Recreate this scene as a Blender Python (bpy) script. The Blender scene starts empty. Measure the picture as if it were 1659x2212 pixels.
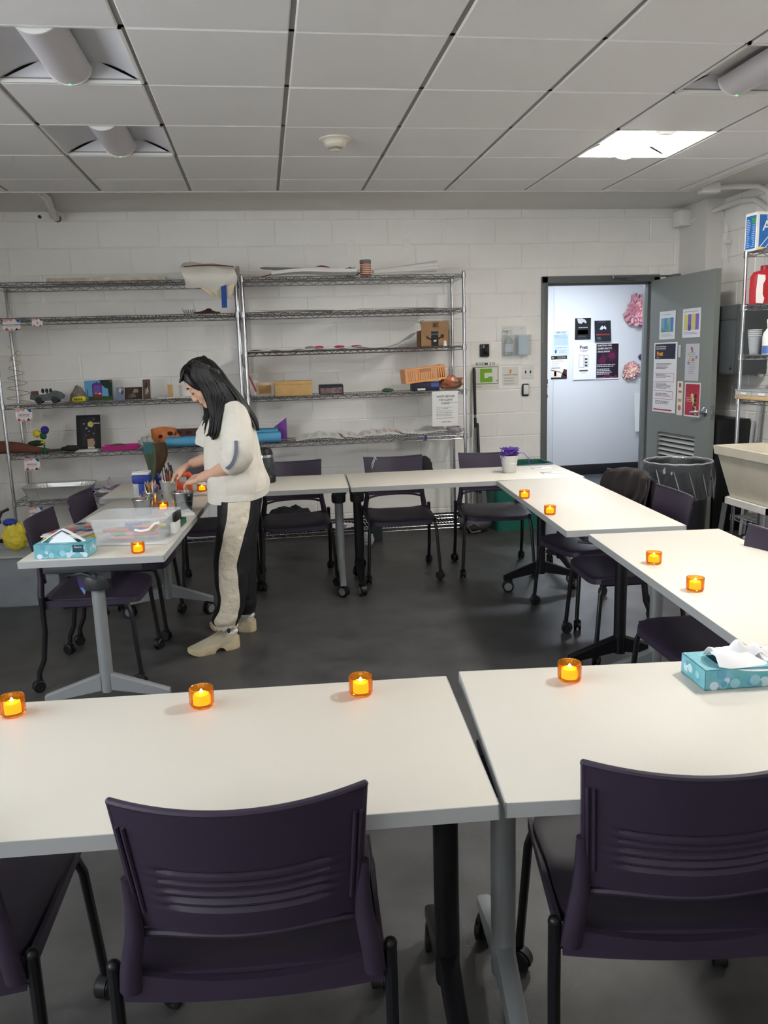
import bpy, bmesh, math, random
from mathutils import Vector, Matrix, Quaternion
import numpy as np

# ------------------------------------------------------------------ camera, world, lights, exposure
SC = bpy.context.scene
COL = SC.collection
random.seed(7)
PI = math.pi

FPX = 1720.0                                   # focal length in pixels of a 1659 px wide frame
def _rot(yaw, pitch, roll):
    return (Matrix.Rotation(yaw, 3, 'Z') @ Matrix.Rotation(pitch, 3, 'X') @ Matrix.Rotation(roll, 3, 'Y'))
CR = _rot(-.1425, -.1904, .0316)               # columns: right, forward, up
CP = Vector((.4337, -2.6277, 1.5363))
cam_d = bpy.data.cameras.new('camera')
cam_d.sensor_fit = 'HORIZONTAL'; cam_d.sensor_width = 36.0
cam_d.lens = FPX / 1659.0 * 36.0
cam_d.clip_start = .05; cam_d.clip_end = 60
cam = bpy.data.objects.new('camera', cam_d)
COL.objects.link(cam)
m4 = Matrix((( CR[0][0], CR[0][2], -CR[0][1], CP.x), (CR[1][0], CR[1][2], -CR[1][1], CP.y), (CR[2][0], CR[2][2], -CR[2][1], CP.z), (0, 0, 0, 1)))
cam.matrix_world = m4
SC.camera = cam

SC.view_settings.view_transform = 'Standard'
SC.view_settings.look = 'None'
SC.view_settings.gamma = 1
SC.view_settings.use_curve_mapping = False
SC.view_settings.exposure = 1.42

LAMP_LIT = 39.0          # emission of a lit ceiling fixture
WORLD_STR = 2.7          # fill light let in by an opening added in the unseen left wall
world = bpy.data.worlds.new('world'); SC.world = world
world.use_nodes = True
bgn = world.node_tree.nodes['Background']
bgn.inputs[0].default_value = (.90, .95, 1.0, 1)
bgn.inputs[1].default_value = WORLD_STR

# ------------------------------------------------------------------ helpers
def _ray(px, py):
    return CR @ Vector(((px - 829.5) / FPX, 1, -(py - 1106) / FPX))
def atY(px, py, Y):
    d = _ray(px, py); return CP + d * ((Y - CP.y) / d.y)
def atZ(px, py, Z):
    d = _ray(px, py); return CP + d * ((Z - CP.z) / d.z)
def atX(px, py, X):
    d = _ray(px, py); return CP + d * ((X - CP.x) / d.x)

def lin(c):
    return tuple(((v / 255) / 12.92 if v / 255 <= .04045 else (((v / 255) + .055) / 1.055) ** 2.4) for v in c)

MATS = {}
def mat(name, rgb, rough=.5, metal=0.0, var=0.0, vscale=8.0, bump=0.0, bscale=200.0, trans=0.0, alpha=1.0, ior=1.45, emit=None, estr=0.0, spec=None, var_rgb=None, sss=0.0, coat=0.0, stretch=None, srgb=True):
    """a procedural Principled material; rgb are 0-255 display values of the thing's own colour"""
    if name in MATS: return MATS[name]
    m = bpy.data.materials.new(name); m.use_nodes = True
    nt = m.node_tree; b = nt.nodes['Principled BSDF']
    c = lin(rgb) + (1,)
    b.inputs['Base Color'].default_value = c
    b.inputs['Roughness'].default_value = rough
    b.inputs['Metallic'].default_value = metal
    b.inputs['IOR'].default_value = ior
    if trans: b.inputs['Transmission Weight'].default_value = trans
    if alpha < 1: b.inputs['Alpha'].default_value = alpha
    if spec is not None: b.inputs['Specular IOR Level'].default_value = spec
    if coat: b.inputs['Coat Weight'].default_value = coat
    if sss:
        b.inputs['Subsurface Weight'].default_value = sss
        b.inputs['Subsurface Radius'].default_value = (.01, .004, .002)
    if emit:
        b.inputs['Emission Color'].default_value = lin(emit) + (1,)
        b.inputs['Emission Strength'].default_value = estr
    tc = None
    def coords():
        t = nt.nodes.new('ShaderNodeTexCoord')
        if stretch:
            mp = nt.nodes.new('ShaderNodeMapping'); mp.inputs['Scale'].default_value = stretch
            nt.links.new(t.outputs['Object'], mp.inputs[0]); return mp.outputs[0]
        return t.outputs['Object']
    if var or bump: tc = coords()
    if var:
        n = nt.nodes.new('ShaderNodeTexNoise'); n.inputs['Scale'].default_value = vscale; n.inputs['Detail'].default_value = 5
        nt.links.new(tc, n.inputs['Vector'])
        r = nt.nodes.new('ShaderNodeValToRGB')
        r.color_ramp.elements[0].position = .32; r.color_ramp.elements[1].position = .68
        if var_rgb:
            r.color_ramp.elements[0].color = lin(var_rgb) + (1,); r.color_ramp.elements[1].color = c
        else:
            r.color_ramp.elements[0].color = tuple(v * (1 - var) for v in c[:3]) + (1,)
            r.color_ramp.elements[1].color = tuple(min(1, v * (1 + var)) for v in c[:3]) + (1,)
        nt.links.new(n.outputs[0], r.inputs[0]); nt.links.new(r.outputs[0], b.inputs['Base Color'])
    if bump:
        n = nt.nodes.new('ShaderNodeTexNoise'); n.inputs['Scale'].default_value = bscale; n.inputs['Detail'].default_value = 3
        nt.links.new(tc, n.inputs['Vector'])
        bp = nt.nodes.new('ShaderNodeBump'); bp.inputs['Strength'].default_value = bump; bp.inputs['Distance'].default_value = .01
        nt.links.new(n.outputs[0], bp.inputs['Height']); nt.links.new(bp.outputs[0], b.inputs['Normal'])
    MATS[name] = m
    return m

class MB:
    """collects shapes and links them as ONE mesh object"""
    def __init__(s): s.v = []; s.f = []
    def add(s, vs, fs, M=None):
        o = len(s.v)
        for p in vs:
            p = Vector(p)
            s.v.append(tuple(M @ p) if M is not None else tuple(p))
        s.f += [tuple(i + o for i in f) for f in fs]
        return s
    def box(s, x0, x1, y0, y1, z0, z1, M=None):
        vs = [(x0,y0,z0),(x1,y0,z0),(x1,y1,z0),(x0,y1,z0),(x0,y0,z1),(x1,y0,z1),(x1,y1,z1),(x0,y1,z1)]
        return s.add(vs, [(0,3,2,1),(4,5,6,7),(0,1,5,4),(1,2,6,5),(2,3,7,6),(3,0,4,7)], M)
    def cbox(s, x0, x1, y0, y1, z0, z1, b=.004, M=None):
        """box with chamfered edges"""
        b = min(b, (x1-x0)*.45, (y1-y0)*.45, (z1-z0)*.45)
        bm = bmesh.new(); bmesh.ops.create_cube(bm, size=1)
        for v in bm.verts:
            v.co = Vector(((x0+x1)/2 + v.co.x*(x1-x0), (y0+y1)/2 + v.co.y*(y1-y0), (z0+z1)/2 + v.co.z*(z1-z0)))
        bmesh.ops.bevel(bm, geom=bm.edges[:], offset=b, segments=2, affect='EDGES', profile=.5)
        bm.verts.index_update()
        s.add([v.co.copy() for v in bm.verts], [[v.index for v in f.verts] for f in bm.faces], M); bm.free()
        return s
    def tube(s, pts, r, n=8, cap=True, closed=False, sx=1.0, up=None, M=None):
        pts = [Vector(p) for p in pts]; N = len(pts)
        rs = r if isinstance(r, (list, tuple)) else [r]*N
        vs = []; prev = None
        for i, p in enumerate(pts):
            if closed: t = pts[(i+1) % N] - pts[i-1]
            else: t = pts[min(i+1, N-1)] - pts[max(i-1, 0)]
            t.normalize() if t.length else None
            if prev is None:
                a = Vector(up) if up else (Vector((0,0,1)) if abs(t.z) < .9 else Vector((1,0,0)))
                nx = t.cross(a).normalized()
            else:
                nx = (prev - t * prev.dot(t)); nx = nx.normalized() if nx.length > 1e-6 else t.orthogonal().normalized()
            prev = nx; ny = t.cross(nx)
            for k in range(n):
                a = 2*PI*k/n
                vs.append(p + nx*math.cos(a)*rs[i]*sx + ny*math.sin(a)*rs[i])
        fs = []
        for i in range(N if closed else N-1):
            j = (i+1) % N
            for k in range(n):
                fs.append((i*n+k, i*n+(k+1)%n, j*n+(k+1)%n, j*n+k))
        if cap and not closed:
            fs.append(tuple(range(n))[::-1]); fs.append(tuple((N-1)*n+k for k in range(n)))
        return s.add(vs, fs, M)
    def cyl(s, p0, p1, r0, r1=None, n=16, M=None):
        return s.tube([p0, p1], [r0, r0 if r1 is None else r1], n, M=M)
    def lathe(s, prof, n=24, M=None, rib=0.0, nr=0, sx=1.0, sy=1.0):
        vs = []; fs = []; N = len(prof)
        for r, z in prof:
            for k in range(n):
                a = 2*PI*k/n; rr = r*(1 + (rib*math.cos(nr*a) if rib else 0))
                vs.append((rr*math.cos(a)*sx, rr*math.sin(a)*sy, z))
        for i in range(N-1):
            for k in range(n):
                fs.append((i*n+k, i*n+(k+1)%n, (i+1)*n+(k+1)%n, (i+1)*n+k))
        if prof[0][0] > 1e-6: fs.append(tuple(range(n))[::-1])
        if prof[-1][0] > 1e-6: fs.append(tuple((N-1)*n+k for k in range(n)))
        return s.add(vs, fs, M)
    def prism(s, poly, h0, h1, M=None):
        """2-D outline (x, y) extruded along z"""
        n = len(poly)
        vs = [(x, y, h0) for x, y in poly] + [(x, y, h1) for x, y in poly]
        fs = [tuple(range(n))[::-1], tuple(range(n, 2*n))] + [(k, (k+1)%n, n+(k+1)%n, n+k) for k in range(n)]
        return s.add(vs, fs, M)
    def grid(s, fn, nu, nv, M=None, wrap=False):
        vs = [fn(i/nu, j/nv) for j in range(nv+1) for i in range(nu+1)]
        fs = [(j*(nu+1)+i, j*(nu+1)+i+1, (j+1)*(nu+1)+i+1, (j+1)*(nu+1)+i) for j in range(nv) for i in range(nu)]
        return s.add(vs, fs, M)
    def sheet(s, fn, nu, nv, th, M=None):
        """a thin curved sheet with real thickness th"""
        P = [[Vector(fn(i/nu, j/nv)) for i in range(nu+1)] for j in range(nv+1)]
        top = []; bot = []
        for j in range(nv+1):
            for i in range(nu+1):
                du = P[j][min(i+1,nu)] - P[j][max(i-1,0)]; dv = P[min(j+1,nv)][i] - P[max(j-1,0)][i]
                n = du.cross(dv); n = n.normalized() if n.length > 1e-9 else Vector((0,0,1))
                top.append(P[j][i] + n*th*.5); bot.append(P[j][i] - n*th*.5)
        W = nu+1; N = W*(nv+1); fs = []
        for j in range(nv):
            for i in range(nu):
                a = j*W+i
                fs.append((a, a+1, a+W+1, a+W)); fs.append((N+a+W, N+a+W+1, N+a+1, N+a))
        for i in range(nu):
            fs.append((i+1, i, N+i, N+i+1)); a = nv*W+i; fs.append((a, a+1, N+a+1, N+a))
        for j in range(nv):
            a = j*W; fs.append((a, a+W, N+a+W, N+a)); a = j*W+nu; fs.append((a+W, a, N+a, N+a+W))
        return s.add(top+bot, fs, M)
    def sphere(s, c, r, nu=12, nv=8, sc=(1,1,1), M=None):
        vs = []; fs = []; c = Vector(c)
        for j in range(1, nv):
            t = PI*j/nv
            for i in range(nu):
                a = 2*PI*i/nu
                vs.append(c + Vector((math.sin(t)*math.cos(a)*r*sc[0], math.sin(t)*math.sin(a)*r*sc[1], math.cos(t)*r*sc[2])))
        vs.append(c + Vector((0,0,r*sc[2]))); vs.append(c - Vector((0,0,r*sc[2]))); T = len(vs)-2
        for j in range(nv-2):
            for i in range(nu):
                fs.append((j*nu+i, (j+1)*nu+i, (j+1)*nu+(i+1)%nu, j*nu+(i+1)%nu))
        for i in range(nu):
            fs.append((T, i, (i+1)%nu)); fs.append((T+1, (nv-2)*nu+(i+1)%nu, (nv-2)*nu+i))
        return s.add(vs, fs, M)
    def mesh(s, name, m=None, smooth=35):
        me = bpy.data.meshes.new(name); me.from_pydata(s.v, [], s.f); me.update()
        bm = bmesh.new(); bm.from_mesh(me); bmesh.ops.recalc_face_normals(bm, faces=bm.faces[:]); bm.to_mesh(me); bm.free()
        if smooth:
            me.polygons.foreach_set('use_smooth', [True]*len(me.polygons)); me.set_sharp_from_angle(angle=math.radians(smooth))
        if m: me.materials.append(m)
        return me
    def build(s, name, m, parent=None, smooth=35):
        o = bpy.data.objects.new(name, s.mesh(name, m, smooth)); COL.objects.link(o)
        if parent: o.parent = parent
        return o

def tag(o, label, cat, group=None):
    o['label'] = label; o['category'] = cat
    if group: o['group'] = group
    return o
def struct(o, label=None):
    o['kind'] = 'structure'
    if label: o['label'] = label
    return o
def thing(name, label, cat, loc=(0,0,0), rz=0, group=None, rot=None):
    o = bpy.data.objects.new(name, None); COL.objects.link(o); o.empty_display_size = .05
    o.location = loc; o.rotation_euler = rot if rot else (0,0,rz)
    return tag(o, label, cat, group)
def obj(name, me, parent=None, loc=(0,0,0), rot=(0,0,0)):
    o = bpy.data.objects.new(name, me); COL.objects.link(o); o.parent = parent; o.location = loc; o.rotation_euler = rot
    return o
def kids(o): return [c for c in o.children]
def copy_tree(o, parent=None):
    c = o.copy(); COL.objects.link(c); c.parent = parent
    for ch in kids(o): copy_tree(ch, c)
    return c
def T(x=0, y=0, z=0): return Matrix.Translation((x,y,z))
def RZ(a): return Matrix.Rotation(a, 4, 'Z')
def RX(a): return Matrix.Rotation(a, 4, 'X')
def RY(a): return Matrix.Rotation(a, 4, 'Y')

# ------------------------------------------------------------------ materials of the room
M_WALL = mat('painted_block', (246,244,239), .55, bump=.25, bscale=260, var=.03, vscale=3)
M_MORT = mat('painted_mortar', (240,238,233), .6)
M_TILE = mat('ceiling_tile', (236,234,233), .9, bump=.2, bscale=420)
M_TEE = mat('ceiling_tee', (150,147,146), .6)
M_PLAST = mat('painted_plaster', (222,219,214), .7, bump=.1, bscale=150)
M_FLOOR = mat('dark_vinyl', (68,67,67), .42, var=.28, vscale=5, bump=.12, bscale=320)
M_FLOORH = mat('hall_vinyl', (72,74,80), .4, var=.15, vscale=5)
M_BASE = mat('black_rubber_base', (22,23,26), .5)
M_GREYP = mat('grey_door_paint', (126,130,126), .42, bump=.05, bscale=300)
M_FRAME = mat('grey_frame_paint', (104,107,105), .42)
M_HALLW = mat('hall_wall_paint', (222,225,228), .65, bump=.12, bscale=120)
M_STEEL = mat('chrome_steel', (190,192,196), .22, 1.0)
M_WHITE = mat('white_enamel', (232,232,228), .4)
M_PAPER = mat('white_paper', (236,236,234), .75)
M_BLACK = mat('black_plastic', (20,20,22), .42)
M_DARKM = mat('black_powder_coat', (17,18,22), .38)
M_SILV = mat('silver_powder_coat', (150,154,156), .38, .35)
M_PURP = mat('purple_plastic', (51,42,60), .48, bump=.06, bscale=900)
M_TOP = mat('cream_laminate', (212,208,197), .45, bump=.02, bscale=700, spec=.3)

YW = 4.55                # back wall
CZ = 2.74                # tile ceiling
XR = 4.45                # right wall
XL = -2.60               # left wall
YB = -4.2                # room goes on behind the camera as far as this
TS = .6096

# ------------------------------------------------------------------ floor, walls, ceiling
struct(MB().box(XL, XR+.2, YB, YW+.1, -.06, 0).build('floor', M_FLOOR), 'dark charcoal vinyl floor')

DX0, DX1, DZ = 2.971, 4.105, 2.217       # outer edge of the door frame
wb = MB()
wb.box(XL-.1, DX0, YW+.005, YW+.18, 0, 2.81).box(DX0, DX1, YW+.005, YW+.18, DZ, 2.81).box(DX1, XR+.2, YW+.005, YW+.18, 0, 2.81)
WALLB = struct(wb.build('wall_back', M_MORT, smooth=0), 'white painted concrete block wall')
def block_mesh(x0, x1, z0, z1, d=.005):
    c = .005
    vs = [(x0,d,z0),(x1,d,z0),(x1,d,z1),(x0,d,z1),(x0+c,0,z0+c),(x1-c,0,z0+c),(x1-c,0,z1-c),(x0+c,0,z1-c)]
    return vs, [(4,7,6,5),(0,4,5,1),(1,5,6,2),(2,6,7,3),(3,7,4,0)]
BW, BH = .4853, .2151
full_block = None
def lay_blocks(parent, xa, xb, x_off, z_off, M, hole=None, ztop=2.80):
    """blocks between xa and xb in a wall's own frame; M places that frame in the room"""
    global full_block
    if full_block is None:
        vs, fs = block_mesh(-BW/2+.003, BW/2-.003, -BH/2+.003, BH/2-.003)
        full_block = MB().add(vs, fs).mesh('block', M_WALL, 0)
    k = -1
    while True:
        zt = min(z_off - BH*k, ztop); zb = z_off - BH*(k+1)
        if zt <= .01: break
        zb = max(zb, .0)
        off = x_off + (BW/2 if k % 2 else 0)
        i0 = int(math.floor((xa-off)/BW)); i1 = int(math.ceil((xb-off)/BW))
        for i in range(i0, i1):
            a = max(off + i*BW, xa); b = min(off + (i+1)*BW, xb)
            if b - a < .03 or zt - zb < .02: continue
            cut = hole and b > hole[0] and a < hole[1] and zb < hole[2]
            if not cut and abs(b-a-BW) < 1e-4 and abs(zt-zb-BH) < 1e-4:
                o = obj('block', full_block, parent); o.matrix_local = M @ T((a+b)/2, 0, (zt+zb)/2)
                continue
            pcs = []
            if cut:
                if a < hole[0] - .02: pcs.append((a, hole[0], zb, zt))
                if b > hole[1] + .02: pcs.append((hole[1], b, zb, zt))
                if zt > hole[2] + .02: pcs.append((max(a, hole[0]), min(b, hole[1]), max(zb, hole[2]), zt))
            else: pcs.append((a, b, zb, zt))
            if not pcs: continue
            mb = MB()
            for (p, q, r, s) in pcs: mb.add(*block_mesh(p+.003, q-.003, r+.003, s-.003))
            o = mb.build('block', M_WALL, parent, 0); o.matrix_local = M
        k += 1
lay_blocks(WALLB, XL, 4.29, -1.339, 2.7264, T(0, YW, 0), (DX0, DX1, DZ))

# right wall with the pilaster in the back corner
wr = MB().box(XR, XR+.2, YB, 4.10, 0, 2.81).box(4.295, XR+.2, 4.10, YW+.02, 0, 2.81)
WALLR = struct(wr.build('wall_right', M_PLAST, smooth=0), 'white painted block wall on the right')
lay_blocks(WALLR, -4.10, -1.2, -.2, 2.7264, Matrix.Translation((XR-.005, 0, 0)) @ RZ(-PI/2))
struct(MB().box(XL-.2, XL, .4, YW+.1, 0, 2.81).box(XL-.2, XL, YB, .4, 0, 1.15).box(XL-.2, XL, YB, .4, 2.60, 2.81).build('wall_left', M_PLAST, smooth=0), 'white wall with an opening added for fill light, beside the viewer')
struct(MB().box(XL-.2, XR+.2, YB-.2, YB, 0, 2.81).build('wall_front', M_PLAST, smooth=0))
# black rubber base
struct(MB().cbox(XL, DX0-.01, YW-.008, YW+.004, 0, .10, .003).build('baseboard_back', M_BASE), 'black rubber baseboard')
struct(MB().cbox(XR-.013, XR-.004, YB, 4.09, 0, .10, .003).cbox(4.285, 4.296, 4.09, YW, 0, .10, .003).build('baseboard_right', M_BASE))

# ceiling: plaster border that steps up, tee grid and lay-in tiles
YE, XE = 3.44, 3.76
cl = MB()
cl.box(XL-.1, XR+.2, YE, YW+.1, 2.80, 2.9).box(XE, XR+.2, YB, YE, 2.80, 2.9)
cl.box(XL-.1, XE, YB, YE, 2.845, 2.9)
cl.box(XL-.1, XE+.012, YE, YE+.012, 2.728, 2.85).box(XE, XE+.012, YB, YE, 2.728, 2.85)
CEIL = struct(cl.build('ceiling', M_PLAST, smooth=0), 'suspended white tile ceiling with plaster border')
FIX = {(-1,1): 0, (-1,3): 0, (4,3): 1, (4,1): 0, (4,-1): 2}
tee = MB()
for i in range(-4, 7): tee.box(i*TS-.012, i*TS+.012, YB, YE, 2.738, 2.752)
for j in range(-6, 6): tee.box(XL, XE, j*TS-.012, j*TS+.012, 2.738, 2.752)
tee.build('ceiling_grid', M_TEE, CEIL, 0)
def tile_mesh(w, d):
    b = MB(); hx, hy = w/2, d/2; c = .006
    vs = [(-hx,-hy,.014),(hx,-hy,.014),(hx,hy,.014),(-hx,hy,.014),(-hx,-hy,c),(hx,-hy,c),(hx,hy,c),(-hx,hy,c),(-hx+c,-hy+c,0),(hx-c,-hy+c,0),(hx-c,hy-c,0),(-hx+c,hy-c,0)]
    fs = [(8,11,10,9)] + [(a, (a+1)%4, 4+(a+1)%4, 4+a) for a in range(4)] + [(4+a, 4+(a+1)%4, 8+(a+1)%4, 8+a) for a in range(4)]
    return b.add(vs, fs).mesh('ceiling_tile', M_TILE, 0)
TM = {}
for i in range(-5, 7):
    for j in range(-6, 6):
        if (i, j) in FIX: continue
        x0, x1 = max(i*TS, XL), min((i+1)*TS, XE); y0, y1 = max(j*TS, YB), min((j+1)*TS, YE)
        if x1-x0 < .03 or y1-y0 < .03: continue
        w, d = round(x1-x0-.020, 4), round(y1-y0-.008, 4)
        if (w, d) not in TM: TM[(w, d)] = tile_mesh(w, d)
        dz = random.uniform(-.0012, .0012)
        obj('ceiling_tile', TM[(w, d)], CEIL, ((x0+x1)/2, (y0+y1)/2, 2.7315+dz))

# recessed ceiling fixtures: sloped reflectors, end plates, round basket along the middle
M_REFL = mat('fixture_reflector', (226,226,230), .5)
M_BASK = mat('basket_off', (205,200,204), .45)
M_BASKL = mat('basket_lit', (255,250,240), .5, emit=(255,251,244), estr=LAMP_LIT)
M_BASKN = mat('basket_lit_new', (255,250,240), .5, emit=(255,251,244), estr=LAMP_LIT*1.7)
M_LED = mat('green_led', (150,230,150), .4, emit=(120,255,130), estr=.5)
def fixture(i, j, lit, label):
    cx, cy = (i+.5)*TS, (j+.5)*TS; h = TS/2 - .008
    t = thing('ceiling_light', label, 'ceiling light', (cx, cy, 2.735), 0, 'recessed ceiling lights' )
    zr = .075
    r = MB()
    for s in (-1, 1):
        r.sheet(lambda u, v: (s*(h - u*(h-.10)), (v*2-1)*h, .008 + zr*math.sin(u*PI/2)), 8, 2, .002)
    r.box(-.11, .11, -h, h, .084, .088)
    r.build('reflector', M_REFL, t)
    for s in (-1, 1):
        MB().prism([(-h, .002), (h, .002), (.11, .088), (-.11, .088)], -.0015, .0015, T(0, s*(h+.001), 0) @ RX(PI/2)).build('end_plate', M_REFL, t)
    f = MB()
    for s in (-1, 1):
        f.box(s*h-.006, s*h+.006, -h-.006, h+.006, -.004, .01); f.box(-h-.006, h+.006, s*h-.006, s*h+.006, -.004, .01)
    f.build('trim_frame', M_WHITE, t)
    b = MB().sheet(lambda u, v: (.088*math.cos(PI+u*PI), (v*2-1)*(h-.03), .058 + .088*math.sin(PI+u*PI)*.85), 16, 4, .003)
    b.build('basket', (M_BASK, M_BASKL, M_BASKN)[lit], t)
    for s in (-1, 1):
        e = MB().prism([(.094*math.cos(PI+k*PI/14), .058+.094*math.sin(PI+k*PI/14)*.85) for k in range(15)], -.006, .006, T(0, s*(h-.024), 0) @ RX(PI/2)).build('basket_end_cap', M_WHITE, t)
        if s > 0: MB().sphere((0, h-.034, -.016), .006, 8, 6).build('indicator', M_LED, e)
    return t
fixture(-1, 1, 0, 'unlit ceiling fixture at the upper left corner, the larger of two in that row')
fixture(-1, 3, 0, 'unlit ceiling fixture at the left, farther back and smaller')
fixture(4, 3, 1, 'brightly lit square ceiling fixture at the right near the back wall')
fixture(4, 1, 0, 'unlit ceiling fixture cut by the right edge of the picture')
fixture(4, -1, 2, 'lit ceiling fixture in the right row, beside the camera')

# corridor behind the door
YH = 6.98
M_HALLC = mat('hall_ceiling', (225,225,225), .8)
struct(MB().box(2.2, 7.2, YW+.18, YH+.1, -.06, -.0005).build('floor_hall', M_FLOORH), 'grey vinyl corridor floor')
hw = MB()
for a, b in ((2.2, 3.985), (3.99, 5.3), (5.305, 7.2)): hw.cbox(a, b, YH, YH+.05, 0, 2.6, .003)
struct(hw.box(2.2, 7.2, YH+.01, YH+.12, 0, 2.6).build('wall_hall', M_HALLW), 'white panelled corridor wall')
struct(MB().box(2.1, 2.2, YW+.18, YH+.1, 0, 2.6).box(7.2, 7.3, YW+.18, YH+.1, 0, 2.6).box(XR+.15, 7.3, YW+.05, YW+.18, 0, 2.7).build('wall_hall_ends', M_HALLW, smooth=0))
struct(MB().box(2.1, 7.3, YW+.16, YH+.1, 2.6, 2.7).build('ceiling_hall', M_HALLC, smooth=0))
struct(MB().cbox(2.2, 7.2, YH-.010, YH+.002, 0, .13, .003).build('baseboard_hall', M_BASE), 'black baseboard of the corridor')
hl = thing('corridor_light', 'corridor ceiling lamp beyond the open doorway', 'ceiling light', (3.9, 5.75, 2.6))
MB().box(-.6, .6, -.15, .15, -.06, 0).build('housing', M_WHITE, hl)
MB().box(-.57, .57, -.13, .13, -.066, -.0601).build('diffuser', mat('hall_diffuser', (250,252,255), .5, emit=(235,243,255), estr=24), hl)

# door frame
fr = MB()
for a, b in ((DX0, 3.027), (4.045, DX1)): fr.cbox(a, b, YW-.02, YW+.20, 0, DZ, .004)
fr.cbox(DX0, DX1, YW-.02, YW+.20, DZ-.058, DZ, .004)
fr.box(3.027, 3.045, YW+.06, YW+.12, 0, 2.16).box(3.027, 4.045, YW+.06, YW+.12, 2.142, 2.16).box(4.027, 4.045, YW+.06, YW+.12, 0, 2.16)
struct(fr.build('trim_1', M_FRAME), 'grey steel door frame')

# ------------------------------------------------------------------ tables
M_EDGE = mat('shaded_edge_grey', (168,170,170), .5)  # shade on the table edges put into the colour, greyer than the top
M_HUB = mat('dark_grey_hub', (52,54,58), .45)
M_RIMG = mat('wheel_grey', (120,122,126), .5)
def caster_mesh(R, wdt, light=False):
    b = MB()
    for s in (-1, 1):
        pr = [(0, 0), (R*.80, 0), (R*.95, wdt*.15), (R, wdt*.45), (R, wdt*.8), (R*.88, wdt), (R*.55, wdt), (R*.5, wdt*.8), (0, wdt*.8)]
        b.lathe(pr, 20, T(s*.004, 0, R) @ RY(s*PI/2))
    b.cyl((0, R*.45, R*1.1), (0, R*.45, R*2.35), R*.28, n=10)
    b.cyl((-.006, 0, R), (.006, 0, R), R*.5, n=12)
    b.sheet(lambda u, v: ((u-.5)*wdt*1.6, R*1.05*math.cos(.25*PI + v*.8*PI), R + R*1.08*math.sin(.25*PI + v*.8*PI)), 2, 8, .003)
    return b.mesh('caster', M_BLACK)
CAST_T = caster_mesh(.038, .018); CAST_C = caster_mesh(.029, .015)
DISC_T = [MB().lathe([(0, .0186), (.024, .0186), (.026, .0182), (.026, .0150), (0, .0150)], 16, T(s*.004, 0, .038) @ RY(s*PI/2)).mesh('wheel_disc', M_RIMG) for s in (-1, 1)]

def table(name, label, cx, cy, rz, L, W, mats, inset=.055, h=.737, cast_rot=(.3, -.5, .9, -.2), group='white flip-top tables in a ring'):
    t = thing(name, label, 'table', (cx, cy, 0), rz, group)
    top = MB().cbox(-L/2+.002, L/2-.002, -W/2+.002, W/2-.002, h-.029, h, .001).build('tabletop', M_TOP, t)
    eb = MB()
    for (a0, a1, b0, b1) in ((-L/2, L/2, -W/2, -W/2+.003), (-L/2, L/2, W/2-.003, W/2), (-L/2, -L/2+.003, -W/2, W/2), (L/2-.003, L/2, -W/2, W/2)): eb.box(a0, a1, b0, b1, h-.030, h-.0006)
    eb.build('shaded_edge_band', M_EDGE, top, 0)
    MB().box(-L/2+.14, L/2-.14, -.035, -.012, h-.075, h-.031).box(-L/2+.14, L/2-.14, .012, .035, h-.075, h-.031).build('crossbar', M_DARKM, t)
    q = 0
    for s, m in zip((-1, 1), mats):
        x = s*(L/2 - inset)
        col = MB().lathe([(0, .115), (.0275, .115), (.0285, .13), (.0285, .60), (0, .60)], 24, T(x, 0, 0)).build('leg', m, t)
        hub = MB().lathe([(.028, .585), (.044, .59), (.048, .60), (.048, .635), (.042, .655), (.036, .66)], 20, T(x, 0, 0), sy=1.25)
        hub.cbox(x-.045, x+.045, -W*.34, W*.34, h-.062, h-.031, .004).box(x-.03, x+.03, -.07, .07, .64, h-.04)
        hub.build('tilt_hub', M_HUB, col)
        MB().tube([(x+s*.042, .01, .655), (x+s*.045, .05, .672), (x+s*.02, .10, .66), (x-s*.06, .19, .655)], .007, 8).cyl((x+s*.032, .0, .655), (x+s*.05, .0, .655), .012, n=12).build('release_lever', M_HUB, col)
        for sy in (-1, 1):
            ft = MB()
            yo = W/2 - .035
            # arm: deep at the column, shallow at the tip
            def sec(y, zt, zb, w): return [(x-w, sy*y, zb), (x+w, sy*y, zb), (x+w, sy*y, zt-.006), (x+w*.6, sy*y, zt), (x-w*.6, sy*y, zt), (x-w, sy*y, zt-.006)]
            s0 = sec(.022, .200, .125, .022); s1 = sec(yo, .112, .080, .019)
            vs = s0 + s1; n = 6
            ft.add(vs, [tuple(range(n)), tuple(range(n, 2*n))] + [(k, (k+1)%n, n+(k+1)%n, n+k) for k in range(n)])
            a = ft.build('foot_arm', m, col)
            c = obj('caster', CAST_T, col, (x, sy*(yo-.03), 0), (0, 0, cast_rot[q % 4] + (PI if sy > 0 else 0)))
            for dm in DISC_T: obj('wheel_disc', dm, col, c.location, c.rotation_euler)
            q += 1
    return t
def table_c(name, label, near_left, near_right, W, L, mats, along='x', **k):
    """near_left / near_right: room points of the near edge; the table runs away from it by W or L"""
    a, b = Vector(near_left), Vector(near_right)
    ang = math.atan2(b.y-a.y, b.x-a.x); mid = (a+b)/2
    n = Vector((-math.sin(ang), math.cos(ang)))
    if along == 'x':
        c = mid + n*W/2
        return table(name, label, c.x, c.y, ang, L, W, mats, **k)
    c = mid + n*L/2
    return table(name, label, c.x, c.y, ang + PI/2, L, W, mats, **k)
# mats = (leg at local -x end, leg at local +x end)
FLA = -.0645
def place(cx, cy, ang, x, y): return Vector((cx + math.cos(ang)*x - math.sin(ang)*y, cy + math.sin(ang)*x + math.cos(ang)*y))
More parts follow.
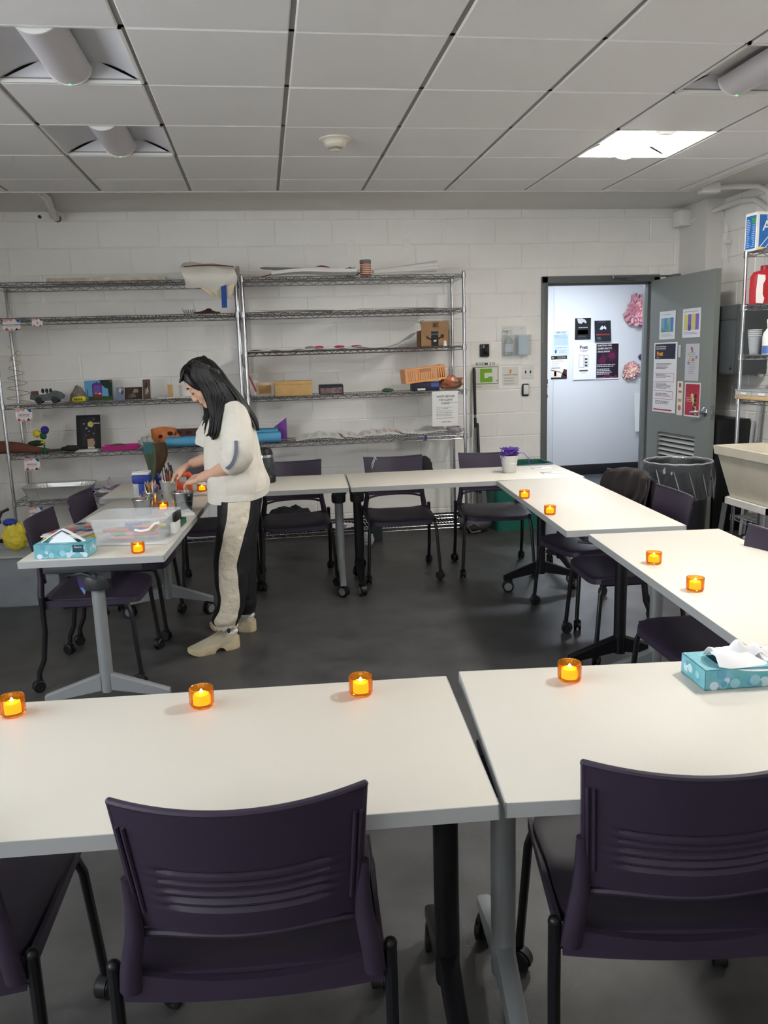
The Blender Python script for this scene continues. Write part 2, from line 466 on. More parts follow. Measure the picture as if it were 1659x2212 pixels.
# front left: near right corner (.809,-1.357)
c = Vector((.811, -1.355)); c = c + Vector((math.cos(FLA), math.sin(FLA)))*(-.762) + Vector((-math.sin(FLA), math.cos(FLA)))*.302
table('flip_top_table', 'white table in the foreground, left of the gap, carrying three candles', c.x, c.y, FLA, 1.524, .604, (M_SILV, M_DARKM))
FRA = -.105
c = Vector((.822, -1.352)); c = c + Vector((math.cos(FRA), math.sin(FRA)))*.762 + Vector((-math.sin(FRA), math.cos(FRA)))*.312
table('flip_top_table', 'white table in the foreground at the right carrying the open tissue box', c.x, c.y, FRA, 1.524, .624, (M_SILV, M_DARKM))
table('flip_top_table', 'white table at the left with the pencil buckets and plastic tub on it', -.283, 1.583, PI/2-.075, 1.53, .615, (M_SILV, M_SILV))
BA = -.052
table('flip_top_table', 'white table along the back, left of the seam, behind the standing person', .170, 2.715, BA, 1.545, .640, (M_DARKM, M_SILV))
table('flip_top_table', 'white table along the back, right of the seam, carrying the purple yarn pail', 1.722, 2.634, BA, 1.532, .640, (M_DARKM, M_DARKM))
table('flip_top_table', 'white table at the right with the two farthest candles', 2.105, 1.525, PI/2-.082, 1.56, .565, (M_DARKM, M_DARKM))
table('flip_top_table', 'white table at the right picture edge, carrying the two nearer right-hand candles', 2.055, -.085, PI/2-.095, 1.48, .595, (M_DARKM, M_SILV))

# ------------------------------------------------------------------ chairs
def chair_proto():
    t = thing('stacking_chair', 'x', 'chair', group='purple plastic chairs on casters')
    # seat shell with rounded corners and a rolled edge
    def seat_pt(u, v):
        a = u*2*PI; ca, sa = math.cos(a), math.sin(a); e = .36 if sa > 0 else .30
        r = min(1.0, v/.86); x = (abs(ca)**e)*(1 if ca > 0 else -1); y = (abs(sa)**e)*(1 if sa > 0 else -1)
        hw = .226 + .012*max(0, y); px, py = x*r*hw, .012 + y*r*.222
        z = .452 - .020*(1-(x*r)**2)*(1-(y*r)**2) - .020*max(0, y*r)**4
        if v > .86: q = (v-.86)/.14; px *= 1+.010*q; py = .012 + (py-.012)*(1+.010*q); z -= .030*q
        return (px, py, z)
    MB().grid(seat_pt, 48, 16).grid(lambda u, v: (seat_pt(u, .86*v)[0]*.97, .012+(seat_pt(u, .86*v)[1]-.012)*.97, seat_pt(u, .86*v)[2]-.016), 48, 6).build('seat', M_PURP, t)
    # rear apron of the seat with a curved upper edge
    ap = MB().sheet(lambda u, v: ((u*2-1)*.236, -.205 - .018*(1-(u*2-1)**2), .400 + v*(.062 - .022*(1-(u*2-1)**2))), 20, 3, .016)
    for s in (-1, 1):
        ap.sheet(lambda u, v: (s*(.238-.006*u), -.205 + u*.40, .412 + v*(.036-.012*u)), 10, 2, .010)
    ap.build('seat_rail', M_PURP, t)
    # backrest: one shell, curved round the sitter, two uprights down to the seat rail
    def bk(u, v, off=0):
        zz = .550 + v*.262
        wd = .196 + .018*v
        xx = u*2-1
        y = -.225 - .045*(1-xx*xx) - .055*v + .03
        return Vector((xx*wd, y - off, zz + .012*xx*xx*v))
    slots = [.22, .295, .37, .445, .52]
    def rear(u, v):
        x = abs(u*2-1); g = 0
        if x < .74:
            for s in slots:
                d = abs(v-s)/.022
                if d < 1: g = max(g, (1-d*d))
            g *= min(1, (.74-x)/.05)
        return bk(u, v, .011 - .007*g)
    bb = MB()
    nu, nv = 22, 64
    fr = [bk(i/nu, j/nv) for j in range(nv+1) for i in range(nu+1)]; re = [rear(i/nu, j/nv) for j in range(nv+1) for i in range(nu+1)]
    Wd = nu+1; N = Wd*(nv+1); fs = []
    for j in range(nv):
        for i in range(nu):
            a = j*Wd+i; fs += [(a, a+1, a+Wd+1, a+Wd), (N+a+Wd, N+a+Wd+1, N+a+1, N+a)]
    for i in range(nu): a = nv*Wd+i; fs += [(i+1, i, N+i, N+i+1), (a, a+1, N+a+1, N+a)]
    for j in range(nv): a = j*Wd; b2 = a+nu; fs += [(a, a+Wd, N+a+Wd, N+a), (b2+Wd, b2, N+b2, N+b2+Wd)]
    bb.add(fr+re, fs)
    bb.tube([bk(i/24, 1, .005) for i in range(25)], .0068, 8)
    for s in (0, 1): bb.sphere(bk(s, 1, .005), .0068, 8, 6); bb.tube([bk(s, j/12, .0055) for j in range(13)], .0060, 8)
    bb.tube([bk(i/24, 0, .004) - Vector((0,0,.004 - .016*abs(i/12-1)**4*-1)) for i in range(25)], .008, 8)
    for s in (-1, 1):
        bb.tube([(s*.222, -.212, .425), (s*.218, -.218, .47), (s*.206, -.214, .54), (s*.204, -.216, .60), (s*.208, -.225, .66)], [.021, .020, .018, .014, .010], 10, sx=.8)
        for q in (.0, .011):
            bb.tube([(s*(.192+.018*v-q), -.203 - .045*(1-((.192+.018*v-q)/(.2+.022*v))**2) - .055*v - .004, .555+v*.27) for v in (.12, .3, .5, .7, .82)], .004, 6)
    bb.build('backrest', M_PURP, t)
    # tube legs with caps and twin-wheel casters
    for s in (-1, 1):
        l = MB().tube([(s*.252, -.205, .468), (s*.252, -.206, .30), (s*.254, -.225, .16), (s*.255, -.252, .10), (s*.255, -.256, .062)], .0125, 10)
        l.tube([(s*.252, -.205, .42), (s*.225, -.205, .42)], .009, 8)
        l.sphere((s*.252, -.205, .469), .0135, 10, 6)
        lo = l.build('leg', M_DARKM, t)
        obj('caster', CAST_C, lo, (s*.255, -.262, 0), (0, 0, .5*s))
        l = MB().tube([(s*.215, -.12, .412), (s*.222, .165, .412), (s*.226, .185, .402), (s*.235, .20, .36), (s*.252, .225, .062)], .0115, 10)
        lo = l.build('leg', M_DARKM, t)
        obj('caster', CAST_C, lo, (s*.252, .22, 0), (0, 0, -.7*s + .4))
    return t
chair0 = chair_proto(); _first = [True]
def chair(x, y, rz, label):
    t = chair0 if _first[0] else copy_tree(chair0)
    _first[0] = False
    t.location = (x, y, 0); t.rotation_euler = (0, 0, rz); t['label'] = label
    return t
# rz = 0 faces +y
chair(.368, -1.115, -.07, 'purple chair in the middle of the foreground, slatted back towards the viewer')
chair(1.205, -1.175, -.16, 'purple chair in the foreground at the right, slatted back towards the viewer')
chair(-.30, -1.03, -.03, 'purple chair at the lower left corner, cut off by the picture edge')
chair(.600, 2.91, PI+.02, 'purple chair behind the back tables, just right of the standing person')
chair(1.335, 2.90, PI-.03, 'purple chair behind the back tables, second from the doorway')
chair(2.02, 2.86, PI-.12, 'purple chair behind the back tables nearest the doorway, behind the yarn pail')
chair(.065, 2.94, PI+.03, 'purple chair under the back table, mostly hidden behind the standing person')
chair(-.455, 1.46, -PI/2-.05, 'purple chair at the left side table nearest the viewer')
chair(-.400, 2.10, -PI/2-.08, 'purple chair at the left side table, farther back near the shelf')
JCH = chair(2.28, 1.74, PI/2+.15, 'chair on the right with a dark jacket over its back')
chair(2.225, 1.16, PI/2-.08, 'purple chair on the right, in front of the black trash can')
chair(2.10, .10, PI/2-.03, 'purple chair at the right edge, only seat and a corner of its back in view')

# ------------------------------------------------------------------ wire shelving
def wire_unit(name, label, x0, x1, y0, y1, levels, H, rz_axis='x', pitch=.028):
    t = thing(name, label, 'shelf', ((x0+x1)/2, (y0+y1)/2, 0), 0, 'chrome wire shelving units')
    hx, hy = (x1-x0)/2, (y1-y0)/2
    for sx in (-1, 1):
        for sy in (-1, 1):
            p = MB().lathe([(0, .012), (.013, .012), (.0130, H), (.0115, H+.006), (0, H+.006)], 14, T(sx*hx, sy*hy, 0))
            p.lathe([(0, 0), (.016, 0), (.018, .006), (.012, .03), (0, .03)], 12, T(sx*hx, sy*hy, 0))
            po = p.build('post', M_STEEL, t)
            for z in levels:
                MB().lathe([(.0132, z-.036), (.020, z-.034), (.0175, z+.012), (.0132, z+.014)], 14, T(sx*hx, sy*hy, 0)).build('collar', M_STEEL, po)
    for z in levels:
        w = MB(); r = .0028
        def truss(a, b):
            a, b = Vector(a), Vector(b); L = (b-a).length; n = max(4, int(L/.055)); d = Vector((0,0,-.030))
            w.tube([a, b], .0035, 6); w.tube([a+d, b+d], .0035, 6)
            pts = []
            for k in range(n+1):
                p = a + (b-a)*(k/n); pts.append(p + (d if k % 2 else Vector((0,0,0))))
            w.tube(pts, .0026, 4)
        truss((-hx, -hy, z), (hx, -hy, z)); truss((-hx, hy, z), (hx, hy, z)); truss((-hx, -hy, z), (-hx, hy, z)); truss((hx, -hy, z), (hx, hy, z))
        if hx >= hy:
            n = int(2*hx/pitch)
            for k in range(1, n): x = -hx + 2*hx*k/n; w.tube([(x, -hy, z), (x, hy, z)], r, 4, cap=False)
            for q in (-.33, .33): w.tube([(-hx, q*hy*2*.6, z-.006), (hx, q*hy*2*.6, z-.006)], .0035, 5)
        else:
            n = int(2*hy/pitch)
            for k in range(1, n): y = -hy + 2*hy*k/n; w.tube([(-hx, y, z), (hx, y, z)], r, 4, cap=False)
            for q in (-.33, .33): w.tube([(q*hx*2*.6, -hy, z-.006), (q*hx*2*.6, hy, z-.006)], .0035, 5)
        w.build('wire_shelf', M_STEEL, t)
    return t
YF, YBK = 4.06, 4.49
LEV_L = [2.195, 1.93, 1.262, .865, .49, .10]
LEV_R = [2.205, 1.93, 1.62, 1.25, .868, .09]
wire_unit('wire_shelving', 'chrome wire shelving unit on the left, behind the standing person', -1.612, .252, YF, YBK, LEV_L, 2.215)
wire_unit('wire_shelving', 'chrome wire shelving unit in the middle of the back wall, left of the doorway', .300, 2.122, YF, YBK, LEV_R, 2.225)

# ------------------------------------------------------------------ candles
M_AMBER = mat('amber_glass', (242,170,66), .08, trans=.92, ior=1.3)
M_WAX = mat('candle_wax', (255,205,100), .6, emit=(255,190,70), estr=1.1)
M_FLAME = mat('candle_flame', (255,240,180), .5, emit=(255,232,150), estr=5)
can0 = thing('votive_candle', 'x', 'candle', group='lit amber votive candles')
MB().lathe([(.0225, 0), (.0265, .002), (.0285, .008), (.0290, .044), (.0285, .0455), (.0272, .044), (.0265, .010), (.020, .006), (0, .006)], 60, rib=.018, nr=20).build('glass_cup', M_AMBER, can0)
MB().lathe([(0, .0065), (.0185, .0065), (.0195, .012), (.0195, .026), (.0180, .030), (.009, .027), (0, .026)], 20).build('candle', M_WAX, can0)
MB().lathe([(0, .026), (.004, .029), (.0052, .033), (.003, .039), (0, .043)], 10).build('flame', M_FLAME, can0)
cands = [((1133,1076), 'the farthest candle on the right-hand tables, nearest the doorway'),
 ((1188,1111), 'second-farthest candle on the right-hand tables'),
 ((1412,1217), 'candle on the right-edge table, the farther of its two'),
 ((1501,1275), 'candle on the right-edge table, the nearer of its two'),
 ((1230,1468), 'amber candle beside the open tissue box on the front right table'),
 ((780,1498), 'amber candle near the right end of the front left table'),
 ((437,1524), 'middle one of the three candles on the front left table'),
 ((29,1543), 'amber candle at the left picture edge on the front left table'),
 ((299,1194), 'amber candle on the left table in front of the plastic tub'),
 ((353,1102), 'amber candle between the pencil buckets on the left table'),
 ((437,1061), 'amber candle beside the person, at the far end of the left table')]
for k, ((px, py), lb) in enumerate(cands):
    p = atZ(px, py, .7375)
    c = can0 if k == 0 else copy_tree(can0)
    c.location = p; c.rotation_euler = (0, 0, k*.7); c['label'] = lb

# ------------------------------------------------------------------ flat printed things
def text_mesh(body, size, m, align='LEFT', bold=0.0, shear=0.0, wscale=1.0):
    cu = bpy.data.curves.new('lettering', 'FONT'); cu.body = body; cu.size = size; cu.align_x = align; cu.extrude = .0003
    cu.offset = bold*size; cu.shear = shear; cu.resolution_u = 2
    o = bpy.data.objects.new('lettering_tmp', cu)
    me = bpy.data.meshes.new_from_object(o)
    bpy.data.objects.remove(o); bpy.data.curves.remove(cu)
    if wscale != 1:
        for v in me.vertices: v.co.x *= wscale
    me.materials.clear(); me.materials.append(m); me.name = 'lettering'
    return me
_inks = {}
def ink(rgb):
    k = 'ink_%d_%d_%d' % rgb
    return mat(k, rgb, .7)
class Panel:
    """a flat sheet: local x to the right, y up from the lower edge, z out of its face"""
    def __init__(s, name, label, cat, tl, tr, bl, n, rgb, th=.0015, group=None, border=None, m=None, bow=0.0, parent=None):
        tl, tr, bl = Vector(tl), Vector(tr), Vector(bl)
        if bow: bl = bl + Vector(n).normalized()*bow; bow = 0
        s.w = (tr-tl).length; s.h = (bl-tl).length
        ux = (tr-tl).normalized(); uy = (tl-bl).normalized(); nn = ux.cross(uy).normalized()
        o = bl - (0*ux)
        M = Matrix(((ux.x, uy.x, nn.x, o.x), (ux.y, uy.y, nn.y, o.y), (ux.z, uy.z, nn.z, o.z), (0,0,0,1)))
        b = MB(); s.bow = bow
        if bow: b.sheet(lambda u, v: (u*s.w, v*s.h, th/2 + bow*math.sin(v*PI*.5 + PI*.5)**2*0 + bow*(1-v)**2), 3, 8, th)
        else: b.box(0, s.w, 0, s.h, 0, th)
        s.o = b.build(name, m or ink(rgb), parent, 0 if not bow else 35)
        if parent is None:
            s.o.matrix_world = M; tag(s.o, label, cat, group)
        else: s.o.matrix_local = M
        s.th = th; s.layer = th
    def rect(s, u0, v0, u1, v1, rgb, name='print', lift=.0004, m=None):
        """u, v as fractions, v downwards from the upper edge"""
        z = s.th + lift
        return MB().box(u0*s.w, u1*s.w, (1-v1)*s.h, (1-v0)*s.h, s.th-.0002, z).build(name, m or ink(rgb), s.o, 0)
    def poly(s, pts, rgb, name='print', lift=.0006):
        return MB().prism([(u*s.w, (1-v)*s.h) for u, v in pts], s.th-.0002, s.th+lift).build(name, ink(rgb), s.o, 0)
    def disc(s, u, v, r, rgb, name='print', lift=.0008, n=16, asp=1.0):
        return MB().prism([(u*s.w + r*s.w*math.cos(2*PI*k/n)*asp, (1-v)*s.h + r*s.w*math.sin(2*PI*k/n)) for k in range(n)], s.th-.0002, s.th+lift).build(name, ink(rgb), s.o, 0)
    def text(s, body, u, v, size, rgb, align='LEFT', bold=0.0, shear=0.0, wscale=1.0, lift=.0009, rot=0):
        me = text_mesh(body, size*s.h, ink(rgb), align, bold, shear, wscale)
        return obj('lettering', me, s.o, (u*s.w, (1-v)*s.h, s.th+lift), (0, 0, rot))
    def lines(s, u0, u1, vs, rgb, t=.006, ragged=.25):
        b = MB()
        for v in vs:
            e = u1 - random.random()*ragged*(u1-u0); x = u0
            while x < e - .01:
                x2 = min(e, x + random.uniform(.04, .10)); b.box(x*s.w, x2*s.w, (1-v)*s.h - t*s.h/2, (1-v)*s.h + t*s.h/2, s.th-.0002, s.th+.0005); x = x2 + .018
        return b.build('small_print', ink(rgb), s.o, 0)
def wallp(name, label, cat, px0, py0, px1, py1, Y, rgb, n=(0,-1,0), off=.002, **k):
    """sheet on a plane y = Y from its pixel box in the photograph"""
    a = atY(px0, py0, Y-off); b = atY(px1, py1, Y-off)
    return Panel(name, label, cat, (a.x, a.y, a.z), (b.x, a.y, a.z), (a.x, a.y, b.z), n, rgb, **k)

# ------------------------------------------------------------------ back wall: plates, signs, switches, holders
for k, (px, py, lb) in enumerate(((757, 535, 'white blank cover plate high on the wall, left one'), (879, 533, 'white blank cover plate high on the wall, right one'))):
    p = atY(px, py, YW)
    d = thing('cover_plate', lb, 'wall plate', (p.x, YW-.0002, p.z), 0, 'painted blank plates')
    MB().cbox(-.036, .036, -.007, 0, -.064, .064, .003).build('plate', M_WALL, d)
    for s in (-1, 1): MB().cyl((0, -.0085, s*.042), (0, -.006, s*.042), .003, n=8).build('screw', M_MORT, d)
p = atY(1046, 757, YW)
d = thing('card_reader', 'small black box on the wall above the room sign', 'card reader', (p.x, YW-.0002, p.z))
MB().cbox(-.044, .040, -.030, 0, -.056, .056, .006).build('body', M_BLACK, d)
MB().cbox(-.030, .034, -.034, -.029, -.030, .046, .004).build('cover', mat('black_gloss', (14,14,16), .15), d)
MB().box(.041, .058, -.004, 0, -.05, .05).build('side_label', M_PAPER, d)

P = wallp('room_sign', 'white hand-lettered room sign with a green letter G of tables', 'sign', 1019, 787, 1078, 838, YW, (228,226,216))
P.text('ROOM 213', .50, .06, .17, (30,30,30), 'CENTER', .006)
b = MB(); w, h = P.w, P.h
for (x0, y0, x1, y1) in ((.03,.12,.97,.14), (.03,.80,.97,.82), (.03,.12,.045,.82), (.955,.12,.97,.82), (.90,.68,.96,.70), (.04,.15,.11,.165)): b.box(x0*w, x1*w, (1-y1)*h, (1-y0)*h, .001, .002)
b.build('outline', ink((40,40,42)), P.o, 0)
G = (122,178,40)
P.poly([(.30,.20),(.74,.20),(.74,.37),(.46,.37),(.46,.58),(.60,.58),(.60,.52),(.76,.52),(.76,.74),(.30,.74)], G, 'green_table_plan')
b = MB()
for k in range(5):
    for (u, v) in ((.26, .24+k*.11), (.36+k*.085, .17), (.36+k*.085, .765)): b.box((u-.012)*w, (u+.012)*w, (1-v)*h-.004, (1-v)*h+.004, .001, .002)
b.build('chair_marks', ink(G), P.o, 0)
P.lines(.04, .40, (.90, .95), (200,110,110), .012)
P = wallp('lighting_guide', 'white printed lighting guide with an orange bulb, left of the light switches', 'sign', 1085, 793, 1120, 832, YW, (226,224,218))
P.text('LIGHTING GUIDE', .5, .46, .10, (60,60,60), 'CENTER', .004)
P.disc(.5, .20, .075, (226,150,70)); P.rect(.45, .27, .55, .34, (200,130,60))
P.lines(.12, .88, (.57,.62,.72,.77,.87,.92), (120,120,122), .018)
# double switch
p = atY(1140, 803.5, YW)
d = thing('light_switch', 'white double light switch plate beside the door frame', 'light switch', (p.x, YW-.0002, p.z))
MB().cbox(-.056, .056, -.007, 0, -.062, .062, .003).build('plate', M_WHITE, d)
for s in (-1, 1):
    sw = MB().cbox(s*.023-.006, s*.023+.006, -.0085, -.006, -.013, .013, .001).build('switch_slot', M_BLACK, d)
    MB().cbox(s*.023-.004, s*.023+.004, -.020, -.008, -.002, .009, .001).build('toggle', M_BLACK, sw)
    for q in (-1, 1): MB().cyl((s*.023, -.0085, q*.03), (s*.023, -.006, q*.03), .0028, n=8).build('screw', M_STEEL, d)
p = atY(1134, 842, YW)
d = thing('dimmer_control', 'white wall dimmer in a black surround below the light switches', 'dimmer', (p.x, YW-.0002, p.z))
MB().cbox(-.034, .034, -.024, 0, -.056, .056, .012).build('surround', M_BLACK, d)
MB().cbox(-.022, .026, -.034, -.022, -.042, .046, .005).build('control', M_WHITE, d)

# acrylic holder with a pump bottle and masks
M_ACR = mat('clear_acrylic', (225,232,232), .05, alpha=.14)
M_CLR = mat('clear_plastic', (215,224,228), .10, alpha=.38)
p = atY(1113, 738, YW)
d = thing('acrylic_holder', 'clear acrylic wall holder with two pockets, above the light switches', 'holder', (p.x, YW-.0002, p.z))
MB().box(-.125, .105, -.004, 0, -.125, .14).build('back_plate', M_ACR, d)
MB().box(-.125, .125, -.075, -.072, -.125, .06).box(-.125, -.122, -.072, -.004, -.125, .06).box(.122, .125, -.072, -.004, -.125, .06).box(-.122, .122, -.072, -.004, -.125, -.122).box(-.005, -.002, -.072, -.004, -.122, .06).build('pocket', M_ACR, d)
for s in (-.09, .06): MB().cyl((s, -.008, .118), (s, -.003, .118), .006, n=10).build('screw', M_STEEL, d)
t = thing('pump_bottle', 'clear hand sanitiser pump bottle in the wall holder', 'bottle', (p.x-.072, YW-.038, p.z-.121))
MB().lathe([(0, 0), (.033, 0), (.037, .005), (.037, .115), (.030, .145), (.013, .165), (.013, .176), (0, .176)], 24, sy=.75).build('bottle', M_CLR, t)
MB().lathe([(0, .172), (.016, .172), (.016, .192), (.006, .196), (.006, .225), (0, .225)], 16).cbox(-.05, .014, -.008, .008, .222, .236, .004).build('pump', M_WHITE, t)
MB().lathe([(.0376, .03), (.0376, .10)], 24, sy=.76).build('wrap_label', mat('bottle_label', (196,206,216), .5), t)
t = thing('mask_stack', 'stack of pale blue masks in the wall holder', 'masks', (p.x+.058, YW-.040, p.z-.121))
for k in range(4):
    MB().sheet(lambda u, v: ((u-.5)*.095, -.02+k*.010 - .008*math.sin(v*PI), .004+v*.165 + .004*math.sin(u*9+k)), 10, 12, .003).build('mask', mat('mask_blue', (190,210,222), .8), t)

# tall handles leaning on the wall
M_HNDL = mat('grey_aluminium', (120,122,126), .35, .8)
for k, (pa, pb, lb) in enumerate((((1024,795), (1020,1075), 'tall telescopic pole leaning on the wall beside the shelf'), ((1031,914), (1028,1075), 'shorter black-handled pole leaning on the wall beside the shelf'))):
    a = atY(pa[0], pa[1], YW-.05); x0 = a.x
    b = Vector((a.x-.02, YW-.20-.05*k, .02))
    t = thing('cleaning_pole', lb, 'pole', (b.x, b.y, b.z), 0, 'cleaning poles by the shelf')
    D = a - b; L = D.length; u = D.normalized()
    MB().cyl((0,0,0), u*L, .0095, n=12).build('shaft', M_HNDL, t)
    MB().tube([u*(L-.42*(1-.0*k)), u*(L-.02), u*L], [.0135, .0145, .010], 12).build('grip', M_BLACK, t)
    for q in ((.62, .20) if k == 0 else (.30,)): MB().cyl(u*(L*q), u*(L*q+.09), .0135, n=12).build('clamp', M_BLACK, t)

# smoke detector and the bent pipe up left
p = atZ(724, 300, CZ-.008)
d = thing('smoke_detector', 'round white smoke detector on the ceiling', 'smoke detector', (p.x, p.y, CZ-.0085))
M_SMK = mat('ivory_plastic', (226,220,204), .5)
MB().lathe([(0, 0), (.088, 0), (.088, -.006), (.070, -.012), (.062, -.02), (.058, -.034), (.045, -.044), (0, -.044)][::-1], 32).build('base', M_SMK, d)
MB().lathe([(0, -.044), (.032, -.044), (.032, -.058), (.026, -.062), (0, -.063)][::-1], 24).build('sensor_head', M_SMK, d)
for q in (-.048, -.054): MB().lathe([(.0325, q-.002), (.0328, q-.002), (.0328, q+.001), (.0325, q+.001)], 24).build('vent_slot', M_BLACK, d)
a = atY(72, 412, 3.62); bq = atY(122, 453, YW-.03)
d = thing('bent_conduit', 'white painted pipe stub with open black end at the upper left', 'pipe', (0, 0, 0))
MB().tube([(a.x+.02, 3.66, 2.805), (a.x+.03, 3.68, 2.775), (a.x+.05, 3.80, 2.755), (bq.x, 4.40, 2.735), (bq.x+.01, 4.46, 2.732)], .026, 12).build('pipe', M_PLAST, d)
MB().lathe([(.0262, 0), (.029, 0), (.029, .02), (.018, .02), (.018, .004)], 16, T(bq.x+.012, 4.472, 2.731) @ RX(PI/2+.05) ).build('end_ring', M_BLACK, d)
MB().sheet(lambda u, v: (a.x-.06+u*.10 + v*(bq.x-a.x)*.85, 3.62+v*.78, 2.795 - .035*u - .02*v), 4, 8, .012).build('bracket', M_PLAST, d)
MB().lathe([(0,0),(.013,0),(.013,.02),(0,.02)], 12, T(bq.x-.11, 4.42, 2.735) @ RX(PI/2)).build('bolt_end', M_BLACK, d)

# ------------------------------------------------------------------ door leaf
hx, hy = 4.045, YW-.012
pe = atZ(1541, 930, .9)
tp = atY(1563, 575, 3.70)
# door swings into the room; its free edge comes towards the viewer
DW, DT, DH = 1.005, .046, 2.150
best = None
for k in range(400):
    a = k/400*PI/2
    e = Vector((hx + DW*math.sin(a)*1.0, hy - DW*math.cos(a), 1.2))
    d_ = CR.transposed() @ (e - CP); px = 829.5 + FPX*d_.x/d_.y
    if best is None or abs(px-1541) < best[0]: best = (abs(px-1541), a)
DA = best[1]
# local: x along the leaf from the hinge, y out of the face that the viewer sees, z up
ux = Vector((math.sin(DA), -math.cos(DA), 0)); nrm = Vector((-math.cos(DA), -math.sin(DA), 0))
DOOR = thing('door_leaf', 'x', 'door', (hx, hy, 0)); del DOOR['category']; del DOOR['label']
DOOR.name = 'door_1'; struct(DOOR, 'grey steel door standing open into the room')
DOOR.matrix_world = Matrix(((ux.x, nrm.x, 0, hx), (ux.y, nrm.y, 0, hy), (0, 0, 1, .012), (0,0,0,1)))
lv = (.19, .80, .30, .78)       # louvre opening
slab = MB()
slab.box(.0, lv[0], -DT/2, DT/2, 0, DH).box(lv[1], DW, -DT/2, DT/2, 0, DH).box(lv[0], lv[1], -DT/2, DT/2, lv[3], DH).box(lv[0], lv[1], -DT/2, DT/2, 0, lv[2])
slab.build('panel', M_GREYP, DOOR, 0)
M_SLAT = mat('louvre_paint', (176,178,174), .45)
n = 11
for k in range(n):
    z = lv[2] + (k+.5)*(lv[3]-lv[2])/n
    MB().box(lv[0], lv[1], -.018, .018, -.002, .002, T(0, 0, z) @ RX(-.75)).build('slat', M_SLAT, DOOR, 0)
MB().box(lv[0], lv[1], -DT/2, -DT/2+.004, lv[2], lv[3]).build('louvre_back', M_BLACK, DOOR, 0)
hz = 1.0
hd = MB().lathe([(0, 0), (.040, 0), (.040, .006), (.034, .014), (.022, .018), (.014, .020), (.014, .055), (0, .055)], 24, T(DW-.075, DT/2, hz) @ RX(-PI/2)).build('lock_rose', M_STEEL, DOOR)
MB().tube([(DW-.075, DT/2+.05, hz), (DW-.11, DT/2+.06, hz-.002), (DW-.20, DT/2+.056, hz-.006)], [.013, .012, .009], 10, sx=.7).build('lever', M_STEEL, hd)
MB().box(DW-.0002, DW+.003, -.014, .014, hz-.06, hz+.06).box(DW, DW+.012, -.008, .008, hz-.012, hz+.012).build('latch_plate', M_STEEL, DOOR, 0)
hd2 = MB().lathe([(0, 0), (.040, 0), (.034, .014), (.014, .020), (.014, .055), (0, .055)], 20, T(DW-.075, -DT/2, hz) @ RX(PI/2)).tube([(DW-.075, -DT/2-.05, hz), (DW-.20, -DT/2-.056, hz-.006)], .011, 10).build('inner_lever', M_STEEL, DOOR)
# closer arm between frame and leaf
ar = thing('door_closer', 'steel door closer arm at the top of the open door', 'door closer', (0,0,0))
q0 = DOOR.matrix_world @ Vector((.34, .03, DH+.012)); q1 = Vector((3.62, YW-.075, 2.195)); q2 = Vector((3.80, YW-.03, 2.19))
MB().tube([q0, q1], .008, 8).tube([q1, q2], .008, 8).cyl(q1-Vector((0,0,.012)), q1+Vector((0,0,.012)), .014, n=10).build('arm', M_HNDL, ar)
MB().cbox(q2.x-.04, q2.x+.04, YW-.04, YW-.0205, q2.z-.02, q2.z+.02, .003).build('bracket', M_HNDL, ar)
MB().cbox(.24, .42, -.02, .022, DH+.0005, DH+.022, .003, DOOR.matrix_world.copy()).build('shoe', M_HNDL, ar)

def door_panel(name, label, c4, rgb, **k):
    """sheet taped to the seen face of the door from its four pixel corners' extreme points"""
    Mi = DOOR.matrix_world.inverted()
    def on(px, py):
        d = _ray(px, py); o = DOOR.matrix_world.translation + nrm*(DT/2+.0015)
        t = (o - CP).dot(nrm)/d.dot(nrm); return CP + d*t
    tl, tr, bl = on(*c4[0]), on(*c4[1]), on(*c4[2])
    tr.z = tl.z; bl.x, bl.y = tl.x, tl.y
    return Panel(name, label, 'poster', tl, tr, bl, nrm, rgb, **k)
gP = 'notices taped to the open door'
P = door_panel('door_notice', 'sheet with blue and green print at the top left of the open door', ((1426,674),(1460,670),(1424,734)), (226,230,234), group=gP)
for k, c in enumerate(((120,170,190),(96,140,200),(130,180,170),(90,130,196))): P.rect(.10+k*.20, .24, .29+k*.20, .74, c)
P.poly([(.10,.74),(.20,.55),(.36,.74)], (90,150,110)); P.poly([(.40,.74),(.52,.42),(.68,.74)], (110,160,130)); P.lines(.15,.85,(.12,.83,.88),(120,130,140),.014)
P = door_panel('door_notice', 'sheet with yellow and purple columns at the top right of the open door', ((1476,668),(1515,664),(1474,730)), (228,228,236), group=gP)
for k, c in enumerate(((214,206,110),(120,104,180),(214,206,110),(124,108,184))): P.rect(.09+k*.21, .20, .28+k*.21, .74, c)
P.disc(.40, .66, .10, (90,80,160)); P.lines(.1,.9,(.11,.82,.87),(110,110,130),.016)
P = door_panel('door_notice', 'tall white notice with dark heading and orange title on the open door', ((1414,741),(1464,738),(1411,888)), (238,236,238), group=gP)
P.rect(.05, .02, .93, .235, (34,34,58)); P.text('How to get help for your', .09, .065, .030, (240,240,240), bold=.01, wscale=.9); P.text('student and yourself @', .09, .095, .030, (240,240,240), bold=.01, wscale=.9)
P.text('Pratt', .13, .185, .085, (246,160,40), bold=.03, wscale=1.0); P.rect(.13, .20, .38, .225, (236,236,236))
for k, (v0, v1) in enumerate(((.30,.40),(.46,.53),(.58,.68),(.73,.79),(.84,.91))):
    P.lines(.12, .80, [v0 + .018*q for q in range(int((v1-v0)/.018))], (80,80,86), .008, .4)
b = MB()
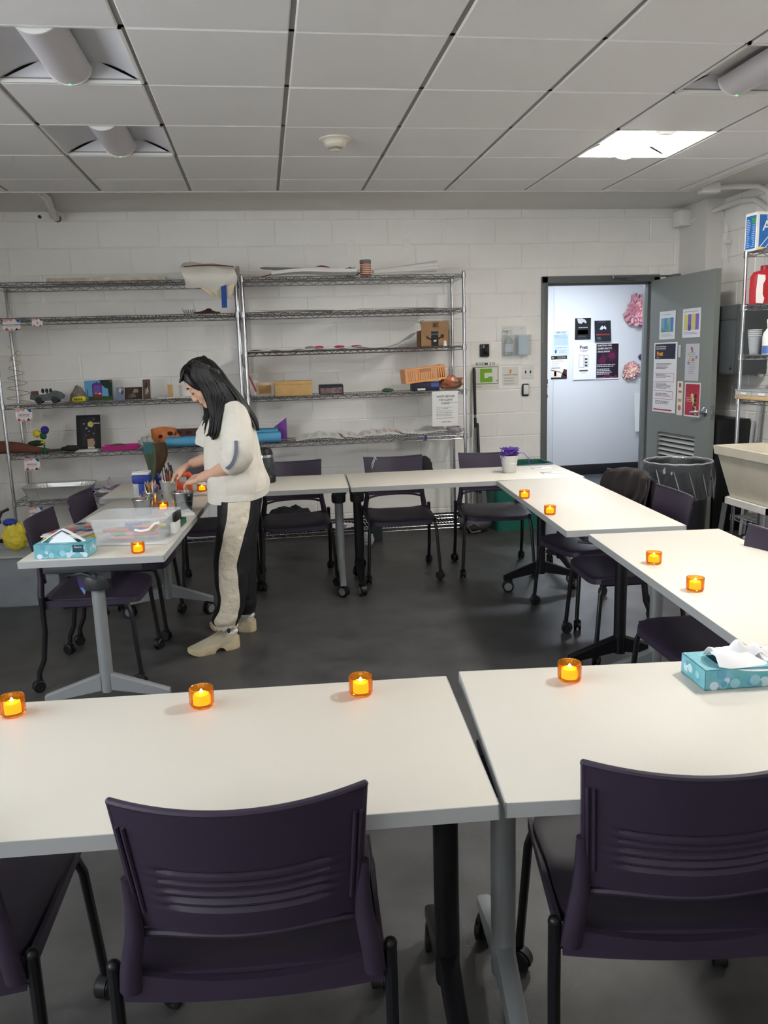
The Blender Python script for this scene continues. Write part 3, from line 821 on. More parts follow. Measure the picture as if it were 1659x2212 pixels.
for (u0,v0,u1,v1) in ((.05,.435,.90,.440),(.895,.44,.905,.56),(.05,.555,.90,.56),(.04,.56,.05,.69),(.05,.69,.86,.695),(.86,.695,.87,.81),(.05,.805,.87,.81),(.05,.955,.85,.975)): b.box(u0*P.w, u1*P.w, (1-v1)*P.h, (1-v0)*P.h, .001, .0022)
b.build('red_path', ink((190,56,64)), P.o, 0)
P = door_panel('door_notice', 'grey illustrated sheet in a clear sleeve on the open door', ((1482,743),(1512,741),(1480,822)), (196,198,204), group=gP)
for k in range(9): P.disc(.22+.6*random.random(), .12+.45*random.random(), .07, random.choice(((190,90,80),(110,130,170),(210,190,120),(190,120,130))), n=7)
P.lines(.28,.74,[.25+.05*k for k in range(12)],(110,110,120),.012)
P = door_panel('door_notice', 'red notice with black and yellow discs, lowest right on the open door', ((1480,826),(1514,831),(1476,898)), (236,230,230), group=gP)
P.rect(.06, .04, .95, .96, (184,52,72)); P.poly([(.06,.26),(.5,.36),(.95,.22),(.95,.04),(.06,.04)], (170,42,62), lift=.0007)
for k in range(5):
    P.disc(.50+.06*k, .38+.12*k, .085, (226,206,130)); P.disc(.72 - .03*k, .39+.125*k, .075, (66,40,48))
P.lines(.14,.55,(.12,.17,.22,.45,.5,.55),(236,210,210),.014)
P = door_panel('door_notice', 'narrow white strip with orange print beside the tall door notice', ((1464,823),(1476,824),(1460,896)), (232,228,222), group=gP)
P.rect(.2,.28,.8,.34,(190,120,100)); P.rect(.2,.52,.8,.60,(214,150,80)); P.disc(.5,.78,.28,(196,110,100)); P.rect(.3,.06,.7,.18,(200,90,80))
P = door_panel('door_notice', 'small shiny silver strip taped on the open door', ((1466,745),(1471,745),(1465,772)), (206,208,216), group=gP)

# ------------------------------------------------------------------ corridor wall: posters and paper flowers
gH = 'posters on the corridor wall'
def hallp(label, box, rgb, **k): return wallp('poster', label, 'poster', box[0], box[1], box[2], box[3], YH, rgb, group=gH, **k)
P = hallp('pale blue help notice at the left of the corridor wall', (1194,714,1229,765), (206,218,232))
P.text('NEED HELP?', .5, .12, .095, (50,54,90), 'CENTER', .006, wscale=.9); P.text('WE ARE HERE TO HELP', .5, .74, .055, (90,96,120), 'CENTER', .003, wscale=.9)
P.rect(.08,.24,.92,.62,(180,202,228)); P.rect(.1,.30,.9,.31,(90,100,130)); P.lines(.1,.9,(.20,.24),(70,80,110),.014)
P.poly([(.15,.95),(.12,.82),(.08,.80),(.15,.84),(.16,.76),(.19,.84),(.24,.75),(.23,.85),(.30,.79),(.25,.88),(.23,.95)], (60,90,150)); P.lines(.4,.85,(.82,.86,.9,.94),(130,150,180),.014)
P = hallp('notice with black header and orange glass picture, lowest left on the corridor wall', (1190,769,1225,819), (236,236,234))
P.rect(.02,0,.98,.155,(32,34,32)); P.disc(.12,.08,.06,(190,150,110)); P.lines(.4,.92,(.05,.10),(150,150,140),.03); P.lines(.05,.95,(.22,.26),(120,130,140),.012); P.lines(.05,.55,(.33,.38,.43),(150,156,166),.014)
P.rect(.03,.50,.58,.53,(44,50,60)); P.rect(.01,.56,.98,.91,(230,222,212)); P.poly([(.01,.62),(.6,.72),(.98,.91),(.98,.84),(.5,.66),(.01,.58)], (120,86,60)); P.rect(.2,.66,.34,.86,(226,160,40)); P.poly([(.62,.88),(.80,.56),(.98,.60),(.98,.91),(.65,.91)], (62,34,34)); P.rect(.01,.91,.98,.99,(34,32,34))
P = hallp('black poster with a white hand at the top, upper middle of the corridor wall', (1241,686,1277,735), (232,232,232))
P.rect(.03,.03,.97,.97,(24,26,30)); P.poly([(.15,.05),(.45,.04),(.62,.10),(.72,.22),(.66,.26),(.52,.20),(.40,.28),(.22,.24)], (200,202,206)); P.lines(.25,.78,(.44,),(190,190,190),.03,.0); P.rect(.2,.54,.80,.74,(66,68,72)); P.lines(.2,.8,(.80,.84,.9),(110,110,114),.012)
P = hallp('black poster with white emblem and red line, upper right on the corridor wall', (1284,693,1318,737), (26,28,38), bow=.03)
P.poly([(.30,.42),(.40,.28),(.50,.24),(.52,.34),(.62,.24),(.72,.36),(.70,.44),(.55,.38),(.45,.44)], (220,220,224)); P.lines(.08,.92,(.67,),(170,50,52),.06,.0); P.lines(.15,.4,(.80,.86,.92),(160,160,164),.014); P.lines(.2,.8,(.07,),(140,140,146),.012)
P = hallp('white poster showing two outlined phones on the corridor wall', (1238,741,1285,819), (236,236,240), bow=.012)
P.text('Pratt', .47, .16, .115, (20,20,22), 'CENTER', .035); P.text('Engage+', .5, .235, .072, (90,90,94), 'CENTER')
def ringbox(P, u0, v0, u1, v1, t, sk=0):
    b = MB()
    for (a, c, e, g) in ((u0,v0,u1,v0+t),(u0,v1-t,u1,v1),(u0,v0,u0+t*1.5,v1),(u1-t*1.5,v0,u1,v1)): b.box(a*P.w, e*P.w, (1-g)*P.h, (1-c)*P.h, .001, .0025)
    return b.build('phone_outline', ink((50,50,54)), P.o, 0)
ringbox(P, .26,.33,.48,.67,.007); ringbox(P, .50,.34,.68,.66,.007)
for v in (.42,.51,.59): P.rect(.53,v,.64,v+.05,(60,60,64))
P.rect(.28,.74,.66,.775,(40,40,44)); P.lines(.35,.62,(.82,),(120,120,124),.008)
P = hallp('black poster with a dark magenta burst and white headline on the corridor wall', (1287,741,1336,818), (236,232,236), bow=.010)
P.rect(.03,.03,.97,.97,(30,18,34))
import cmath
star = []
for k in range(26): r = .10 if k % 2 else random.uniform(.26,.44); star.append((.68 + r*math.cos(k*2*PI/26), .36 + r*.62*math.sin(k*2*PI/26)))
star = [(min(.96,u), max(.04,v)) for u, v in star]
P.poly(star, (104,22,70)); P.poly([(.1,.5),(.3,.3),(.48,.38),(.40,.58),(.2,.56)], (84,18,60), lift=.0008); P.poly([(.3,.92),(.5,.86),(.7,.93),(.5,.96)], (104,22,70)); P.poly([(.80,.95),(.86,.88),(.92,.95)], (150,30,60))
for k, tx in enumerate(('AUDITION FOR', "QUEER PRATT'S", 'DRAG SHOW')): P.text(tx, .07, .095+.082*k, .062, (236,232,236), bold=.02, shear=.25, wscale=.95)
P.lines(.06,.90,(.60,.645),(226,220,226),.020,.2); P.lines(.06,.74,(.72,.765,.81,.855),(226,220,226),.020,.25); P.lines(.08,.78,(.945,),(190,180,190),.010)
P = wallp('poster', 'white sheet with green and blue scribbles, low at the right of the corridor wall', 'poster', 1370,849,1400,930, YH, (222,224,222), group=gH, bow=.05)
b = MB()
pts = [(P.w*.62 + .05*math.cos(k*.5), P.h*.78 + .045*math.sin(k*.5), .004) for k in range(14)]; b.tube(pts, .003, 5); b.build('scribble', ink((40,140,110)), P.o)
b = MB(); b.tube([(P.w*.7 + .03*math.cos(k*1.1), P.h*(.66-.016*k), .012) for k in range(26)], .003, 5); b.build('scribble', ink((60,70,140)), P.o)
P = wallp('poster', 'narrow notice at the left end of the corridor wall, half hidden by the door frame', 'poster', 1176,815,1184,862, YH, (226,224,226), group=gH)
P.rect(.3,.1,.9,.3,(60,50,60)); P.rect(.3,.4,.9,.46,(180,70,70)); P.rect(.3,.8,.9,.95,(70,60,66))

def paper_flower(name, label, px, py, r, c_out, c_in, seed, dz=.10):
    rnd = random.Random(seed); p = atY(px, py, YH-.03)
    t = thing(name, label, 'paper flower', (p.x, YH-.002, p.z), 0, 'tissue paper flowers in the corridor')
    mo = mat('tissue_%d_%d_%d' % c_out, c_out, .8, var=.18, vscale=14); mi = mat('tissue_%d_%d_%d' % c_in, c_in, .8)
    mr = [mat('tissue_%d_%d_%d_q%d' % (c_out+(q,)), tuple(min(250,int(c*f)) for c in c_out), .8) for q, f in enumerate((.84,.95,1.0,1.07))]
    for ring, (k, rr, tilt) in enumerate(((13, 1.0, .20), (12, .88, .48), (10, .70, .78), (9, .50, 1.05))):
        for q in range(k):
            a = 2*PI*q/k + rnd.uniform(-.2,.2) + ring*.3; L = r*rr*rnd.uniform(.85,1.15); wd = r*.62*rnd.uniform(.8,1.2)
            ca, sa = math.cos(a), math.sin(a); ph = rnd.uniform(0,6)
            def pet(u, v):
                w = wd*math.sin(PI*(.10+v*.74))**.6*(u-.5)*(1+.06*math.sin(u*20+ph))
                l = L*v; out = l*math.cos(tilt*(1-.35*v)); up = dz*.10*ring*r/.2 + l*math.sin(tilt)*.75 + r*.10*math.sin(u*8+ph)*v + .03*r*math.cos((u-.5)*PI)*(1-v)
                return (out*ca - w*sa, -up - .004, out*sa + w*ca)
            MB().sheet(pet, 6, 7, .0012).build('petal', mr[ring], t)
    b = MB()
    for q in range(18):
        a = rnd.uniform(0, 2*PI); rr = r*.18*rnd.random()
        b.tube([(0,-r*.25,0), (rr*math.cos(a)*.6, -r*.5, rr*math.sin(a)*.6), (rr*math.cos(a)*1.5, -r*.66, rr*math.sin(a)*1.5)], [.004,.006,.010], 5)
    b.build('stamens', mi, t)
paper_flower('paper_flower', 'large pink tissue paper flower at the upper right of the corridor wall', 1383, 672, .205, (232,172,184), (240,214,190), 3)
paper_flower('paper_flower', 'smaller pale pink tissue paper flower low on the corridor wall', 1363, 800, .115, (240,196,190), (244,222,186), 5)
paper_flower('paper_flower', 'tiny purple paper flower beside the pale pink one', 1387, 771, .040, (96,74,140), (110,90,150), 8)

# ------------------------------------------------------------------ things on the left shelving unit
def lerp(a, b, t): return a + (b-a)*t
M_KRAFT = mat('kraft_card', (196,160,104), .75, var=.06, vscale=20)
M_CARTON = mat('brown_carton', (152,118,84), .8, var=.08, vscale=12)
M_WOOD = mat('raw_wood', (196,168,124), .65, var=.15, vscale=12, stretch=(1,1,8))
M_CANV = mat('canvas_cloth', (232,228,218), .85, bump=.2, bscale=500)
M_CREAM = mat('cream_cloth', (226,214,186), .85, bump=.2, bscale=500)
M_PAPW = mat('white_sheet', (228,226,222), .8)
M_PAPG = mat('grey_white_sheet', (206,204,202), .8)
def sx(px, py, Y=4.2): return atY(px, py, Y).x
zt = LEV_L[0]+.004
x0, x1 = sx(105, 592), sx(360, 592)
t = thing('stretched_canvas', 'long pale stretched canvas lying flat on top of the left shelving unit', 'canvas', ((x0+x1)/2, 4.27, zt), -.02)
L = (x1-x0)/2
MB().cbox(-L, L, -.15, .15, .010, .034, .003).build('canvas_face', M_CANV, t)
for y in (-.155, .155): MB().box(-L, L, y-.006, y+.006, 0, .030).build('stretcher_bar', mat('pale_wood', (204,194,174), .7, var=.2, vscale=20), t)
# tote bag drooping over the front edge
x0, x1 = sx(393, 600, 4.04), sx(515, 600, 4.04)
t = thing('tote_bag', 'white canvas tote bag drooping over the top edge of the left shelving unit', 'bag', ((x0+x1)/2, 4.06, zt))
W2 = (x1-x0)/2
def tote(u, v):
    x = (u*2-1)*W2*(1 - .10*v)
    if v < .45: y, z = .30 - v/.45*.38, .07 + .05*math.sin(v/.45*PI) + .02*math.sin(u*6)
    else: q = (v-.45)/.55; y, z = -.08 - .05*math.sin(q*PI), .075 - q*(.13 + .03*math.sin(u*PI))
    return (x + .012*math.sin(v*9), y, z + .012*math.sin(u*11+v*4))
MB().sheet(tote, 24, 24, .006).build('outer_cloth', M_CANV, t)
def flap(u, v):
    w = W2*(.86-.52*v); x = .02 + (u*2-1)*w + .06*v
    return (x, -.055 - .02*math.sin(v*PI) + .006*math.sin(u*14), -.005 - v*.155*(1-.25*abs(u-.55)))
MB().sheet(flap, 16, 10, .005).build('lining_flap', M_CREAM, t)
MB().sheet(lambda u, v: (-W2*.9 + u*W2*1.75, -.08+.03*u, .082 + .012*math.sin(u*PI) + .008*v), 14, 2, .005).build('rolled_hem', mat('dark_red_trim', (110,52,52), .8), t)
xs = sx(485, 625, 4.0) - t.location.x
MB().sheet(lambda u, v: (xs + (u-.5)*.042 - .008*v, -.095 - .01*math.sin(v*5), .02 - v*.25), 4, 12, .004).build('blue_strap', mat('blue_webbing', (34,74,156), .6), t)

zt = LEV_L[1]+.004
p = atY(408, 668, 4.12)
t = thing('wire_figure', 'small twisted wire figure on the second shelf of the left unit', 'wire figure', (p.x, 4.12, zt))
b = MB(); M_WIREG = mat('bright_wire', (170,172,176), .25, .9)
pts = []
for k in range(60): a = k*.55; pts.append((-.045+.09*k/59 + .006*math.cos(a), .018*math.sin(a*1.3), .022+.014*math.sin(a)))
b.tube(pts, .0018, 5)
for s in (-.04, -.012, .016, .042): b.tube([(s, -.015, .0), (s+.004, 0, .02), (s-.002, .015, .0)], .0018, 5)
for s in (-.045, .04): b.tube([(s, 0, .02), (s*1.2, 0, .045), (s*1.02, 0, .052)], .0018, 5)
b.build('wire_body', M_WIREG, t)
p = atY(448, 670, 4.12)
t = thing('dark_mask', 'small dark red papier mask lying on the second shelf of the left unit', 'craft', (p.x, 4.14, zt))
MB().lathe([(.095, 0), (.085, .012), (.05, .024), (.02, .032), (0, .033)], 18, sy=.5).build('body', mat('maroon_craft', (84,48,58), .7, var=.3, vscale=25), t)
MB().sphere((.01, -.02, .03), .016, sc=(1.6,1,.8)).build('knob', mat('maroon_dark', (56,26,34), .6), t)
MB().tube([(-.11,-.03,.008),(-.05,-.045,.012),(.02,-.05,.01),(.1,-.04,.008)], .006, 6).build('strap', mat('brown_strap', (70,52,46), .7), t)

# shelf labels
def label_card(px0, py0, px1, py1, lb, title, arrow=False):
    P = wallp('shelf_label', lb, 'label', px0, py0, px1, py1, YF-.012, (238,234,234), group='printed labels hanging on the left shelving unit')
    P.rect(0,.0,.30,.22,(226,170,170)); P.poly([(.28,0),(.62,0),(.50,.20),(.36,.12)], (222,150,140)); P.poly([(.70,.02),(.98,.0),(.98,.26),(.86,.30)], (60,90,150))
    P.poly([(.05,.98),(.18,.72),(.34,.98)], (196,62,66)); P.poly([(.62,.98),(.76,.76),(.90,.98)], (70,50,66)); P.poly([(.86,.98),(.98,.74),(.98,.98)], (226,120,90)); P.disc(.46,.93,.08,(232,170,140))
    if arrow: P.text('\u2193', .5, .66, .45, (30,30,34), 'CENTER', .02)
    else:
        P.text(title, .5, .55, .17, (30,30,34), 'CENTER', .012); P.lines(.2,.8,(.64,),(120,120,126),.035,.1)
    return P
label_card(5, 690, 46, 714, 'printed shelf label at the far left under the second shelf', 'ADVANCED SEMINAR')
label_card(68, 689, 93, 705, 'small printed shelf label with a downward arrow', '', True)
label_card(32, 884, 71, 909, 'printed group label under the third shelf of the left unit', 'GROUP #2')
label_card(51, 991, 88, 1015, 'printed group label under the fourth shelf of the left unit', 'GROUP #1')
label_card(62, 1096, 96, 1122, 'printed shelf label lowest on the left unit, half hidden by a chair', 'SUPERVISION')

zt = LEV_L[2]+.004
p = atY(42, 866, 4.22)
t = thing('wire_spiral', 'tall golden wire spiral figure standing at the left end of the shelf', 'wire figure', (p.x, 4.22, zt))
b = MB(); pts = []
for k in range(120):
    f = k/119; r = .085*(1-f)**.6 + .012; a = f*2*PI*5
    pts.append((r*math.cos(a), r*math.sin(a)*.6, .005 + f*.40))
b.tube(pts, .0022, 5)
for q in range(3):
    a0 = q*2.1
    b.tube([(0+.055*math.cos(a0)*math.sin(k/12*PI)+.02*math.cos(a0+1.57)*math.sin(k/12*2*PI), 0, .40 + .06*math.sin(k/12*PI)*math.sin(a0) + .02*math.sin(k/12*2*PI)) for k in range(13)], .0018, 5)
b.build('spiral', mat('brass_wire', (176,160,110), .35, .8), t)
# toy vehicle
p = atY(104, 866, 4.14)
t = thing('toy_vehicle', 'grey-green toy amphibious vehicle on the left unit', 'toy car', (p.x, 4.14, zt), .06)
b = MB().prism([(-.125,.04),(-.12,.075),(-.05,.07),(.03,.085),(.055,.10),(.10,.085),(.125,.06),(.118,.035),(.06,.022),(-.08,.022)], -.045, .045, RX(PI/2))
b.build('hull', mat('toy_paint', (86,96,96), .6, var=.35, vscale=30), t)
MB().cbox(-.12,-.07,-.03,.03,.07,.10,.006).build('rear_deck', mat('toy_rust', (112,66,60), .6), t)
for q in (-.03, .0, .03): MB().sphere((q, -.01, .10), .013, 8, 6, (1,1,1.5)).build('rider', mat('toy_dark', (40,42,44), .6), t)
for x in (-.06, .062):
    for y in (-.046, .046):
        MB().lathe([(0,-.010),(.018,-.010),(.027,-.006),(.027,.006),(.018,.010),(0,.010)], 16, T(x, y, .028) @ RX(PI/2)).build('wheel', mat('toy_dark', (40,42,44), .6), t)
p = atY(168, 866, 4.30)
t = thing('clay_rock', 'rough grey rock form behind the yellow toy', 'rock', (p.x+.005, 4.32, zt))
b = MB(); rnd = random.Random(4)
b.lathe([(.075,0),(.078,.02),(.062,.06),(.036,.10),(.012,.125),(0,.13)], 9, sx=1.0, sy=.8); b.v = [(x+rnd.uniform(-.008,.008), y+rnd.uniform(-.008,.008), max(0,z+rnd.uniform(-.005,.005)) if z > 0 else 0) for x,y,z in b.v]
b.build('stone', mat('stone_grey', (132,124,116), .85, var=.3, vscale=25), t, 0)
p = atY(171, 866, 4.10)
t = thing('yellow_toy', 'small bright yellow toy boat with dark lettering marks', 'toy', (p.x, 4.10, zt))
MB().tube([(-.05,0,.022),(-.035,0,.024),(.03,0,.028),(.05,0,.026)], [.014,.022,.024,.015], 12).build('body', mat('yellow_gloss', (226,210,40), .35), t)
for k in range(5): MB().cbox(-.034+k*.014, -.026+k*.014, -.026, -.020, .018, .034, .001).build('mark', mat('toy_dark', (40,42,44), .6), t)
# painted board with a purple throne
a, c = atY(181, 821, 4.36), atY(245, 864, 4.36)
P = Panel('painted_board', 'bright painted board of a purple throne under a blue sky', 'painting', (a.x, 4.38, zt+.165), (c.x, 4.38, zt+.165), (a.x, 4.355, zt), (0,-1,0), (104,168,206), th=.012)
P.rect(0,.80,1,1,(58,88,50)); P.poly([(.55,0),(1,0),(1,.80),(.86,.80),(.84,.45),(.62,.26)], (26,52,40)); P.rect(.88,.3,.95,.85,(32,26,26))
P.poly([(.27,.80),(.27,.22),(.36,.10),(.42,.14),(.44,.04),(.50,.14),(.58,.10),(.62,.22),(.62,.80)], (92,52,140)); P.poly([(.33,.60),(.33,.26),(.56,.26),(.56,.60)], (124,80,170), lift=.0009); P.rect(.30,.70,.60,.86,(150,40,44), lift=.0011)
P.disc(.40,.66,.06,(120,170,90)); P.disc(.54,.70,.06,(226,206,190)); P.poly([(.90,.0),(.96,-.06),(.99,.10),(.93,.14)], (226,140,60)); P.rect(.08,.44,.11,.80,(60,90,120)); P.rect(.72,.34,.84,.40,(40,60,90))
def postcard(lb, px0, py0, px1, py1, rgb, cs, Y=4.30):
    a, c = atY(px0, py0, Y), atY(px1, py1, Y); h = a.z-c.z
    P = Panel('art_card', lb, 'art card', (a.x, Y+.05, zt+h), (c.x, Y+.05, zt+h), (a.x, Y, zt), (0,-1,0), rgb, th=.003, group='small picture cards on the left unit')
    for k, cc in enumerate(cs):
        u, v = .18+.64*random.random(), .2+.6*random.random(); P.poly([(u-.16,v+.18),(u-.08,v-.15),(u+.12,v-.12),(u+.17,v+.16)], cc, lift=.0005+.0001*k)
postcard('small picture card in pale blue and pink tones', 248, 837, 268, 863, (120,136,160), ((196,176,180),(220,214,214),(90,70,80)))
postcard('dark brown picture card with a pale figure', 267, 839, 308, 863, (66,54,50), ((190,150,130),(96,80,72),(120,104,94)), 4.33)
postcard('upright narrow picture card in brown tones', 306, 822, 326, 863, (96,78,68), ((206,194,184),(60,44,40),(170,150,140)), 4.28)
p = atY(370, 858, 4.16)
t = thing('white_base_model', 'white paper model base with a standing wooden block', 'model', (sx(384, 862, 4.14), 4.16, zt))
MB().sheet(lambda u, v: ((u-.5)*.30, (v-.5)*.22, .012 + .010*math.cos(u*PI*2)*v), 10, 6, .004).build('base_sheet', M_PAPW, t)
MB().cbox(-.075,-.038,-.01,.02,.014,.115,.002).build('wooden_block', M_KRAFT, t)
MB().sheet(lambda u, v: (.01+u*.09, .03+.03*u, .014+v*.12), 4, 4, .003).build('standing_paper', M_PAPW, t)
MB().box(.03,.034,-.02,.04,.014,.11).build('standing_strip', M_PAPG, t)

zt = LEV_L[3]+.004
# brown bundle at the far left
p = atY(18, 968, 4.15)
t = thing('cloth_bundle', 'brown cloth bundle lying across the shelf at the left picture edge', 'cloth', (p.x+.0, 4.20, zt))
b = MB().tube([(-.30,0,.05),(-.2,0,.055),(-.05,0,.055),(.08,0,.045),(.20,-.02,.03),(.32,-.05,.015)], [.05,.055,.055,.045,.03,.014], 12); rnd = random.Random(2)
b.v = [(x+rnd.uniform(-.006,.006), y+rnd.uniform(-.006,.006), max(.001, z+rnd.uniform(-.006,.006))) for x,y,z in b.v]
b.build('cloth', mat('brown_felt', (112,72,58), .9, var=.2, vscale=14), t)
MB().sphere((.20,.02,.075), .05, 10, 6, (1.4,.8,.5)).build('moss', mat('moss_green', (58,70,46), .95, var=.4, vscale=60), t)
# pompom flower
p = atY(96, 972, 4.14)
t = thing('pompom_flower', 'pompom flower model with yellow and blue balls on a green stem', 'craft', (p.x, 4.14, zt))
def pom(c, r, m, nm):
    b = MB().sphere(c, r, 18, 12); rr = random.Random(int(r*1e4))
    b.v = [tuple(Vector(c) + (Vector(v)-Vector(c))*(1+rr.uniform(-.10,.10))) for v in b.v]; b.build(nm, m, t)
pom((-.045, 0, .16), .030, mat('pom_yellow', (222,206,60), .95), 'yellow_pompom'); pom((.020, 0, .185), .032, mat('pom_blue', (62,52,140), .95), 'blue_pompom'); pom((.004, -.005, .138), .026, mat('pom_green', (40,100,62), .95), 'green_pompom'); pom((.0, -.01, .02), .022, mat('pom_green', (40,100,62), .95), 'green_foot')
MB().tube([(.0,0,.0),(.004,0,.06),(-.004,-.005,.10),(.004,0,.14)], .008, 8).build('stem', mat('stem_teal', (84,130,104), .9), t)
MB().tube([(-.012,-.02,.09),(.006,-.026,.085),(.012,-.022,.10),(-.004,-.024,.112)], .007, 8).build('leaf', mat('pom_yellow', (222,206,60), .95), t)
# black collage board
a, c = atY(158, 893, 4.30), atY(218, 968, 4.30)
P = Panel('collage_board', 'black collage board with a yellow disc leaning on the shelf', 'artwork', (a.x, 4.40, zt+.275), (c.x, 4.40, zt+.275), (a.x, 4.32, zt), (0,-1,0), (26,28,32), th=.012)
P.poly([(.15,.10),(.80,.06),(.82,.90),(.22,.94)], (44,42,46)); P.disc(.60,.28,.12,(212,204,110),lift=.004); P.rect(.70,.24,.98,.27,(206,196,176),lift=.003)
rnd = random.Random(9)
for k in range(20): P.disc(.25+rnd.random()*.5, .12+rnd.random()*.6, rnd.uniform(.02,.05), rnd.choice(((150,144,140),(96,92,96),(190,184,178),(60,56,60))), n=8, lift=.001+.0002*k)
P.poly([(.44,.72),(.70,.70),(.76,.84),(.68,.96),(.46,.96)], (176,150,128), lift=.004); P.rect(.46,.955,.74,1.0,(226,222,218),lift=.008)
t = thing('white_paper_pile', 'small pile of white paper in front of the black collage board', 'paper', (sx(189, 968, 4.12), 4.13, zt), -.05)
for k in range(3): MB().cbox(-.09+.006*k, .085-.004*k, -.055, .05, .005*k, .005*k+.004, .001, RZ(.06*k)).build('sheet', M_PAPW, t)
t = thing('dark_glove', 'dark brown crumpled glove beside the collage board', 'cloth', (sx(152, 968, 4.16), 4.17, zt))
b = MB().sphere((0,0,.026), .05, 14, 8, (1.5,.8,.5)); rnd = random.Random(12); b.v = [(x*(1+rnd.uniform(-.1,.1)), y*(1+rnd.uniform(-.1,.1)), max(.0, z*(1+rnd.uniform(-.15,.15)))) for x,y,z in b.v]; b.build('cloth', mat('dark_brown_cloth', (46,36,36), .9), t)
t = thing('grey_mesh_mat', 'grey mesh mat lying flat near the pompom flower', 'mat', (sx(100, 968, 4.26), 4.30, zt))
MB().sheet(lambda u, v: ((u-.5)*.42, (v-.5)*.22, .004+.004*math.sin(u*9)), 12, 4, .004).build('mesh', mat('mesh_grey', (70,68,70), .8, var=.4, vscale=90), t)
# pink tray
x0, x1 = sx(222, 965, 4.14), sx(300, 960, 4.14)
t = thing('pink_tray', 'bright pink plastic tray with a brown lump inside', 'tray', ((x0+x1)/2, 4.17, zt), .03); hw = (x1-x0)/2
b = MB().box(-hw*.92, hw*.92, -.07, .07, 0, .005)
for (p0, p1, q0, q1) in (((-hw*.92,-.07),(hw*.92,-.07),(hw,-.09),(-hw,-.09)), ((-hw*.92,.07),(hw*.92,.07),(hw,.09),(-hw,.09)), ((-hw*.92,-.07),(-hw*.92,.07),(-hw,.09),(-hw,-.09)), ((hw*.92,-.07),(hw*.92,.07),(hw,.09),(hw,-.09))):
    b.sheet(lambda u, v: tuple(Vector((*p0,.003)).lerp(Vector((*p1,.003)), u).lerp(Vector((*q1,.035)) if True else None, 0)) if False else tuple((Vector((*p0,.003)).lerp(Vector((*p1,.003)), u)).lerp(Vector((*q1,.035)).lerp(Vector((*q0,.035)), u) if (Vector(p0)-Vector(q0)).length > (Vector(p0)-Vector(q1)).length else Vector((*q0,.035)).lerp(Vector((*q1,.035)), u), v)), 4, 3, .004)
b.build('tray', mat('pink_plastic', (216,60,150), .4), t)
MB().sphere((-.03,0,.028), .045, 12, 8, (1.6,.8,.45)).build('lump', mat('brown_clay', (110,80,66), .9, var=.2, vscale=30), t)
# crumpled clear bags
def crumple(name, lb, cat, loc, r, sc, m, seed, part='film', amp=.25):
    t = thing(name, lb, cat, loc); b = MB().sphere((0,0,r*sc[2]), r, 18, 12, sc); rnd = random.Random(seed)
    b.v = [(x*(1+rnd.uniform(-amp,amp)), y*(1+rnd.uniform(-amp,amp)), max(0, z*(1+rnd.uniform(-amp,amp)))) for x,y,z in b.v]
    b.build(part, m, t, 0); return t
crumple('plastic_bag', 'clear crumpled bag of white beads beside the pink tray', 'bag', (sx(316, 960, 4.14), 4.17, zt), .055, (1.2,.9,.75), mat('cloudy_film', (196,196,190), .2, alpha=.75), 3)
# orange mask standing
p = atY(361, 945, 4.34)
t = thing('orange_mask', 'orange painted mask with dark eye holes propped at the back of the shelf', 'mask', (p.x, 4.37, zt))
def mk(u, v):
    a = PI*(1-u); r = .12*(.55+.45*math.sin(v*PI*.5+.2)); 
    return (math.cos(a)*.115*(1-.25*(v-.5)) - .03*v, -.05*math.sin(a)*math.cos(v*.8), .012 + v*.145*(1-.12*math.cos(a)**2) )
MB().sheet(mk, 20, 14, .006).build('face', mat('orange_paint', (206,122,60), .6, var=.2, vscale=20), t)
for (x, z, s) in ((-.045,.075,.022),(.03,.10,.020),(-.01,.045,.016)): MB().sphere((x, -.050+abs(x)*.12, z), s, 10, 8, (1.2,.25,.9)).build('eye_hole', mat('mask_dark', (74,26,24), .8), t)
for k in range(5): MB().box(.055+k*.008, .058+k*.008, -.037, -.030, .05+.012*k, .085+.012*k).build('stripe', M_BLACK, t)
t = thing('maroon_artboard', 'dark reddish board lying behind the blue paper rolls', 'board', (sx(420, 938, 4.38), 4.38, zt+.0))
MB().cbox(-.20,.20,-.012,.012,.0,.13,.004).build('board', mat('dark_red_board', (84,60,60), .7), t)
for k in range(4): MB().cbox(-.15+.08*k,-.10+.08*k,-.016,-.012,.085,.11,.002).build('inset', mat('mask_dark', (74,26,24), .8), t)
# blue paper rolls
M_BLUEP = mat('blue_kraft_paper', (92,166,206), .6)
def paper_roll(lb, xa, xb, y, z, r, m, tilt=0.0, name='paper_roll'):
    t = thing(name, lb, 'paper roll', ((xa+xb)/2, y, z+r), tilt); h = (xb-xa)/2
    b = MB()
    def sp(u, v): a = u*2*PI*2.2; rr = r*(.62+.38*u); return ((v*2-1)*h, rr*math.cos(a), rr*math.sin(a))
    b.sheet(sp, 44, 2, .0025); b.build('rolled_sheet', m, t); return t
xm = sx(425, 950, 4.12)
paper_roll('blue paper roll at the left of the standing person, on the shelf', sx(356, 950, 4.12), sx(470, 950, 4.12), 4.16, zt, .042, M_BLUEP, .01)
zt2 = LEV_R[4]+.004
paper_roll('lower of the blue paper rolls at the right of the standing person', sx(540, 950, 4.12), sx(607, 950, 4.12), 4.13, zt2, .046, M_BLUEP, .02)
paper_roll('upper blue paper roll resting behind, right of the standing person', sx(540, 935, 4.22), sx(601, 935, 4.22), 4.23, zt2, .058, M_BLUEP, .02)
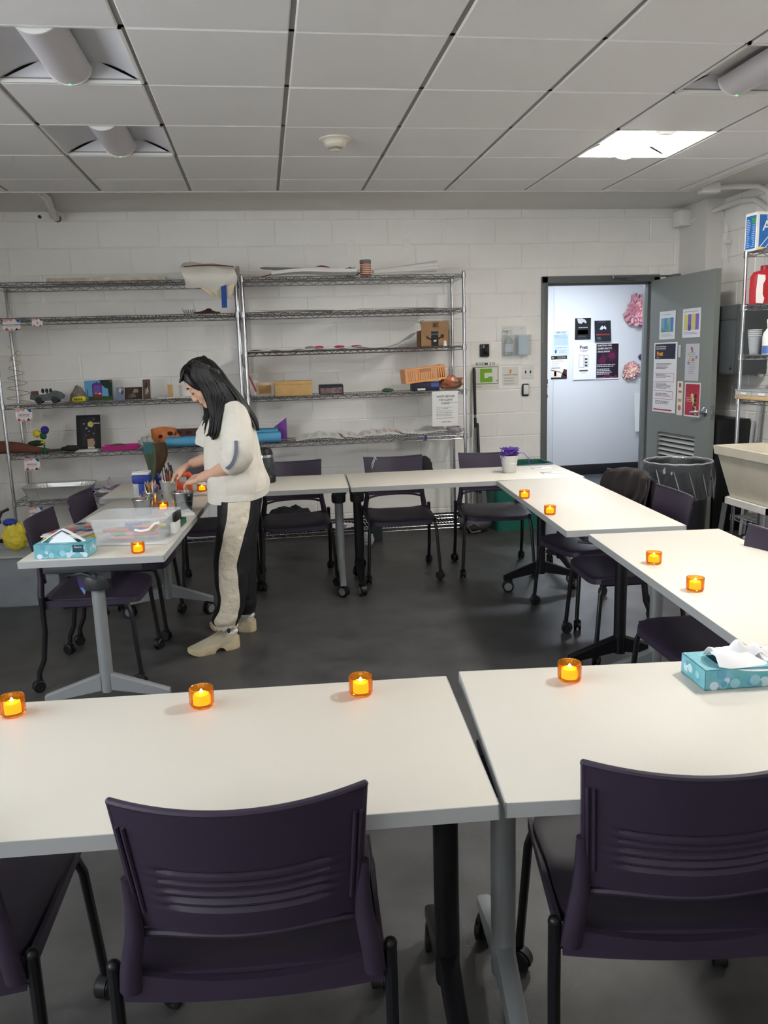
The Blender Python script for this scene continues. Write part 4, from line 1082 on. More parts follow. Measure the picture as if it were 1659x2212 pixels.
# hanging cloth
p = atY(335, 960, 4.03)
t = thing('hanging_cloth', 'green and brown cloth hanging down from the shelf above the brushes', 'cloth', (p.x, 4.02, LEV_L[3]+.02))
def hc(u, v):
    w = .085 + .02*math.sin(v*5); return ((u-.5)*2*w*(1-.35*v) + .02*math.sin(v*3) - .04*v, -.012 + .016*math.sin(u*9+v*2) - .006, .04 - v*.34*(1-.2*abs(u-.4)))
MB().sheet(lambda u, v: hc(u*.55, v), 14, 16, .004).build('green_cloth', mat('moss_cloth', (92,104,84), .9, var=.2, vscale=10), t)
MB().sheet(lambda u, v: hc(.5+u*.5, v*.92), 14, 16, .005).build('brown_cloth', mat('bark_cloth', (84,64,46), .9, var=.25, vscale=12), t)
MB().sheet(lambda u, v: ((u-.75)*.12, -.02+.01*math.sin(u*9), .05-.10*v), 8, 6, .002).build('clear_film', mat('teal_film', (90,150,160), .15, alpha=.55), t)

zt = LEV_L[4]+.004
# aluminium roasting tray
x0, x1 = sx(48, 1070, 4.14), sx(200, 1060, 4.14)
t = thing('foil_tray', 'large ridged aluminium foil tray on the lower left shelf', 'tray', ((x0+x1)/2, 4.24, zt)); hw = (x1-x0)/2
def foil(u, v):
    a = u*2*PI
    # rounded rectangle
    ca, sa = math.cos(a), math.sin(a); e = .28
    rx = (abs(ca)**e)*(1 if ca > 0 else -1); ry = (abs(sa)**e)*(1 if sa > 0 else -1)
    k = .84 + .16*v; rid = .004*math.sin(u*2*PI*60)*math.sin(v*PI)
    return (rx*hw*k, ry*.15*k + rid*(1 if abs(ry) > .9 else 0), .003 + .095*v)
M_FOIL = mat('foil', (222,222,220), .34, .7, bump=.15, bscale=60)
b = MB().sheet(foil, 240, 6, .0015); b.box(-hw*.82, hw*.82, -.122, .122, 0, .004); b.build('tray', M_FOIL, t)
MB().tube([foil(k/80, 1) for k in range(80)], .005, 6, closed=True).build('rim', M_FOIL, t)
t = thing('fabric_scraps', 'heap of white and red patterned fabric scraps on the lower left shelf', 'fabric', (sx(240, 1065, 4.15), 4.18, zt)); rnd = random.Random(21)
for k, c in enumerate(((226,222,224),(190,60,70),(60,44,60),(230,228,228),(150,120,140))):
    ox, oy = rnd.uniform(-.10,.10), rnd.uniform(-.04,.05); ph = rnd.uniform(0,6)
    MB().sheet(lambda u, v: (ox+(u-.5)*.14, oy+(v-.5)*.10, .012+.012*k+.02*math.sin(u*4+ph)*math.sin(v*3+ph)), 8, 6, .004).build('scrap', mat('scrap_%d' % k, c, .85, var=.3, vscale=40), t)
MB().tube([(-.02,0,.08),(-.03,0,.12),(-.015,0,.14),(0,0,.12),(-.01,0,.15)], .003, 5).build('wire_loop', M_WIREG, t)
t = thing('blue_board', 'thin royal blue board lying at the back of the lower left shelf', 'board', (sx(235, 1050, 4.36), 4.36, zt))
MB().cbox(-.26,.26,-.09,.09,0,.02,.003).build('board', mat('royal_blue', (34,62,150), .5), t)
t = thing('drawing_pile', 'pile of drawings with a reddish swirl on the lowest left shelf', 'paper', (sx(435, 1165, 4.14), 4.20, LEV_L[5]+.004)); 
for k in range(5): MB().cbox(-.17+.012*k, .16-.006*k, -.13, .12, .012*k, .012*k+.008, .001, RZ(.05*(k%3))).build('sheet', M_PAPW if k % 2 else M_PAPG, t)
b = MB(); b.tube([((.02+.0016*k)*math.cos(k*.5)*1.8, (.02+.0016*k)*math.sin(k*.5), .058) for k in range(60)], .003, 5); b.build('swirl', mat('rust_ink', (150,84,70), .8), t)

# clear bin with a yellow bag on the floor at the far left
p = atZ(0, 1255, .0)
t = thing('storage_bin', 'clear plastic storage bin with dark contents on the floor at the left edge', 'bin', (-1.305, 2.95, 0), -.06)
M_BINC = mat('cloudy_clear', (176,180,184), .25, alpha=.42)
b = MB()
for (a0,a1,b0,b1) in ((-.34,.34,-.21,-.204),(-.34,.34,.204,.21),(-.34,-.334,-.21,.21),(.334,.34,-.21,.21)): b.box(a0,a1,b0,b1,.004,.33)
b.box(-.34,.34,-.21,.21,0,.006); b.build('tub', M_BINC, t)
MB().cbox(-.355,.355,-.225,.225,.33,.345,.004).build('lid', mat('cloudy_lid', (190,194,198), .2, alpha=.6), t)
MB().cbox(-.31,.31,-.18,.18,.01,.20,.03).build('contents', mat('slate_cloth', (72,78,104), .9, var=.4, vscale=9), t)
MB().tube([(.33,-.24,.30),(.36,-.235,.32),(.36,-.1,.33)], .01, 8).build('latch', mat('royal_blue', (34,62,150), .5), t)
t = crumple('yellow_bag', 'yellow snack bag with blue top standing on the storage bin', 'bag', (-1.275, 2.90, .346), .085, (1.0,.7,1.15), mat('yellow_film', (216,196,60), .35), 8, amp=.12)
MB().sphere((-.02,-.01,.195), .045, 12, 8, (1.1,.8,.6)).build('blue_top', mat('royal_blue', (34,62,150), .5), t)
t = thing('black_hook', 'black curved hook on the post of the left shelving unit', 'hook', (-1.64, 4.0, .40))
MB().tube([(0,0,.05),(-.05,-.02,.03),(-.075,-.03,-.02),(-.07,-.03,-.06)], .012, 8).build('hook', M_BLACK, t)

# ------------------------------------------------------------------ things on the middle shelving unit
zt = LEV_R[0]+.004
t = thing('folded_posters', 'folded posters and red card heaped on top of the middle unit', 'paper', (sx(672, 590, 4.2), 4.24, zt))
hw = (sx(780, 590)-sx(565, 590))/2
MB().sheet(lambda u, v: ((u*2-1)*hw*.95, (v-.5)*.26, .085 + .012*math.sin(u*3) - .05*v*u + .012*v - .05*u), 14, 5, .014).build('poster_sheet', M_PAPG, t)
MB().sheet(lambda u, v: (-hw*.8 + u*hw*1.7, -.10+(v-.5)*.12, .030 + .025*u*(1-v) + .012*math.sin(u*5)), 14, 4, .026).build('poster_sheet', M_PAPW, t)
MB().sheet(lambda u, v: (-hw + u*hw*.35, -.12+.10*v, .006+.035*u + .004*v), 6, 3, .004).build('red_card', mat('red_card', (176,66,72), .7), t)
MB().sheet(lambda u, v: (-.02+u*.20, -.09+v*.1, .06+.03*math.sin(u*PI)), 6, 3, .003).build('red_card', mat('red_card2', (168,84,86), .7), t)
MB().sheet(lambda u, v: (-hw + u*hw*.9, .05+v*.1, .05+.05*(1-u)), 6, 3, .004).build('poster_sheet', M_PAPG, t)
p = atY(790, 592, 4.18)
t = thing('striped_canister', 'red and cream striped canister with grey lid on top of the middle unit', 'canister', (p.x, 4.18, zt))
M_RED = mat('canister_red', (150,58,50), .5); M_CRM = mat('canister_cream', (226,206,176), .5)
MB().lathe([(0,0),(.046,0),(.046,.105),(0,.105)], 28).build('can', M_RED, t)
for k in range(6): MB().lathe([(.0463,.018+k*.0145),(.0468,.018+k*.0145),(.0468,.025+k*.0145),(.0463,.025+k*.0145)], 28).build('stripe', M_CRM, t)
MB().lathe([(.044,.105),(.048,.106),(.048,.128),(.046,.131),(0,.131)], 28).build('lid', mat('grey_lid', (120,122,120), .5), t)
crumple('plastic_bag', 'dark grey crumpled film beside the striped canister', 'bag', (p.x-.13, 4.20, zt), .05, (1.5,1,.7), mat('grey_film', (110,112,112), .25, alpha=.85), 14)
xa, xb = sx(806, 590, 4.2), sx(943, 580, 4.2)
t = thing('paper_roll', 'large loosely rolled white paper at the right of the canister', 'paper roll', ((xa+xb)/2, 4.22, zt), .03)
hw = (xb-xa)/2
def cone(u, v): a = u*2*PI*1.4 + .6; rr = (.018 + .035*v)*(.75+.25*u); return ((v*2-1)*hw, rr*math.cos(a)*1.5, .058 + .018*v + rr*math.sin(a)*.9 - .02*(1-v))
MB().sheet(cone, 40, 8, .0025).build('rolled_sheet', M_PAPW, t)
MB().sheet(lambda u, v: (-hw*.95+u*hw*1.3, -.09+v*.12, .012+.02*v+.01*u), 8, 4, .003).build('loose_end', M_PAPW, t)
zt = LEV_R[1]+.004
for k, (pa, pb, lb) in enumerate((((545,665), (720,665), 'curling white sheet at the left on the second shelf of the middle unit'), ((777,660), (943,660), 'flat white sheet at the right on the second shelf of the middle unit'))):
    xa, xb = sx(pa[0], pa[1]), sx(pb[0], pb[1]); t = thing('paper_sheet', lb, 'paper', ((xa+xb)/2, 4.25, zt), 0, 'loose sheets on the middle unit'); hw = (xb-xa)/2
    MB().sheet(lambda u, v: ((u*2-1)*hw, (v-.5)*.30, .006 + (.035*max(0,.25-u)/.25 + .02*math.sin(u*PI) if k == 0 else .02+.006*math.sin(u*5))*(.4+.6*v)), 20, 6, .004).build('sheet', M_PAPG if k == 0 else M_PAPW, t)
zt = LEV_R[2]+.004
xa, xb = sx(532, 752), sx(905, 748)
t = thing('paper_scroll', 'long thin painted paper curling up beside the carton on the third shelf', 'paper', (xa+.02, 4.22, zt)); L = xb-xa-.02
def scr(u, v):
    x = u*L; z = .008 + .006*math.sin(u*23) + .004*math.sin(u*51+v*3); y = (v-.5)*.30
    if u > .80: q = (u-.80)/.20; x = (.80 + .20*q*(1-.15*q))*L; z += .11*q*q
    return (x, y, z)
MB().sheet(scr, 60, 5, .004).build('scroll', M_PAPG, t)
for (u, c) in ((.40,(176,52,66)),(.52,(196,60,84)),(.62,(170,90,90)),(.35,(150,140,120))): MB().sphere((u*L, -.10, .020), .022, 10, 6, (2.0,1,.5)).build('red_scrap', mat('scrap_red_%d' % int(u*100), c, .8), t)
a, c = atY(907, 698, 4.20), atY(969, 740, 4.20)
w = c.x-a.x
t = thing('shipping_carton', 'open brown shipping carton with black tape on the third shelf', 'box', ((a.x+c.x)/2, 4.27, zt))
hw = w/2; H2 = .135
b = MB()
for (x0_,x1_,y0_,y1_) in ((-hw,hw,-.09,-.086),(-hw,hw,.086,.09),(-hw,-hw+.004,-.09,.09),(hw-.004,hw,-.09,.09)): b.box(x0_,x1_,y0_,y1_,0,H2)
b.box(-hw,hw,-.09,.09,0,.004); b.build('body', M_CARTON, t)
MB().box(-hw*.95,hw*1.0,-.003,.001,0,.075, T(0,-.088,H2) @ RX(-.12)).build('flap', M_CARTON, t)
me = text_mesh('28', .055, ink((50,36,28)), 'CENTER', .004); obj('lettering', me, t, (.01, -.097, H2+.062), (PI/2+.12, PI, 0))
MB().box(-.032,.03,-.0925,-.0905,.0,H2-.01).build('tape', ink((28,30,34)), t)
MB().tube([(-.075,-.093,.085),(-.05,-.093,.065),(-.01,-.093,.058),(.04,-.093,.068),(.07,-.093,.088)], .006, 6).tube([(.05,-.093,.094),(.075,-.093,.094),(.068,-.093,.066)], .005, 6).build('printed_arrow', ink((40,34,30)), t)
me = text_mesh('prime', .026, ink((96,150,170)), 'CENTER', .003); obj('lettering', me, t, (0, -.0935, .095), (PI/2, 0, 0))
MB().lathe([(.008,0),(.013,0),(.013,.001),(.008,.001)], 14, T(0,-.094,.05) @ RX(PI/2)).build('printed_ring', ink((200,204,206)), t)
t2 = thing('plant_sprig', 'green artificial sprig sticking out behind the carton', 'plant', (t.location.x-.05, 4.40, zt))
rnd = random.Random(31)
MB().tube([(0,0,0),(.0,0,.12),(-.03,0,.22)], .003, 5).tube([(.0,0,.05),(.1,0,.13),(.22,-.02,.165)], .003, 5).build('stem', mat('sprig_green', (70,100,66), .8), t2)
for k in range(16):
    q = k/15; bx, bz = (-.03*q, .10+.12*q) if k % 2 else (.05+.17*q, .09+.08*q)
    a = rnd.uniform(0,6); MB().sheet(lambda u, v: (bx + .035*v*math.cos(a) + (u-.5)*.012, (u-.5)*.01, bz + .03*v*abs(math.sin(a))), 2, 3, .001).build('leaf', mat('sprig_green', (70,100,66), .8), t2)
p = atY(961, 738, 4.12)
t = thing('white_figurine', 'tiny white rounded figurine in front of the carton', 'figurine', (p.x, 4.12, zt)); MB().lathe([(0,0),(.016,0),(.018,.01),(.012,.024),(.013,.03),(.010,.042),(0,.046)], 14).build('body', M_WHITE, t)
MB().cyl((0,0,0), (0,0,.002), .019, n=14).build('base', M_PAPG, t)
zt = LEV_R[3]+.004
# leaning red-edged board
x0 = sx(537, 850, 4.15)
t = thing('red_edged_board', 'white board with a red edge leaning against the shelf post', 'board', (x0-.02, 4.26, zt)); 
MB().box(0,.012,-.12,.12,0,.235, RY(-.38) @ T(.075,0,.01)).build('board', M_PAPG, t); MB().box(.0121,.022,-.12,.12,0,.235, RY(-.38) @ T(.075,0,.01)).build('red_edge', mat('red_card', (176,66,72), .7), t)
t = thing('cream_frame', 'cream framed card standing beside the red-edged board', 'frame', (sx(573, 852, 4.3), 4.32, zt)); MB().cbox(-.075,.075,-.03,.03,0,.115,.003).build('box', M_CREAM, t)
MB().box(-.05,.05,-.034,-.0301,.02,.09).build('window', M_KRAFT, t); MB().box(.078,.10,-.05,.05,0,.10).build('clear_side', M_CLR, t)
a, c = sx(594, 850, 4.13), sx(675, 850, 4.13)
t = thing('kraft_gift_box', 'tan kraft box with lid on the fourth shelf of the middle unit', 'box', ((a+c)/2, 4.21, zt)); hw = (c-a)/2
MB().cbox(-hw*.985,hw*.985,-.085,.085,0,.10,.002).build('body', M_KRAFT, t); MB().cbox(-hw,hw,-.09,.09,.092,.122,.002).build('lid', M_KRAFT, t)
a, c = sx(690, 848, 4.13), sx(742, 848, 4.13)
t = thing('photo_box', 'small dark box with a picture on its front, right of the kraft box', 'box', ((a+c)/2, 4.17, zt), -.03); hw = (c-a)/2
MB().cbox(-hw,hw,-.06,.06,0,.075,.003).build('body', mat('dark_teal_box', (40,44,54), .6), t); MB().box(-hw*.9,hw*.9,-.064,-.0601,.008,.055).build('picture', mat('picture_brown', (124,100,100), .7, var=.5, vscale=40), t); MB().cbox(-hw,hw*.98,-.062,.05,.074,.080,.001,RX(.06)).build('lid', mat('dark_teal_box', (40,44,54), .6), t)
crumple('green_scrap', 'small greenish scrap of dried plant on the fourth shelf', 'scrap', (sx(838, 846, 4.12), 4.13, zt), .03, (1.6,.8,.5), mat('sprig_green', (70,100,66), .8), 6, 'leaves')
a, c = sx(893, 845, 4.13), sx(949, 845, 4.13)
t = thing('dark_blue_box', 'dark blue box with white print under the orange crate', 'box', ((a+c)/2, 4.20, zt)); hw = (c-a)/2
MB().cbox(-hw,hw,-.08,.08,0,.072,.002).build('body', mat('navy_card', (26,32,54), .5), t); MB().box(-hw*.7,-hw*.1,-.084,-.0801,.006,.022).build('white_label', M_PAPW, t); MB().box(hw*.35,hw*.95,-.084,-.0801,.03,.062).build('blue_label', mat('label_blue', (60,90,160), .5), t)
a, c = sx(876, 820, 4.13), sx(961, 815, 4.13); hw = (c-a)/2
t = thing('orange_crate', 'small orange folding plastic crate tilted on a dark box', 'crate', ((a+c)/2, 4.20, zt+.0795), 0, None, (0, -.10, .04))
M_OR = mat('peach_plastic', (232,164,104), .45)
b = MB().box(-hw,hw,-.10,.10,0,.004)
for y in (-.10,.10):
    b.box(-hw,hw,y-.003,y+.003,0,.018).box(-hw,hw,y-.003,y+.003,.098,.115)
    for k in range(5): xx = -hw + 2*hw*k/4; b.box(xx-.006,xx+.006,y-.003,y+.003,0,.115)
    for k in range(4):
        for r_ in range(6):
            xx = -hw + 2*hw*(k+.5)/4; zz = .022+.0145*r_
            for q in range(4): b.box(xx-.036+q*.019, xx-.026+q*.019, y-.002, y+.002, -.001, .012, T(0,0,zz) )
for x in (-hw,hw): b.box(x-.003,x+.003,-.10,.10,0,.115)
b.build('crate_walls', M_OR, t, 0); MB().cbox(-hw-.006,hw+.006,-.108,-.098,.108,.120,.002).cbox(-hw-.006,hw+.006,.098,.108,.108,.120,.002).cbox(-hw-.006,-hw+.006,-.10,.10,.108,.120,.002).cbox(hw-.006,hw+.006,-.10,.10,.108,.120,.002).build('rim', M_OR, t); MB().cbox(-.05,.05,-.109,-.1045,.085,.107,.003).build('handle', mat('crate_handle', (176,124,84), .5), t)
crumple('snack_bag', 'crumpled brown and orange plastic bag at the right end of the fourth shelf', 'bag', (sx(975, 842, 4.18), 4.20, zt), .085, (1.3,1,.62), mat('brown_film', (124,94,78), .3, var=.5, vscale=14, var_rgb=(206,120,80)), 17)
# WAIT sign
P = wallp('reminder_sign', 'white reminder sign in a clear sleeve hanging from the fourth shelf', 'sign', 933, 846, 990, 919, YF-.016, (224,224,222))
for k, tx in enumerate(('WAIT!! BEFORE', 'YOU LEAVE', 'PLEASE:')): P.text(tx, .52, .175+.10*k, .082, (56,56,58), 'CENTER', .006, wscale=.95)
P.lines(.15,.86,(.46,.50,.56,.61,.66,.70,.77),(110,110,114),.013,.35); P.lines(.35,.72,(.88,),(60,60,64),.016,.0)
MB().box(P.w*.64, P.w*1.04, P.h*.66, P.h*.70, .002, .0035).build('tape', mat('clear_tape', (235,235,235), .1, alpha=.5), P.o, 0)
zt = LEV_R[4]+.004
t = thing('purple_sheet', 'folded purple sheet standing behind the blue paper rolls', 'paper', (sx(603, 945, 4.3), 4.33, zt)); MB().sheet(lambda u, v: (-.10+u*.17, .02*math.sin(u*5), .002+v*(.06+.13*u)), 8, 6, .003).build('sheet', mat('purple_paper', (128,72,160), .7), t)
cols = ((196,214,204),(206,200,196),(214,190,180),(210,212,208))
for k, (pa, pb, lb) in enumerate(((640,742,'white drawing with green wash, leftmost on the fifth shelf'), (740,812,'pale drawing in the middle of the fifth shelf'), (806,872,'drawing with reddish wash on the fifth shelf'), (865,962,'plain pale drawing at the right of the fifth shelf'))):
    xa, xb = sx(pa, 948, 4.15), sx(pb, 948, 4.15); hw = (xb-xa)/2
    t = thing('drawing_sheet', lb, 'paper', ((xa+xb)/2, 4.19, zt), .03*(k-1.5), 'loose drawings on the fifth shelf'); ph = k*1.7
    MB().sheet(lambda u, v: ((u*2-1)*hw, (v-.5)*.24, (.008 + .040*abs(math.sin(u*3+ph))*(.5+.5*v) + .018*abs(math.sin(u*9+ph))*v + .004*k)), 16, 6, .003).build('sheet', M_PAPW, t)
    for q in range(4):
        u0 = .15+.2*q; MB().sheet(lambda u, v: ((u0*2-1+ .22*u)*hw, (v*.5-.3)*.24, (.0115 + .040*abs(math.sin((u0+.11*u)*3+ph))*(.5+.5*(v*.5+.2)) + .018*abs(math.sin((u0+.11*u)*9+ph))*(v*.5+.2) + .004*k)), 4, 4, .002).build('paint_patch', mat('wash_%d' % k, cols[k], .8), t)
crumple('plastic_bag', 'clear crumpled bag at the right end of the fifth shelf', 'bag', (sx(982, 942, 4.18), 4.20, zt), .06, (1.3,1,.55), mat('cloudy_film2', (200,190,196), .2, alpha=.6), 23)
p = atY(920, 945, 4.04)
t = thing('purple_tag', 'tiny purple paper diamond on the edge of the fifth shelf', 'tag', (p.x, 4.045, LEV_R[4]-.012)); MB().prism([(-.016,0),(0,-.022),(.016,0),(0,.03)], 0, .003, RX(PI/2)).build('paper', mat('violet_card', (70,50,120), .7), t)
MB().cyl((0,-.001,.028),(0,-.001,.04), .0015, n=6).build('thread', M_PAPW, t)
# bottom shelf: painted plates, dark bag
zt = LEV_R[5]+.004
for k, (px, lb, c) in enumerate(((676, 'painted paper plate with red and blue in the centre, on the bottom shelf', (160,60,60)), (740, 'painted paper plate with green blobs, on the bottom shelf', (70,140,90)))):
    p = atY(px, 1148, 4.16); t = thing('paper_plate', lb, 'plate', (p.x, 4.18, zt), 0, 'painted paper plates'); MB().lathe([(0,.004),(.075,.004),(.085,.010),(.115,.020),(.118,.019),(.086,.006),(.07,0),(0,0)][::-1], 28).build('plate', M_PAPW, t)
    rnd = random.Random(k+40)
    for q in range(9): a = rnd.uniform(0,6.28); r = rnd.uniform(0,.06); MB().sphere((r*math.cos(a), r*math.sin(a), .006), .018, 8, 6, (1.3,1,.25)).build('paint_blob', mat('blob_%d_%d' % (k, q % 4), ((c, (60,90,160), (190,90,70), (70,130,120))[q % 4]), .6), t)
crumple('dark_bag', 'crumpled black bag on the bottom shelf beneath the first chair', 'bag', (sx(628, 1125, 4.15), 4.20, zt), .19, (1.15,.7,.55), mat('black_cloth_bag', (28,28,32), .7), 19, 'cloth', .10)
t = thing('slate_board', 'dark slate board leaning on the bottom shelf', 'board', (sx(812, 1165, 4.02), 4.00, .002)); MB().box(-.05,.055,-.006,.006,0,.19,RX(-.10)).build('board', mat('slate_green', (40,50,56), .6), t)
t = crumple('white_rag', 'white rag lying on the floor by the dark table leg', 'rag', (sx(793, 1180, 3.9), 3.80, 0), .06, (.8,.8,1.0), mat('rag_white', (200,200,204), .9), 5, 'cloth', .15)
t = thing('vacuum_bag', 'dark grey rounded equipment bag on the floor beside the green bin', 'bag', (2.20, 4.10, 0)); MB().sphere((0,0,.075), .13, 16, 10, (1.25,.8,.6)).build('body', mat('grey_nylon', (66,68,72), .6), t)
MB().tube([(.02,-.10,.07),(-.03,-.11,.10),(-.08,-.10,.07),(-.05,-.11,.02),(.03,-.12,.03)], .008, 8).build('hose', mat('grey_hose', (96,98,100), .5), t)

# green recycling bin with clear liner
p = atZ(1115, 1152, 0)
t = thing('recycling_bin', 'green recycling bin with a clear liner by the door frame', 'bin', (2.63, 4.20, 0))
M_GREEN = mat('green_plastic', (24,96,82), .45)
def tub(hx0, hy0, hx1, hy1, z0, z1, th):
    b = MB()
    def ring(hx, hy, z, n=40):
        out = []
        for k in range(n):
            a = 2*PI*k/n; ca, sa = math.cos(a), math.sin(a); e = .3
            out.append(((abs(ca)**e)*(1 if ca > 0 else -1)*hx, (abs(sa)**e)*(1 if sa > 0 else -1)*hy, z))
        return out
    n = 40; R_ = [ring(hx0, hy0, z0), ring(hx1, hy1, z1), ring(hx1-th, hy1-th, z1), ring(hx0-th, hy0-th, z0+th)]
    vs = sum(R_, []); fs = [(i*n+k, i*n+(k+1)%n, (i+1)*n+(k+1)%n, (i+1)*n+k) for i in range(3) for k in range(n)] + [tuple(range(n))[::-1], tuple(3*n+k for k in range(n))]
    return b.add(vs, fs), ring
b, ring = tub(.235, .15, .275, .185, .0, .58, .006); b.build('tub', M_GREEN, t)
MB().tube(ring(.278, .188, .578, 60), .011, 8, closed=True).build('rim', M_GREEN, t)
b = MB(); rnd = random.Random(77); n = 60
rr = [ring(.283, .193, .592, n), ring(.288+.0, .199, .56, n), ring(.284, .196, .50, n), ring(.274, .188, .43, n)]
vs = []
for i, r_ in enumerate(rr):
    for (x, y, z) in r_: k = 1 + rnd.uniform(0, .035)*(1 if i else .3); vs.append((x*k, y*k, z + (rnd.uniform(-.03,.02) if i == 3 else rnd.uniform(-.006,.006))))
b.add(vs, [(i*n+k, i*n+(k+1)%n, (i+1)*n+(k+1)%n, (i+1)*n+k) for i in range(3) for k in range(n)]); M_LINER = mat('clear_liner', (214,222,224), .12, alpha=.22)
b.build('liner', M_LINER, t, 0)
MB().box(.03,.10,-.183,-.178,.47,.50, T(0,0,0) ).build('label', M_PAPW, t)

# ------------------------------------------------------------------ things on the tables
ZT = .7375
def tz(px, py): return atZ(px, py, ZT)
def bokeh_box(name, lb, loc, rz, L, W, H, kind):
    t = thing(name, lb, 'tissue box', loc, rz, 'teal tissue boxes')
    body = MB()
    body.box(0, L, 0, .0015, 0, H).box(0, L, W-.0015, W, 0, H).box(0, .0015, 0, W, 0, H).box(L-.0015, L, 0, W, 0, H).box(0, L, 0, W, 0, .002)
    ox0, ox1, oy0, oy1 = L*.2, L*.82, W*.28, W*.78
    body.box(0, ox0, 0, W, H-.0015, H).box(ox1, L, 0, W, H-.0015, H).box(ox0, ox1, 0, oy0, H-.0015, H).box(ox0, ox1, oy1, W, H-.0015, H)
    bo = body.build('carton', mat('teal_card', (88,168,176), .5, var=.35, vscale=22, var_rgb=(132,190,206)), t, 0)
    rnd = random.Random(5)
    cs = [mat('dot_%d' % k, c, .5) for k, c in enumerate(((150,200,212),(112,176,190),(190,216,226),(96,160,190),(206,222,232)))]
    for k in range(34):
        r = rnd.uniform(.006, .013); x = rnd.uniform(r, L-r); low = rnd.random()
        z = rnd.uniform(r, H-r) if k > 16 else rnd.uniform(r*.9, H*.4+.004)
        MB().cyl((x, .0003, z), (x, -.0003-.00001*k, z), r, n=18).build('printed_dot', cs[k % 5], bo, 0)
    for k in range(8):
        r = rnd.uniform(.006, .011); y = rnd.uniform(r, W-r); z = rnd.uniform(r, H-r)
        for xx, sg in ((0, -1), (L, 1)): MB().cyl((xx - sg*.0003, y, z), (xx + sg*(.0003+.00001*k), y, z), r, n=16).build('printed_dot', cs[k % 5], bo, 0)
    mt = mat('tissue', (244,244,246), .9)
    if kind == 'tent':
        MB().sheet(lambda u, v: (L*.02 + u*L*.96, W*.34 + v*W*.30, H*.82 + .068*(1-abs(u*2-1)**1.15) - .006*u + .004*math.sin(v*5)), 24, 6, .002).build('tissue', mt, t)
        MB().sheet(lambda u, v: (L*.22 + u*L*.56, W*.30, H*.96 + v*(.050*(1-abs(u*2-1)**1.2))), 16, 4, .002).build('tissue_fold', mt, t)
        MB().box(L*.725, L*.93, -.0012, -.0004, H*.40, H*.92).build('brand_patch', mat('dark_teal', (24,74,84), .5), t, 0)
        obj('lettering', text_mesh('Kleenex', .012, ink((232,236,236)), 'CENTER', .0005, wscale=.8), t, (L*.83, -.0016, H*.70), (PI/2, 0, 0))
    else:
        def ts(u, v):
            x = L*.16 + u*L*.9; y = -.012*math.sin(u*PI)*(1-v) + W*.06*(1-v) + v*W*.74
            z = H + .004 + .030*math.sin(v*PI*.9)*(0.5+.5*math.sin(u*5+1)) - .012*(1-v)*math.sin(u*PI) + .010*math.sin(u*13+v*4)*v
            return (x, y, z)
        MB().sheet(ts, 34, 16, .0015).build('tissue', mt, t)
        MB().sheet(lambda u, v: (L*.22+u*L*.55, W*.35+v*W*.35, H+.012+.028*math.sin(u*PI)*math.sin(v*PI) + .008*math.sin(u*17)), 20, 8, .0015).build('tissue_fold', mt, t)
        MB().box(ox0, ox1, oy0, oy1, H*.45, H*.5).build('tissue_stack', mt, t, 0)
    return t
a = tz(75, 1208); b2 = tz(188, 1204)
bokeh_box('tissue_box', 'teal tissue box on the left table with an upright folded tissue', (a.x, a.y, ZT), math.atan2(b2.y-a.y, b2.x-a.x), .228, .118, .062, 'tent')
a = tz(1522, 1492)
bokeh_box('tissue_box', 'teal tissue box on the front right table with a loose white tissue', (a.x, a.y, ZT), -.055, .235, .122, .050, 'loose')

# magazines
p = tz(165, 1148)
t = thing('magazine_pile', 'pile of magazines with a yellow edge behind the tissue box', 'magazines', (-.50, 1.33, ZT), -.45)
for k, (c, dx) in enumerate((((214,206,190), 0), ((206,180,60), .006), ((220,214,208), -.004), ((196,196,200), .004))):
    MB().cbox(-.10+dx, .11+dx, -.14, .15, .009*k, .009*k+.008, .002, RZ(.05*(k % 2))).build('magazine', mat('mag_%d' % k, c, .5), t)
rnd = random.Random(3)
for k in range(16):
    x, y = -.085+.05*(k % 4), -.12+.065*(k//4); MB().box(x, x+.042, y, y+.055, .0362, .0366).build('cover_picture', mat('pic_%d' % (k % 5), ((176,92,80),(70,96,130),(60,66,80),(206,160,130),(130,150,160))[k % 5], .5), t, 0)

# frosted tub standing on its lid, full of markers
a = tz(206, 1178.5); b2 = tz(351, 1174.5)
ang = math.atan2(b2.y-a.y, b2.x-a.x)
t = thing('plastic_tub', 'frosted clear plastic tub of coloured markers on the left table', 'tub', (a.x, a.y, ZT), ang)
M_FROST = mat('frosted_plastic', (232,236,238), .35, alpha=.26)
L, W, H = (b2-a).length, .235, .115
MB().cbox(-.03, L+.03, -.02, W+.03, 0, .012, .004).build('lid', mat('frosted_lid', (226,228,228), .35, alpha=.8), t)
def tubpt(hx, hy, z, k, n=40):
    an = 2*PI*k/n; ca, sa = math.cos(an), math.sin(an); e = .22
    return (L/2 + (abs(ca)**e)*(1 if ca > 0 else -1)*hx, W/2 + (abs(sa)**e)*(1 if sa > 0 else -1)*hy, z)
n = 40; rings = [(L/2, W/2, .014), (L/2+.022, W/2+.018, H), (L/2+.034, W/2+.030, H+.002), (L/2+.034, W/2+.030, H+.008), (L/2+.018, W/2+.014, H+.008), (L/2-.003, W/2-.003, .017)]
vs = [tubpt(*r_, k) for r_ in rings for k in range(n)]
MB().add(vs, [(i*n+k, i*n+(k+1)%n, (i+1)*n+(k+1)%n, (i+1)*n+k) for i in range(len(rings)-1) for k in range(n)] + [tuple(range(n))[::-1], tuple((len(rings)-1)*n+k for k in range(n))]).build('tub_body', M_FROST, t)
MB().cbox(L+.034, L+.052, W*.30, W*.70, H-.030, H+.012, .004).build('latch', M_BLACK, t)
MB().cbox(L+.02, L+.046, W*.32, W*.68, .03, H-.03, .004).build('latch_tab', M_WHITE, t)
